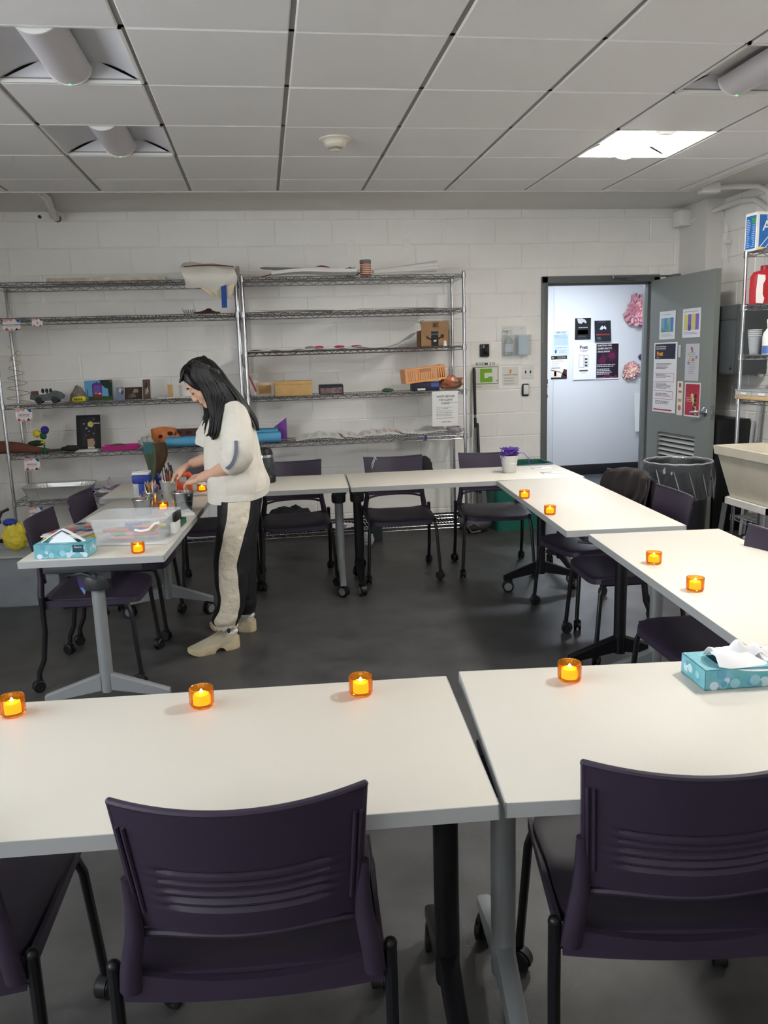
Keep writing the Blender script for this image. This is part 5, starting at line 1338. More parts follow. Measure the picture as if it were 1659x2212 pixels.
MB().tube([(L*.62, -.012, .070), (L*.72, -.02, .066), (L*.84, -.022, .072), (L*.93, -.02, .098), (L*1.0, -.02, .102)], .006, 8).build('handle', M_WHITE, t)
rnd = random.Random(11)
mk_names = ('green','orange','blue','yellow','red','light green','pink','violet','rust')
mk_cols = ((60,150,90),(230,120,90),(80,96,170),(226,210,60),(206,80,96),(90,170,70),(226,150,160),(110,120,180),(200,90,70))
for k in range(22):
    c = mk_cols[k % 9]; z = .026 + .017*(k//8); x = rnd.uniform(.07, L-.07); y = rnd.uniform(.03, W-.03); an = rnd.choice((0, .2, -.15, .1)) + rnd.uniform(-.1, .1)
    hl = .058; dx, dy = math.cos(an)*hl, math.sin(an)*hl*.5
    mk = thing('marker', mk_names[k % 9] + ' marker lying in the frosted tub', 'marker', (0,0,0), 0, 'markers in the frosted tub')
    A = t.matrix_world if False else None
    wp = Vector((a.x, a.y, ZT)); R2 = RZ(ang)
    mk.location = wp + (R2 @ Vector((x, y, z))); mk.rotation_euler = (0, 0, ang+an)
    MB().cyl((-hl, 0, 0), (hl*.35, 0, 0), .0085, n=10).build('barrel', mat('marker_%d' % (k % 9), c, .4), mk)
    MB().cyl((hl*.35, 0, 0), (hl, 0, 0), .0092, .0085, n=10).build('cap', mat('marker_%d' % (k % 9), c, .4), mk)

# galvanised pails with pencils and brushes
M_GALV = mat('galvanised', (176,180,184), .24, .95, bump=.05, bscale=40)
def pail(lb, x, y, r, h, m=M_GALV):
    t = thing('metal_pail', lb, 'pail', (x, y, ZT), random.uniform(0, 6), 'small metal pails')
    MB().lathe([(0, .004), (r*.70, .004), (r*.72, 0), (r*.74, .002), (r*.86, h*.52), (r*.885, h*.53), (r*.885, h*.55), (r*.865, h*.56), (r*.985, h-.004), (r*1.02, h-.003), (r*1.03, h), (r*1.01, h+.003), (r*.97, h), (r*.70, .008), (0, .008)], 36).build('pail_body', m, t)
    for s in (-1, 1): MB().lathe([(0,0),(.008,0),(.008,.003),(0,.004)], 10, T(s*r*.97, 0, h*.86) @ RY(s*PI/2)).build('ear', m, t)
    return t
PN = ['red','orange','yellow','blue','green','violet','black','pink','brown','crimson','cream']
PC = [(206,60,60),(226,150,50),(226,200,60),(60,110,180),(80,150,90),(150,90,160),(40,40,44),(210,120,150),(170,110,70),(190,60,90),(230,220,200)]
M_PWOOD = mat('pencil_wood', (222,184,140), .7)
def pencils(cx, cy, r, h, count, grp, lb, seed, up=.055, name='pencil', r0=.0036):
    rnd = random.Random(seed)
    for k in range(count):
        an = 2*PI*k/count*2.4 + rnd.uniform(-.3, .3); q = rnd.uniform(.15, .85)
        bx, by = math.cos(an)*r*.45*q, math.sin(an)*r*.45*q; tx, ty = math.cos(an)*r*(.2+.75*q), math.sin(an)*r*(.2+.75*q); top = h + up*rnd.uniform(.55, 1.15)
        d = Vector((tx-bx, ty-by, top-.012)); ci = rnd.randrange(len(PC)); c = PC[ci]
        wi = rnd.randrange(4); wc = ((30,28,28),(150,90,50),(196,160,110),(110,30,30))[wi]
        o = thing(name, (PN[ci] if name == 'pencil' else ('black-handled','brown-handled','pale-handled','dark red-handled')[wi]) + ' ' + lb, name, (cx+bx, cy+by, ZT+.012), 0, grp)
        if name == 'pencil':
            MB().cyl((0,0,0), d*.90, r0, n=6).build('shaft', mat('pencil_%d_%d_%d' % c, c, .45), o, 0)
            MB().cyl(d*.90, d*.97, r0, r0*.4, n=6).build('sharpened_wood', M_PWOOD, o, 0); MB().cyl(d*.97, d, r0*.4, .0004, n=6).build('lead', mat('lead_%d_%d_%d' % c, c, .5), o, 0)
        else:
            MB().tube([(0,0,0), d*.5, d*.8], [.0022,.0036,.003], 6).build('handle', mat('brush_%d_%d_%d' % wc, wc, .4), o)
            MB().cyl(d*.8, d*.9, .0034, .004, n=8).build('ferrule', M_STEEL, o); MB().tube([d*.9, d*.96, d], [.0042,.0055,.001], 8).build('bristles', mat('bristle', (60,44,36), .9), o)
p1 = tz(311, 1112); p2 = tz(331, 1098); p3 = tz(367, 1078); p4 = tz(397, 1104)
pail('shiny metal pail nearest the frosted tub, holding short pencils', p1.x, p1.y, .056, .088)
pail('shiny metal pail crammed with many pencils, behind the nearest one', p2.x+.0, p2.y+.02, .054, .092)
pail('pale metal pail of paint brushes beside the reaching hands', p3.x, p3.y, .052, .112, mat('pale_galv', (190,192,186), .45, .6))
pail('shiny metal pail under the hands of the standing person', p4.x, p4.y, .062, .108)
pencils(p1.x, p1.y, .050, .088, 11, 'pencils in the nearest pail', 'short pencil in the nearest metal pail', 1, .022)
pencils(p2.x, p2.y+.02, .048, .092, 20, 'pencils in the crammed pail', 'pencil in the pail crammed with pencils', 2, .062)
pencils(p3.x, p3.y, .044, .112, 10, 'brushes in the pale pail', 'paint brush standing in the pale metal pail', 3, .105, 'paint_brush')
pencils(p4.x, p4.y, .056, .108, 6, 'pencils under the hands', 'pencil in the pail the person is reaching into', 4, .012)

# small things around the pails
p = tz(388, 1112)
t = thing('napkin_pile', 'stack of white napkins at the right edge of the left table', 'napkins', (p.x, p.y, ZT), .35)
for k in range(3): MB().sheet(lambda u, v: ((u-.5)*.13, (v-.5)*.14, .003+.004*k+.010*max(0, u-.6)*(2.2)*v), 8, 6, .003).build('napkin', M_PAPER, t)
p = tz(374, 1140)
t = thing('green_pencil_tin', 'open green pencil tin beside the frosted tub', 'tin', (p.x-.002, p.y+.03, ZT), -.12)
M_GTIN = mat('green_tin', (30,92,66), .4)
MB().box(-.045,.045,-.10,.10,0,.003).box(-.045,-.042,-.10,.10,0,.028).box(.042,.045,-.10,.10,0,.028).box(-.045,.045,-.10,-.097,0,.028).box(-.045,.045,.097,.10,0,.028).build('tin', M_GTIN, t, 0)
for k in range(5): MB().cyl((-.03+.014*k, -.085, .012), (-.026+.014*k, .085, .014), .005, n=8).build('stick', mat('tin_stick_%d' % k, ((30,30,32),(226,220,206),(60,60,64),(170,150,110),(36,60,50))[k], .5), t)
p = atY(305, 1018, 2.30); 
t = thing('brush_cleaner', 'blue and white paint water container behind the pencil pails', 'container', (p.x, 2.30, ZT))
zt = p.z - ZT
MB().cbox(-.048,.048,-.05,.05,0,zt*.62,.006).build('tank', M_CLR, t); MB().cbox(-.052,.052,-.054,.054,zt*.62,zt*.90,.008).cbox(-.016,.016,-.054,.0,.01,zt*.62,.004).build('blue_body', mat('royal_blue', (34,62,150), .5), t)
MB().cbox(-.05,.05,-.052,.052,zt*.90,zt,.006).build('lid', M_WHITE, t); MB().lathe([(0,0),(.022,0),(.022,.004),(0,.005)], 16, T(0,0,zt)).build('cap', M_WHITE, t)
p = atY(340, 1022, 2.42)
t = thing('glue_bottle', 'slim dark blue bottle standing behind the brushes', 'bottle', (p.x, 2.42, ZT)); zt = p.z-ZT
MB().lathe([(0,0),(.022,0),(.024,.004),(.020,zt*.55),(.024,zt*.8),(.012,zt*.93),(.009,zt),(0,zt)], 16).build('bottle', mat('navy_bottle', (30,48,120), .35), t); MB().lathe([(.0245,zt*.12),(.0245,zt*.3)], 16).build('label', M_PAPER, t)
p = tz(415, 1052)
t = thing('orange_caddy', 'bright orange plastic tool beside the reaching hands', 'tool', (p.x-.02, 2.46, ZT), .1)
M_ORG = mat('bright_orange', (232,84,40), .4)
MB().cbox(-.05,.05,-.03,.03,0,.07,.01).build('body', M_ORG, t); MB().tube([(-.05,0,.065),(-.03,0,.12),(.03,0,.125),(.06,0,.09)], [.014,.016,.016,.012], 10).build('grip', M_ORG, t); MB().cbox(.05,.11,-.012,.012,.08,.10,.004, RY(.3)).build('white_tip', M_WHITE, t)
t = thing('black_gadget', 'small black gadget behind the far candle on the left', 'gadget', (.055, 2.57, ZT), .3); MB().cbox(-.03,.03,-.02,.02,0,.06,.008).build('body', M_BLACK, t); MB().tube([(-.03,0,.05),(-.08,.0,.058)], .008, 8).build('arm', M_BLACK, t)

# glass coffee jug
p = tz(578, 1040)
t = thing('glass_kettle', 'glass kettle with black lid and base on the back table', 'kettle', (p.x-.012, 2.78, ZT))
MB().lathe([(0,0),(.066,0),(.070,.006),(.070,.042),(.066,.048),(0,.048)], 28).build('base', M_BLACK, t)
MB().lathe([(.064,.048),(.067,.06),(.066,.11),(.060,.165),(.058,.172),(.056,.170),(.062,.11),(.063,.06),(.060,.050)], 28).build('glass', mat('smoked_glass', (70,76,78), .06, alpha=.55), t)
MB().lathe([(0,.05),(.0585,.05),(.0585,.10),(0,.10)], 24).build('liquid', mat('dark_coffee', (32,30,30), .15), t)
MB().lathe([(.059,.170),(.062,.172),(.060,.188),(.055,.190)], 28).build('steel_band', M_STEEL, t)
MB().lathe([(.058,.189),(.057,.20),(.048,.226),(.03,.236),(0,.238)], 24).build('lid', M_BLACK, t)
MB().tube([(-.05,0,.20),(-.10,0,.195),(-.115,0,.13),(-.10,0,.05),(-.06,0,.03)], .011, 10, sx=.7).build('handle', M_BLACK, t)

# yarn pail and cards
p = tz(1100, 1020)
t = pail('pale metal pail stuffed with purple yarn near the doorway', p.x, p.y, .062, .115, mat('pale_galv2', (206,206,202), .5, .35))
y = thing('purple_yarn', 'tangled purple yarn spilling from the pail near the doorway', 'yarn', (p.x, p.y, ZT+.09)); rnd = random.Random(15)
b = MB()
for k in range(16):
    pts = [(rnd.uniform(-.055,.055), rnd.uniform(-.055,.055), rnd.uniform(.012,.085)) for q in range(9)]; b.tube(pts, .0035, 5)
yb = b.build('tangle', mat('purple_wool', (92,58,150), .9), y); yb['kind'] = 'stuff'
MB().tube([(-.04,-.05,.03),(-.062,-.035,.035),(-.068,-.03,-.01),(-.060,-.03,-.045)], .003, 5).build('loose_strand', mat('purple_wool', (92,58,150), .9), y)
MB().tube([(.05,-.02,.04),(.09,-.03,.045),(.12,-.05,.01),(.125,-.055,-.03)], .0025, 5).build('loose_strand', mat('purple_wool', (92,58,150), .9), y)
for k, (px, py, lb) in enumerate(((1171, 1011, 'white printed card on the back table, the farther of two'), (1193, 1021, 'white printed card on the back table, the nearer of two'))):
    p = tz(px, py); P = Panel('printed_card', lb, 'card', (p.x-.075, p.y+.055, ZT+.0005), (p.x+.075, p.y+.045, ZT+.0005), (p.x-.08, p.y-.05, ZT+.0005), (0,0,1), (236,236,232), th=.001, group='printed cards on the back table')
    P.lines(.08,.55,(.25,.4,.55),(60,60,64),.05); P.rect(.03,.1,.06,.9,(50,50,54))

# jacket over the chair on the right
t = thing('dark_jacket', 'dark brown jacket draped over the back of a chair on the right', 'jacket', JCH.location, JCH.rotation_euler.z)
def jk(u, v):
    x = (u*2-1)*(.205 + .012*math.sin(v*7)); c = 1-(u*2-1)**2
    if v < .42: q = v/.42; y, z = -.185 - .045*c - .050*q, .62 + q*.205
    elif v < .56: q = (v-.42)/.14; y, z = -.235 - .045*c - .055*q, .828 + .018*math.sin(q*PI) - .035*abs(u*2-1)**4
    else: q = (v-.56)/.44; y, z = -.290 - .045*c + .035*q - .02*math.sin(q*PI), .826 - q*.40 - .035*abs(u*2-1)**4
    return (x + .008*math.sin(z*40+u*3), y + .006*math.sin(u*22+z*14), z)
MB().sheet(jk, 40, 40, .010).build('cloth', mat('dark_brown_fleece', (40,34,34), .95, var=.3, vscale=10), t)
for s in (-1, 1): MB().tube([(s*.17,-.31,.80),(s*.20,-.31,.70),(s*.205,-.30,.55),(s*.20,-.29,.45)], [.022,.034,.034,.026], 12).build('sleeve', mat('dark_brown_fleece', (40,34,34), .95), t)
# ribbon under the left table
t = thing('hanging_ribbon', 'purple ribbon with pale blue tip hanging below the left table', 'ribbon', (-.43, .93, .62))
MB().sheet(lambda u, v: (-.014+u*.028+.02*v, -.004*v, .085-v*.12), 2, 6, .003).build('ribbon', mat('violet_ribbon', (70,56,130), .7), t)
MB().prism([(.006,-.035),(.034,-.035),(.024,-.07)], -.0015, .0015, RX(PI/2)).build('tip', mat('pale_blue_tip', (110,150,206), .7), t)

# ------------------------------------------------------------------ right hand side: trash can, sink, wire unit, wall things
t = thing('trash_can', 'large black trash can with a clear liner bag beside the sink', 'trash can', (3.405, 2.80, 0))
M_CAN = mat('black_can', (26,28,32), .45)
MB().lathe([(0,.02),(.175,.02),(.18,0),(.19,.01),(.222,.68),(.235,.685),(.237,.715),(.228,.725),(.214,.70),(.18,.03),(0,.03)], 40).build('can', M_CAN, t)
for s in (-1, 1): MB().tube([(s*.225,-.06,.60),(s*.262,-.05,.59),(s*.262,.05,.59),(s*.225,.06,.60)], .012, 8).build('handle', M_CAN, t)
rnd = random.Random(41); n = 72
prof = [(.20,.45),(.212,.62),(.224,.725),(.237,.735),(.246,.722),(.250,.66),(.256,.58),(.250,.50),(.246,.43)]
vs = []
for i, (r, z) in enumerate(prof):
    for k in range(n):
        a = 2*PI*k/n; amp = .0 if 2 <= i <= 4 else .018
        rr = r + amp*(.5*math.sin(a*9+i*1.7) + .5*math.sin(a*17-i)) + rnd.uniform(-.003,.003)
        zz = z + (.05*math.sin(a+2.6) if i >= 6 else 0)*(i-5)/3 + rnd.uniform(-.003,.003)
        vs.append((rr*math.cos(a), rr*math.sin(a), zz))
MB().add(vs, [(i*n+k, i*n+(k+1)%n, (i+1)*n+(k+1)%n, (i+1)*n+k) for i in range(len(prof)-1) for k in range(n)]).build('liner_bag', mat('clear_bag', (96,100,106), .05, alpha=.30, ior=1.9), t, 60)
MB().tube([(.238*math.cos(2*PI*k/72)*(1+.004*math.sin(k*1.9)), .238*math.sin(2*PI*k/72)*(1+.004*math.sin(k*1.9)), .734+.002*math.sin(k*1.3)) for k in range(72)], .0055, 6, closed=True).build('liner_rim_highlight', mat('bag_rim_highlight', (206,210,214), .15, alpha=.6), t)  # pale film tube, paints the bright highlight along the bag rim
for k, a0 in enumerate((3.6, 4.1, 4.5, 4.9, 5.3, 5.8, 2.9)): MB().tube([(.2585*math.cos(a0+.3*q/5), .2585*math.sin(a0+.3*q/5), .70-.05*q-.01*k%3) for q in range(5)], [.001,.004,.005,.003,.001], 5).build('liner_fold', mat('bag_fold', (170,176,182), .1, alpha=.5), t)

# utility sink
t = thing('utility_sink', 'beige plastic utility sink on legs at the right edge', 'sink', (3.765, 2.285, 0))
M_SINK = mat('sink_plastic', (206,200,182), .5, var=.06, vscale=4)
def rr4(hx, hy, z): return [(-hx,-hy,z),(hx,-hy,z),(hx,hy,z),(-hx,hy,z)]
rings = [rr4(.12,.22,.50), rr4(.175,.305,.79), rr4(.190,.330,.80), rr4(.197,.337,.86), rr4(.165,.30,.86), rr4(.105,.20,.52)]
vs = sum(rings, [])
MB().add(vs, [(i*4+k, i*4+(k+1)%4, (i+1)*4+(k+1)%4, (i+1)*4+k) for i in range(5) for k in range(4)] + [(3,2,1,0), (20,21,22,23)]).build('basin', M_SINK, t, 0)
MB().box(-.15,.15,-.26,-.235,.455,.50).box(-.15,.15,.235,.26,.455,.50).box(-.15,-.125,-.26,.26,.455,.50).box(.125,.15,-.26,.26,.455,.50).build('stand_rim', M_WHITE, t, 0)
for sx_ in (-1, 1):
    for sy_ in (-1, 1): MB().tube([(sx_*.138, sy_*.248, .455), (sx_*.165, sy_*.29, 0)], .021, 4).build('leg', M_HNDL, t, 0)
MB().tube([(0,.0,.50),(0,0,.34),(.02,.05,.26),(.14,.08,.26),(.18,.1,.30)], .024, 10).build('drain_pipe', M_WHITE, t)
t = thing('white_bucket', 'white bucket on the floor under the utility sink', 'bucket', (3.86, 2.40, 0)); MB().lathe([(0,.004),(.11,.004),(.11,0),(.135,.19),(.142,.192),(.142,.205),(.13,.205),(.105,.01),(0,.01)], 28).build('bucket', M_WHITE, t)
MB().tube([(-.138,0,.19),(-.10,-.11,.16),(0,-.15,.15),(.10,-.11,.16),(.138,0,.19)], .003, 6).build('bail', M_STEEL, t)

RU = wire_unit('wire_shelving', 'chrome wire shelving unit at the right edge holding cleaning supplies', 3.985, 4.405, 1.75, 3.0, [2.215, 1.835, 1.475, 1.15, .25], 2.225)
def onu(px, py, X=3.99): return atX(px, py, X)
zt = 2.219
# big blue and white box, turned a little
c0 = Vector((3.99, 2.895)); rz = .10
t = thing('supply_box', 'blue and white product box with a large letter A on top of the right unit', 'box', (c0.x, c0.y, zt), rz)
M_BOXB = mat('box_blue', (32,104,182), .45); LB, WB, HB = .36, .125, .265
MB().box(0, LB, 0, WB, 0, HB).build('carton', mat('box_white', (236,236,230), .5), t, 0)
MB().box(.02, LB-.02, -.0008, .0, .02, HB-.02).build('front_print', M_BOXB, t, 0); MB().box(-.0008, 0, .012, WB-.012, .015, HB-.02).build('side_print', M_BOXB, t, 0)
obj('lettering', text_mesh('A', .105, ink((240,240,236)), 'LEFT', .004), t, (.045, -.0016, .135), (PI/2, 0, 0)); obj('lettering', text_mesh('Thin', .034, ink((240,240,236)), 'LEFT', .001, .2), t, (.07, -.0016, .215), (PI/2, 0, 0)); obj('lettering', text_mesh('for Ar', .030, ink((40,130,120)), 'LEFT', .001, .2), t, (.045, -.0016, .095), (PI/2, 0, 0))
for k in range(2): MB().box(-.003,.003,-.0014,-.0007,0,.11, T(.03+.05*k,0,.022) @ RY(.75)).build('white_stroke', ink((236,236,232)), t, 0)
MB().box(.012,.062,-.0014,-.0007,.004,.022).build('yellow_patch', ink((226,220,120)), t, 0); MB().box(-.0014,-.0007,.02,.06,HB-.075,HB-.03).build('green_patch', ink((50,150,90)), t, 0)
b = MB()
for k in range(16): z = .03+k*.0125; b.box(-.0014,-.0007,WB-.02-random.uniform(.02,.04),WB-.02,z,z+.004); b.box(-.0014,-.0007,.02,.02+random.uniform(.02,.035),z,z+.003)
b.build('small_print', ink((206,220,236)), t, 0)
# red jug on the second level
zt = 1.839; p = onu(1640, 664, 4.02)
t = thing('red_jug', 'red detergent jug with a white label on the right unit', 'jug', (4.09, 2.925, zt), -.1)
MB().prism([(-.075,0),(.085,0),(.092,.02),(.09,.06),(.09,.15),(.085,.205),(.05,.235),(-.02,.245),(-.055,.235),(-.078,.20),(-.082,.10),(-.08,.02)], -.055, .055, RX(PI/2)).build('jug_body', mat('red_plastic', (176,28,38), .3), t)
MB().prism([(-.083,.01),(-.03,.006),(-.022,.04),(-.036,.07),(-.036,.14),(-.020,.175),(-.024,.205),(-.078,.21),(-.086,.10)], .0552, .0562, RX(PI/2)).build('white_label', M_PAPER, t)
MB().tube([(.02,-.06,.19),(.06,-.075,.17),(.07,-.075,.09),(.03,-.06,.05)], .014, 10).build('handle', mat('red_dark', (130,24,44), .35), t); MB().lathe([(0,.24),(.03,.24),(.03,.275),(0,.28)], 20).build('cap', mat('red_dark', (130,24,44), .35), t)
# cups and spray bottle on the third level
zt = 1.479
for k in range(4):
    o = thing('plastic_cup', ('bottom','second-lowest','third','topmost')[k] + ' clear cup of the nested stack on the right unit', 'cup', (4.045, 2.935, zt+.014*k), k*.4, 'nested clear cups'); MB().lathe([(0,.002),(.030,.002),(.031,0),(.048,.135),(.0505,.136),(.0505,.139),(.047,.138),(.029,.004),(0,.004)], 24).build('cup', mat('cup_clear', (210,216,220), .08, alpha=.30), o)
    MB().lathe([(.0485,.134),(.0515,.136),(.0485,.140)], 24).build('rim', mat('cup_rim', (226,230,232), .1, alpha=.7), o)
def spray(lb, x, y, c_trig, c_liq, body, rz):
    t = thing('spray_bottle', lb, 'spray bottle', (x, y, zt), rz, 'spray bottles on the right unit')
    MB().lathe([(0,0),(.042,0),(.045,.006),(.045,.125),(.038,.155),(.016,.185),(.015,.205),(0,.205)], 24).build('bottle', body, t); MB().lathe([(.0455,.006),(.0455,.062)], 24).build('liquid_level', mat('spray_blue', c_liq, .3), t)
    MB().lathe([(0,.20),(.018,.20),(.018,.222),(0,.224)], 16).cbox(-.055,.02,-.012,.012,.222,.25,.005).build('head', mat('trig_%d' % c_trig[0], c_trig, .35), t); MB().tube([(-.03,0,.222),(-.045,0,.19),(-.04,0,.165)], .006, 8).build('trigger', mat('trig_%d' % c_trig[0], c_trig, .35), t)
spray('white spray bottle half full of blue liquid on the right unit', 4.055, 2.775, (226,228,232), (78,110,176), M_WHITE, 2.6)
spray('dark blue spray bottle with a yellow label behind the cups', 4.15, 2.84, (24,40,150), (190,170,60), mat('navy_bottle', (30,48,120), .35), .3)
# compartment boxes on a wooden board
zt = 1.154
t = thing('wooden_board', 'rough wooden board under the compartment boxes on the right unit', 'board', (4.10, 2.70, zt)); MB().cbox(-.145,.20,-.34,.31,0,.028,.003).build('board', M_WOOD, t)
for k, (y0, y1, lb) in enumerate(((2.80, 3.00, 'clear compartment box at the far end of the wooden board'), (2.57, 2.79, 'clear compartment box at the near end of the wooden board'))):
    t = thing('compartment_box', lb, 'box', (3.955, y0, zt+.0285), 0, 'clear compartment boxes'); w = y1-y0
    MB().box(0,.28,0,w,0,.030).build('tray', mat('milky_plastic', (206,204,196), .3, alpha=.85), t, 0); MB().cbox(-.004,.284,-.002,w+.002,.030,.044,.003).build('lid', mat('clear_lid', (196,204,210), .1, alpha=.45), t)
    MB().box(-.0055,-.0042,w*.28,w*.62,.008,.024).build('label', M_PAPER, t, 0)
    for q in range(3): MB().box(.03+.08*q,.034+.08*q,.005,w-.005,.028,.031).build('divider', M_WHITE, t, 0)
for k, (y, lb) in enumerate(((2.90, 'wire coat hanger hanging from the right unit, farther one'), (2.60, 'wire coat hanger hanging from the right unit, nearer one'))):
    t = thing('wire_hanger', lb, 'hanger', (4.16, y, 1.43), .4*k, 'wire coat hangers'); MB().tube([(0,0,.03),(.012,0,.042),(.022,0,.03),(.014,0,.012),(0,0,-.015),(0,0,-.04),(-.10,0,-.09),(-.12,0,-.105),(.12,0,-.105),(.10,0,-.09),(0,0,-.04)], .0018, 5).build('wire', M_STEEL, t)
# grey bin on the lowest level
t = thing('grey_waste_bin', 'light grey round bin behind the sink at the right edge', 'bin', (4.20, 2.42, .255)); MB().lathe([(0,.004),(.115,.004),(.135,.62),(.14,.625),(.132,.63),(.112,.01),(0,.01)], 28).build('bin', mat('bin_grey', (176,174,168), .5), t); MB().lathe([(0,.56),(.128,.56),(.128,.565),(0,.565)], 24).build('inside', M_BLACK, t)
# wall cabinet and black floor cabinet behind the door
t = thing('wall_cabinet', 'dark grey metal cabinet on the right wall behind the open door', 'cabinet', (4.30, 3.62, 1.32)); M_DGREY = mat('dark_grey_metal', (74,78,80), .45)
MB().cbox(-.13,.14,-.26,.33,0,.55,.004).build('body', M_DGREY, t); MB().cbox(-.137,-.1305,-.25,.32,.012,.425,.003).build('door', M_DGREY, t); MB().cbox(-.137,-.1305,-.25,.32,.435,.54,.003).build('upper_panel', M_DGREY, t); MB().cyl((-.145,-.2,.05),(-.137,-.2,.05), .008, n=10).build('lock', M_BLACK, t)
t = thing('floor_cabinet', 'black low cabinet on the floor behind the open door', 'cabinet', (4.28, 3.78, 0)); MB().cbox(-.15,.145,-.27,.25,0,.95,.006).build('body', M_BLACK, t); MB().cbox(-.157,-.1502,-.25,.24,.04,.92,.004).build('door', mat('black_gloss', (14,14,16), .15), t)
# folded step ladder leaning on the wall
t = thing('step_ladder', 'white folded step ladder leaning on the right wall behind the unit', 'ladder', (4.30, 3.17, 0)); M_LAD = mat('ladder_white', (196,198,200), .4)
def lp(y, z): return (.10 - .10*(1-z/1.24), y, z)
MB().tube([lp(-.17,.01),lp(-.17,.6),lp(-.165,1.05),lp(-.15,1.16),lp(-.10,1.22),lp(0,1.235),lp(.10,1.22),lp(.15,1.16),lp(.165,1.05),lp(.17,.6),lp(.17,.01)], .020, 10, sx=.8).build('rail_loop', M_LAD, t)
for z in (.25,.50,.75): MB().cbox(.0+.04*z-.03,.06+.04*z,-.155,.155,z,z+.025,.003).build('step', mat('step_grey', (110,112,114), .6), t)
for s in (-1, 1): MB().tube([(-.04,s*.145,.01),(.02,s*.145,.95)], .013, 8).build('rear_leg', M_LAD, t)
# conduit pipes and boxes in the upper right corner
t = thing('conduit_pipe', 'white painted conduit arching out of the corner box', 'pipe', (0,0,0), 0, 'white conduits in the upper right corner')
bx = MB().cbox(4.19,4.292,4.36,4.50,2.62,2.755,.006).build('junction_box', M_WHITE, t)
q = [(4.295, 4.36, 2.66), (4.34, 4.20, 2.685), (4.38, 4.0, 2.71), (4.40, 3.78, 2.72), (4.405, 3.58, 2.69), (4.405, 3.42, 2.60), (4.405, 3.30, 2.46), (4.405, 3.24, 2.28), (4.405, 3.22, 1.90)]
MB().tube(q, .023, 12).build('pipe', M_PLAST, t)
t = thing('conduit_pipe', 'upper white conduit arching from a small box at the ceiling edge', 'pipe', (0,0,0), 0, 'white conduits in the upper right corner')
c = atZ(1532, 403, 2.77); MB().cbox(c.x-.075,c.x+.075,c.y-.04,c.y+.04,2.72,2.80,.006).build('junction_box', M_WHITE, t)
q = [(c.x+.07, c.y, 2.765), (c.x+.22, c.y-.03, 2.765), (4.32, c.y-.06, 2.76), (4.39, c.y-.08, 2.72), (4.41, c.y-.09, 2.62), (4.412, c.y-.09, 2.3), (4.412, c.y-.09, 1.3)]
MB().tube(q, .022, 12).build('pipe', M_PLAST, t)
t = thing('conduit_pipe', 'thin straight white conduit running down the right wall', 'pipe', (0,0,0), 0, 'white conduits in the upper right corner')
MB().tube([(4.415, 3.06, 2.79), (4.415, 3.06, 1.88)], .017, 10).build('pipe', M_PLAST, t); MB().cbox(4.39,4.44,3.02,3.10,2.52,2.62,.005).build('coupling', M_WHITE, t)
t = thing('hanging_cable', 'thin white cable dangling from the conduit in the corner', 'cable', (0,0,0))
MB().tube([(4.37,4.02,2.69),(4.385,3.98,2.60),(4.40,3.95,2.52),(4.40,3.97,2.44),(4.41,3.92,2.40),(4.40,3.96,2.36),(4.41,3.95,2.26),(4.40,3.90,2.22)], .004, 6).build('cable', M_WHITE, t); MB().cbox(4.385,4.405,3.90,3.98,2.405,2.43,.004).build('connector', M_WHITE, t)

t = thing('black_coat', 'black coat hanging on the right side of the middle back chair', 'coat', (1.585, 3.19, .0)); b = MB().sphere((0,0,.70), .10, 16, 12, (.62,.45,1.15)); rnd = random.Random(61)
b.v = [(x*(1+rnd.uniform(-.15,.15)), y*(1+rnd.uniform(-.1,.1)), z) for x,y,z in b.v]; b.build('cloth', mat('black_coat', (24,24,27), .9), t, 60)
t = thing('lanyard', 'thin white lanyard looped over the middle back chair', 'lanyard', (1.19, 3.13, .83)); MB().tube([(.03,-.0,-.02),(.01,-.012,.0),(-.01,-.012,-.05),(-.012,-.012,-.09),(.0,-.014,-.05),(.02,-.012,.0)], .0022, 5).build('cord', M_WHITE, t)

# ------------------------------------------------------------------ the standing person
PY = 1.76
def W3(px, py, Y=PY): return atY(px, py, Y)
foot = atZ(485, 1400, 0)
PERS = thing('person', 'person in a white sweatshirt and black track trousers bending over the left table', 'person', (foot.x, foot.y, 0))
OFF = Vector(PERS.location)
def loc(v): return Vector(v) - OFF
def shift(mb): mb.v = [tuple(Vector(p) - OFF) for p in mb.v]; return mb
M_SKIN = mat('skin', (222,176,150), .55, sss=.06, var=.04, vscale=20)
M_HAIR = mat('black_hair', (15,12,12), .45, var=.35, vscale=30, stretch=(6,6,1))
M_SHIRT = mat('white_sweat_cloth', (228,223,211), .85, bump=.75, bscale=17)
M_TROU = mat('black_track_cloth', (22,22,26), .6, bump=.7, bscale=20)
M_PANEL = mat('cream_panel_cloth', (224,214,194), .7, bump=1.0, bscale=26)
M_STRIPE = mat('grey_stripe', (112,116,138), .7)
M_SHOE = mat('beige_shoe', (200,184,150), .6, var=.12, vscale=25)
M_SHOE2 = mat('shoe_knit', (176,168,148), .8, bump=.3, bscale=400)

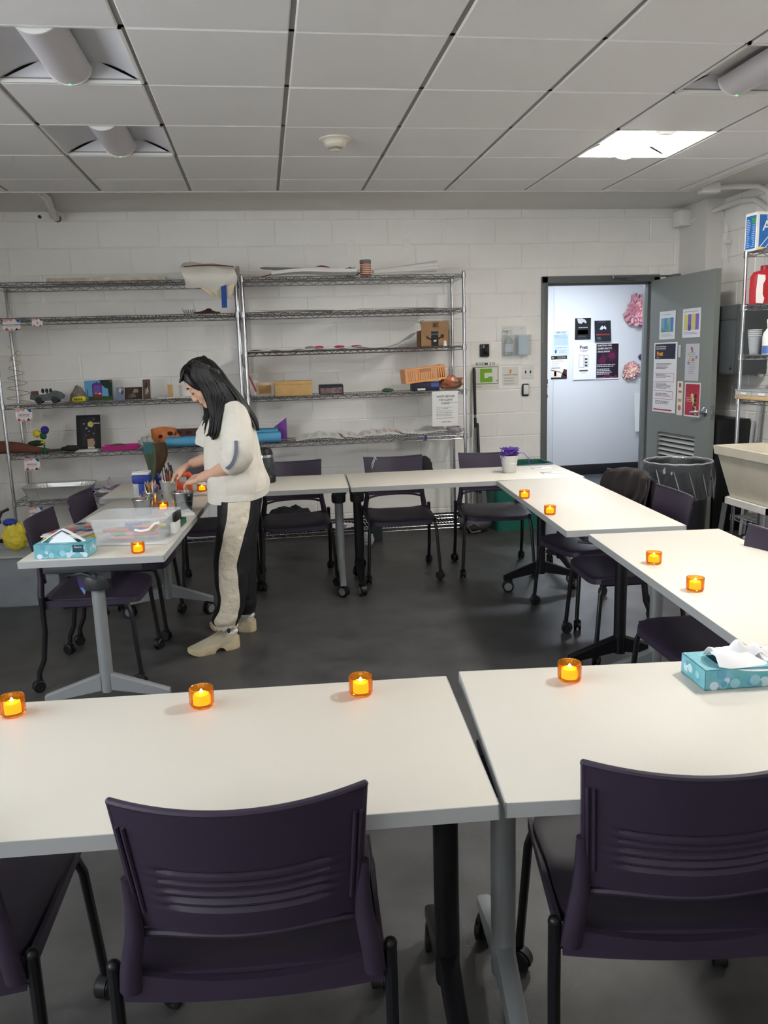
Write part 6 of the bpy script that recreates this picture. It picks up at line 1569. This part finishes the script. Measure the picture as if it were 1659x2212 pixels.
# head frame: local x forward (face), y to the person's left, z up
HC = W3(437, 822)
pit = .74
fwd = Vector((-1, -.10, 0)).normalized(); left = Vector((0,0,1)).cross(fwd)
hx_ = (fwd*math.cos(pit) - Vector((0,0,1))*math.sin(pit)).normalized(); hz_ = (Vector((0,0,1))*math.cos(pit) + fwd*math.sin(pit)).normalized(); hy_ = hz_.cross(hx_)
HM = Matrix(((hx_.x,hy_.x,hz_.x,HC.x),(hx_.y,hy_.y,hz_.y,HC.y),(hx_.z,hy_.z,hz_.z,HC.z),(0,0,0,1)))
body = MB()
body.sphere((-.006,0,.012), .092, 28, 20, (1.02,.80,1.0), M=HM)
body.sphere((.030,0,-.055), .066, 24, 16, (.92,.86,1.05), M=HM)
body.sphere((.050,0,-.020), .055, 20, 14, (.75,1.06,1.15), M=HM)
for s in (-1, 1):
    body.sphere((.052,s*.032,-.046), .033, 16, 12, (.9,1,1), M=HM)
    body.sphere((.078,s*.030,-.004), .0135, 14, 10, (.85,1.25,.9), M=HM)
    body.sphere((.071,s*.030,.016), .017, 14, 10, (.8,1.4,.6), M=HM)
    body.sphere((.093,s*.0105,-.046), .0085, 10, 8, M=HM)
    body.sphere((-.012,s*.075,-.025), .026, 12, 10, (.7,.35,1.15), M=HM)
body.tube([HM @ Vector(p) for p in ((.082,0,.008),(.090,0,-.012),(.101,0,-.034),(.103,0,-.043),(.094,0,-.052))], [.009,.009,.0115,.012,.008], 12)
body.sphere((.072,0,-.104), .024, 14, 10, (1,1.15,.9), M=HM)
body.sphere((.084,0,-.074), .016, 14, 10, (.8,1.5,.9), M=HM)
# neck, trunk
nb = W3(492, 868); hipc = W3(520, 1075); 
body.tube([HM @ Vector((-.02,0,-.05)), HM @ Vector((-.03,0,-.10)), nb, nb + Vector((.02,0,-.06))], [.052,.050,.050,.05], 18)
body.tube([nb + Vector((.01,0,-.06)), W3(505, 915), W3(508, 960), W3(512, 1020), hipc], [.05,.085,.09,.085,.075], 20, sx=1.35, up=(1,0,0))
SL, SRr = W3(510, 900, PY-.125), W3(490, 900, PY+.125)
body.tube([SL, nb + Vector((.02,0,-.08)), SRr], [.040,.05,.040], 14)
# near arm
EL = W3(520, 998, 1.515); WR = W3(432, 1033, 1.70)
body.tube([SL, SL.lerp(EL, .5) + Vector((.01,0,0)), EL], [.040,.042,.040], 14)
body.tube([EL, EL.lerp(WR, .35), EL.lerp(WR, .8), WR], [.040,.041,.030,.026], 14)
# far arm
EF = W3(466, 985, 1.955); WF = W3(410, 1003, 1.93)
body.tube([SRr, SRr.lerp(EF, .5), EF], [.040,.042,.038], 14)
body.tube([EF, EF.lerp(WF, .4), WF], [.038,.036,.025], 14)
def hand(wr, f, n, th, curl, spread=1.0, Lf=.070):
    """f: along the hand, n: out of its back, th: towards the thumb"""
    f = f.normalized(); th = (th - f*th.dot(f)).normalized(); n = f.cross(th)*(1 if f.cross(th).dot(n) > 0 else -1)
    pal = .080
    for q in (-1.5,-.5,.5,1.5):
        body.tube([wr + th*q*.011, wr + f*pal*.5 + th*q*.0175, wr + f*pal + th*q*.0190], [.0155,.0160,.0135], 10)
    tips = []
    for i, (q, lf) in enumerate(((1.5,.90),(.5,1.05),(-.5,1.0),(-1.5,.78))):
        b0 = wr + f*pal*.92 + th*q*.0195*spread; L = Lf*lf; c = curl[i]; pts = [b0]; d = f.copy(); p = b0.copy(); ax = th
        for k, seg in enumerate((.46,.30,.24)):
            ang = c*(.55 if k == 0 else .9); d = (d*math.cos(ang) - n*math.sin(ang)).normalized(); nn_ = n*math.cos(ang) + f*math.sin(ang)
            p = p + d*L*seg + th*(q*.0015*spread); pts.append(p.copy())
        body.tube(pts, [.0098,.0090,.0082,.0070], 10); body.sphere(pts[-1], .0070, 8, 6); tips.append((pts[-1], d))
    t0 = wr + f*.022 + th*.026; t1 = t0 + f*.030 + th*.022 - n*.008; t2 = t1 + f*.030 + th*.004 - n*.012; t3 = t2 + f*.022 - th*.004 - n*.010
    body.tube([wr + f*.008 + th*.012, t0, t1, t2, t3], [.014,.0145,.0115,.0098,.0075], 10); body.sphere(t3, .0075, 8, 6)
    return tips
H1 = W3(392, 1040, 1.80)
tips1 = hand(WR, (H1-WR), Vector((-.25,-.35,.9)), Vector((-.2,1,.15)), (.62,.60,.60,.58))
H2 = W3(372, 1026, 1.90)
tips2 = hand(WF, (H2-WF), Vector((-.3,-.5,.8)), Vector((-.1,-1,-.1)), (.35,.42,.70,.85), 1.15)
# legs inside the trousers
for (k0, kn, an) in ((W3(512,1090,1.665), W3(500,1210,1.62), W3(490,1345,1.60)), (W3(530,1090,1.85), W3(530,1200,1.86), W3(536,1318,1.87))):
    body.tube([hipc.lerp(k0,.6), k0, kn, kn.lerp(an,.4), an], [.055,.058,.050,.046,.032], 14)
me = shift(body).mesh('body_raw')
tmp = bpy.data.objects.new('body_raw', me); COL.objects.link(tmp)
rm = tmp.modifiers.new('r', 'REMESH'); rm.mode = 'VOXEL'; rm.voxel_size = .0042
sm = tmp.modifiers.new('s', 'SMOOTH'); sm.iterations = 5; sm.factor = .5
dg = bpy.context.evaluated_depsgraph_get()
bme = bpy.data.meshes.new_from_object(tmp.evaluated_get(dg)); bpy.data.objects.remove(tmp)
bme.materials.clear(); bme.materials.append(M_SKIN); bme.polygons.foreach_set('use_smooth', [True]*len(bme.polygons)); bme.name = 'body'
obj('body', bme, PERS)
# face details
def hpart(name, mb, m):
    return shift(mb).build(name, m, PERS)
for s in (-1, 1):
    hpart('eyebrow', MB().tube([HM @ Vector(p) for p in ((.0905,s*.012,.020),(.0885,s*.026,.026),(.079,s*.042,.023),(.071,s*.050,.016))], [.002,.0034,.003,.001], 8), M_HAIR)
    hpart('eyelash', MB().tube([HM @ Vector(p) for p in ((.0865,s*.016,-.011),(.0905,s*.026,-.015),(.088,s*.036,-.0145),(.0795,s*.046,-.010))], [.001,.0020,.0022,.0010], 6), M_HAIR)
M_LIP = mat('lip', (186,104,98), .45)
hpart('lips', MB().tube([HM @ Vector(p) for p in ((.082,-.023,-.0735),(.0945,-.010,-.0695),(.0965,0,-.0712),(.0945,.010,-.0695),(.082,.023,-.0735))], [.001,.0042,.0042,.0042,.001], 8).tube([HM @ Vector(p) for p in ((.082,-.022,-.0745),(.093,-.010,-.0800),(.0945,0,-.0812),(.093,.010,-.0800),(.082,.022,-.0745))], [.001,.0045,.0052,.0045,.001], 8), M_LIP)
M_NAIL = mat('pale_nail', (236,214,206), .25)
for tp, d in tips2[:3]: hpart('fingernail', MB().sphere(tp + d*.003 + Vector((0,-.003,.003)), .0055, 8, 6), M_NAIL)

# hair: cap plus long locks
hair = MB()
def cap(u, v):
    th = (u*2-1)*PI; s = min(1, max(0, (abs(th)-.55)/.65)); s = s*s*(3-2*s)
    ph = v*math.radians(56 + 76*s)
    r = .101
    w = .006*math.sin(th*23)*math.sin(v*PI)
    return HM @ Vector(((-.006 + (r+w)*math.sin(ph)*math.cos(th)*1.02), (r+w)*math.sin(ph)*math.sin(th)*.86, .012 + (r+w)*math.cos(ph)*1.02))
hair.sheet(cap, 64, 24, .008)
def strands(guideA, guideB, n, r0, seed, jit=.010, taper=.25):
    rnd = random.Random(seed); m = len(guideA)
    for k in range(n):
        f = k/(n-1) if n > 1 else .5; ex = rnd.uniform(.88, 1.04); pts = []
        jx = Vector((rnd.uniform(-jit,jit), rnd.uniform(-jit,jit), 0))
        for i in range(m):
            p = Vector(guideA[i]).lerp(Vector(guideB[i]), f); pts.append(p + jx*(i/(m-1)) )
        # resample smooth
        out = []
        for i in range((m-1)*4+1):
            t_ = i/4; a = min(int(t_), m-2); q = t_-a
            p0, p1, p2, p3 = pts[max(a-1,0)], pts[a], pts[a+1], pts[min(a+2,m-1)]
            out.append(.5*((2*p1)+(-p0+p2)*q+(2*p0-5*p1+4*p2-p3)*q*q+(-p0+3*p1-3*p2+p3)*q*q*q))
        last = len(out)-1; cut = max(4, int(last*ex)) if ex < 1 else last; out = out[:cut+1]; N = len(out)
        hair.tube(out, [r0*(1-(1-taper)*(i/(N-1))**2) for i in range(N)], 6)
def G(*pts): return [W3(px, py, Y) for px, py, Y in pts]
# near front curtain: forehead edge to rear edge
strands(G((418,785,1.69),(414,812,1.675),(432,838,1.665),(446,868,1.645),(455,905,1.615),(452,935,1.600),(447,940,1.600)),
        G((470,800,1.675),(482,830,1.665),(490,858,1.650),(481,885,1.610),(475,915,1.590),(470,938,1.585),(462,950,1.585)), 34, .0105, 1)
strands(G((424,782,1.70),(422,812,1.68),(440,845,1.67),(452,880,1.64),(458,915,1.61),(456,945,1.60)),
        G((450,790,1.68),(462,820,1.665),(472,850,1.65),(470,890,1.605),(464,930,1.59),(459,952,1.59)), 16, .0085, 2)
# back curtain down the back of the sweatshirt
strands(G((440,772,1.74),(472,800,1.69),(496,835,1.655),(517,864,1.63),(537,890,1.625),(550,913,1.64),(556,930,1.66)),
        G((436,771,1.78),(470,795,1.80),(495,828,1.82),(520,858,1.83),(543,888,1.83),(555,910,1.82),(558,930,1.81)), 34, .0115, 3, .006)
strands(G((428,774,1.72),(455,800,1.675),(478,838,1.655),(492,862,1.64),(505,880,1.63)), G((440,772,1.72),(468,802,1.68),(490,838,1.65),(508,866,1.64),(524,888,1.63)), 16, .0110, 4, .004)
# far side wisps
strands(G((410,790,1.83),(414,830,1.845),(436,868,1.85),(440,895,1.84),(434,905,1.83)), G((425,785,1.84),(440,830,1.85),(452,872,1.85),(450,915,1.84),(446,945,1.83)), 12, .0075, 5)
strands(G((398,800,1.70),(391,818,1.70),(388,828,1.70)), G((404,790,1.80),(394,812,1.80),(389,826,1.80)), 10, .0075, 6, .003)
shift(hair).build('hair', M_HAIR, PERS, 60)

# sweatshirt
def ring_loft(rows, n, name, m, wr=None, cap_=False, parent=PERS, th=.006, sub=4):
    """rows: (centre, half x, half y, tilt z per x); smooth loft through them"""
    m_ = len(rows); N = (m_-1)*sub+1; R_ = []
    for i in range(N):
        t_ = i/sub; a = min(int(t_), m_-2); q = t_-a
        def cr(k):
            p0, p1, p2, p3 = (rows[max(a-1,0)][k], rows[a][k], rows[a+1][k], rows[min(a+2,m_-1)][k])
            return .5*((2*p1)+(p2-p0)*q+(2*p0-5*p1+4*p2-p3)*q*q+(3*p1-p0-3*p2+p3)*q*q*q)
        R_.append((cr(0), cr(1), cr(2), cr(3)))
    b = MB()
    def fn(u, v):
        i = min(int(round(v*(N-1))), N-1); c, hx, hy, tl = R_[i]; a = u*2*PI
        x, y = math.cos(a), math.sin(a); e = .86
        x = abs(x)**e*(1 if x > 0 else -1); y = abs(y)**e*(1 if y > 0 else -1)
        k = 1 + (wr(u, v) if wr else 0)
        return Vector((c.x + x*hx*k, c.y + y*hy*k, c.z + tl*(x if x > 0 or tl < 0 else x*.15))) - OFF
    b.sheet(fn, n, N-1, th)
    return b.build(name, m, parent, 60), R_
def prow(f, bk, hy, tl=0.0, Y=PY, dz=0.0):
    a, c = W3(f[0], f[1], Y), W3(bk[0], bk[1], Y); ctr = (a+c)/2; ctr.z += dz
    return (ctr, (c.x-a.x)/2, hy, tl)
def wr_shirt(u, v): return .016*max(0, math.sin(u*2*PI*4 + v*9))**3 + .022*math.sin(u*2*PI*5 + v*4)*(1-v) + .014*math.sin(u*2*PI*9 - v*7)*(1-v)**.5 + .010*math.sin(v*17+u*6)
rows = [prow((450,1069),(581,1056), .180, .030), prow((447,1048),(578,1040), .186, .026), prow((443,1013),(568,1008), .182, .02), prow((441,965),(558,965), .172, .012), prow((446,925),(549,928), .172, .0), prow((460,893),(535,893), .160, -.01), prow((473,872),(518,874), .11, -.02), prow((477,862),(510,866), .080, -.022)]
SH, SR_ = ring_loft(rows, 72, 'sweatshirt', M_SHIRT, wr_shirt)
# ribbed hem and collar
def hemfn(u, v):
    c, hx, hy, tl = SR_[0]; a = u*2*PI; x, y = math.cos(a), math.sin(a); e = .86
    x = abs(x)**e*(1 if x > 0 else -1); y = abs(y)**e*(1 if y > 0 else -1); k = 1 + .022*math.sin(u*2*PI*5) + .006*math.sin(u*2*PI*60) - .02*v
    return Vector((c.x+x*hx*k - .004*v, c.y+y*hy*k, c.z+tl*(x if x > 0 else x*.15) + .006 - .044*v)) - OFF
MB().sheet(hemfn, 180, 3, .008).build('hem_band', M_SHIRT, SH, 60)
c, hx, hy, tl = SR_[-1]
MB().tube([Vector((c.x+math.cos(k*2*PI/32)*hx*1.02, c.y+math.sin(k*2*PI/32)*hy*1.0, c.z+tl*math.cos(k*2*PI/32)+.003)) - OFF for k in range(32)], .011, 8, closed=True).build('collar', M_SHIRT, SH)
# sleeves
def sleeve(pts, rad, name, up, ph):
    b = MB(); P_ = [Vector(p)-OFF for p in pts]; m_ = len(P_); out = []; rr = []
    for i in range((m_-1)*5+1):
        t_ = i/5; a = min(int(t_), m_-2); q = t_-a; p0,p1,p2,p3 = P_[max(a-1,0)],P_[a],P_[a+1],P_[min(a+2,m_-1)]
        out.append(.5*((2*p1)+(p2-p0)*q+(2*p0-5*p1+4*p2-p3)*q*q+(3*p1-p0-3*p2+p3)*q*q*q)); rr.append(rad[a]*(1-q)+rad[a+1]*q)
    N = len(out); n = 40
    def fr(i):
        t = (out[min(i+1,N-1)]-out[max(i-1,0)]).normalized(); nx = t.cross(Vector(up)).normalized(); return nx, t.cross(nx)
    def fn(u, v):
        i = min(int(round(v*(N-1))), N-1); nx, ny = fr(i); a = u*2*PI; k = rr[i]*(1 + .03*math.sin(a*4+v*9+ph) + .06*max(0, math.sin(v*19+a*2+ph))**2*min(1, v*2.5) + .03*math.sin(v*31-a*3+ph)*v); return out[i] + nx*math.cos(a)*k + ny*math.sin(a)*k
    b.sheet(fn, n, N-1, .006); o = b.build(name, M_SHIRT, SH, 60); return o, out, rr, fr
sl, so, srr, sfr = sleeve([W3(504,882,1.655), W3(511,906,1.60), W3(512,938,1.545), W3(513,968,1.525), W3(508,990,1.528), W3(496,1004,1.555)], [.052,.066,.078,.082,.078,.062], 'sleeve', (0,1,0), 0)
# grey stripe on the near sleeve with two bars
ks = list(range(int(len(so)*.50), int(len(so)*.90)))
def stp(u, v):
    i = ks[min(int(round(v*(len(ks)-1))), len(ks)-1)]; nx, ny = sfr(i); d = Vector((0,-1,0)); t__ = nx.cross(ny); d = (d - t__*d.dot(t__)).normalized(); sd = t__.cross(d).normalized()
    return so[i] + d*(srr[i]*1.12) + sd*((u-.5)*.018) + sd*.004
MB().sheet(stp, 3, len(ks)-1, .004).build('sleeve_stripe', M_STRIPE, SH)
sleeve([W3(490,876,1.90), W3(470,910,1.935), W3(452,945,1.95), W3(444,966,1.95)], [.062,.070,.070,.056], 'sleeve', (0,1,0), 2)

# trousers
def leg(rows, ph):
    def wrk(u, v): return .030*math.sin(v*38 + u*9 + ph)*(v**.7) + .025*math.sin(u*2*PI*3+v*11+ph)*v
    return ring_loft(rows, 40, 'trouser_leg', M_TROU, wrk, parent=PANTS, sub=6)
PANTS = MB().lathe([(.0,0),(.0,.001)], 6).build('trousers', M_TROU, PERS) if False else None
hips = MB(); r0 = prow((455,1045),(565,1045), .16); 
def hipfn(u, v):
    a = u*2*PI; c0 = W3(512,1030); c1 = W3(515,1110); c = c0.lerp(c1, v)
    return Vector((c.x + math.cos(a)*.100, c.y + math.sin(a)*(.165 if v < .6 else .17), c.z)) - OFF
hips.sheet(hipfn, 40, 10, .006); PANTS = hips.build('trousers', M_TROU, PERS, 60)
YN, YFr = 1.635, 1.865
near = [prow((470,1078),(560,1078), .098, 0, YN+.03), prow((470,1115),(556,1115), .100, 0, YN+.02), prow((467,1160),(545,1160), .098, 0, YN), prow((463,1210),(537,1210), .094, 0, YN-.01), prow((465,1255),(535,1255), .090, 0, YN-.02), prow((471,1300),(529,1300), .082, 0, YN-.02), prow((459,1332),(520,1330), .078, 0, YN-.02), prow((466,1350),(511,1350), .055, 0, YN-.02)]
lo, LR = leg(near, 0)
far = [prow((485,1078),(566,1078), .085, 0, YFr-.02), prow((480,1150),(556,1150), .088, 0, YFr), prow((484,1220),(553,1220), .085, 0, YFr), prow((495,1270),(553,1270), .080, 0, YFr), prow((505,1305),(553,1303), .072, 0, YFr), prow((512,1322),(550,1320), .055, 0, YFr)]
leg(far, 2)
# cream side panel on the near leg
fr0 = [(.30,.77),(.28,.76),(.22,.72),(.17,.64),(.17,.70),(.16,.80),(.12,.84),(.12,.90)]
N = len(LR); b = MB()
def pan(u, v):
    i = min(int(round(v*(N-1))), N-1); t_ = i/6; a = min(int(t_), 6); q = t_-a
    f0 = fr0[a][0]*(1-q)+fr0[a+1][0]*q; f1 = fr0[a][1]*(1-q)+fr0[a+1][1]*q; f = f0+(f1-f0)*u
    an = -math.acos(max(-1,min(1,2*f-1))); uu = (an/(2*PI)) % 1.0; vv = i/(N-1)
    c, hx, hy, tl = LR[i]; x, y = math.cos(an), math.sin(an); e = .86; x = abs(x)**e*(1 if x > 0 else -1); y = abs(y)**e*(1 if y > 0 else -1)
    k = 1 + .030*math.sin(vv*38 + uu*9)*(vv**.7) + .025*math.sin(uu*2*PI*3+vv*11)*vv + .012*math.sin(vv*55+u*5)
    return Vector((c.x+x*hx*k, c.y+y*hy*k - .0075, c.z)) - OFF
b.sheet(pan, 12, N-1, .005); b.build('side_panel', M_PANEL, lo, 60)
# gathered cuff and toggle
c, hx, hy, tl = LR[-1]
MB().tube([Vector((c.x+math.cos(k*2*PI/40)*hx*(1+.08*math.sin(k*2.7)), c.y+math.sin(k*2*PI/40)*hy*(1+.08*math.sin(k*2.7)), c.z-.004+.005*math.sin(k*1.9))) - OFF for k in range(40)], .009, 6, closed=True).build('gathered_cuff', M_PANEL, lo)
tg = W3(494, 1362, YN-.085); MB().sphere(tg-OFF, .010, 8, 6, (1,1,1.5)).tube([tg-OFF, W3(492,1352,YN-.08)-OFF], .003, 6).build('cord_toggle', M_BLACK, lo)

# chunky clogs
def shoe(heel, toe, yaw_extra=0):
    h, t_ = Vector(heel), Vector(toe); d = (t_-h); d.z = 0; L = .262; a = math.atan2(d.y, d.x)
    o = bpy.data.objects.new('shoe', None)
    M_ = Matrix.Translation(h - OFF) @ RZ(a)
    # upper: rows along the length: (x, half width, top z, base z)
    rw = [(-.005,.026,.070,.045),(.02,.038,.100,.040),(.06,.043,.112,.040),(.10,.045,.100,.034),(.15,.049,.078,.030),(.20,.049,.060,.028),(.24,.038,.048,.028),(.262,.014,.038,.030)]
    u_ = MB(); n = 20
    def up(u, v):
        i = v*(len(rw)-1); k = min(int(i), len(rw)-2); q = i-k; x, w, zt_, zb = [rw[k][j]*(1-q)+rw[k+1][j]*q for j in range(4)]
        an = PI*u; return (x, math.cos(an)*w, zb + math.sin(an)**.75*(zt_-zb))
    u_.sheet(up, n, 28, .004, M_); uo = u_.build('shoe', M_SHOE2, PERS, 60)
    s_ = MB()
    pts_bot = [(-.012,.030),(.0,.036),(.075,.040)]; 
    # rear block, arched waist, front platform
    def outl(x):
        tb = [(-.014,.012),(.0,.034),(.03,.043),(.08,.043),(.14,.050),(.20,.052),(.245,.040),(.270,.012)]
        for k in range(len(tb)-1):
            if tb[k][0] <= x <= tb[k+1][0]: q = (x-tb[k][0])/(tb[k+1][0]-tb[k][0]); return tb[k][1]*(1-q)+tb[k+1][1]*q
        return .012
    xs = [-.014+.284*k/40 for k in range(41)]
    def bot(x):
        if x < .075: return 0.004*max(0,(.0-x)*20) + .0
        if x < .135: q = (x-.075)/.06; return .026*math.sin(q*PI)**.6
        return .0 + max(0, x-.22)**1.5*1.6
    def topz(x): return .058 + .012*math.cos(min(1,max(0,x/.27))*PI) - .006
    L_, R2_ = [], []
    rows_ = []
    for x in xs:
        w = outl(x); zb, zt_ = bot(x), topz(x)
        rows_.append([(x,-w*.96,zb),(x,-w*1.02,zb+.012),(x,-w*1.04,(zb+zt_)/2),(x,-w,zt_),(x,w,zt_),(x,w*1.04,(zb+zt_)/2),(x,w*1.02,zb+.012),(x,w*.96,zb)])
    vs = [p for r_ in rows_ for p in r_]; m_ = 8
    s_.add(vs, [(i*m_+k, i*m_+(k+1)%m_, (i+1)*m_+(k+1)%m_, (i+1)*m_+k) for i in range(40) for k in range(m_)] + [tuple(range(m_))[::-1], tuple(40*m_+k for k in range(m_))], M_)
    s_.build('sole', M_SHOE, uo, 40)
    MB().tube([M_ @ Vector(p) for p in ((.255,0,.046),(.20,0,.062),(.15,0,.080),(.10,0,.102))], .003, 6).build('seam', M_SHOE, uo)
    MB().sphere(M_ @ Vector((.035,0,.095)), .036, 14, 8, (1.25,1.05,.75)).build('sock', M_WHITE, uo)
    return uo
shoe(atZ(512, 1396, .0) + Vector((0,0,0)), atZ(432, 1412, .0))
shoe(atZ(548, 1362, .0), atZ(462, 1358, .0))
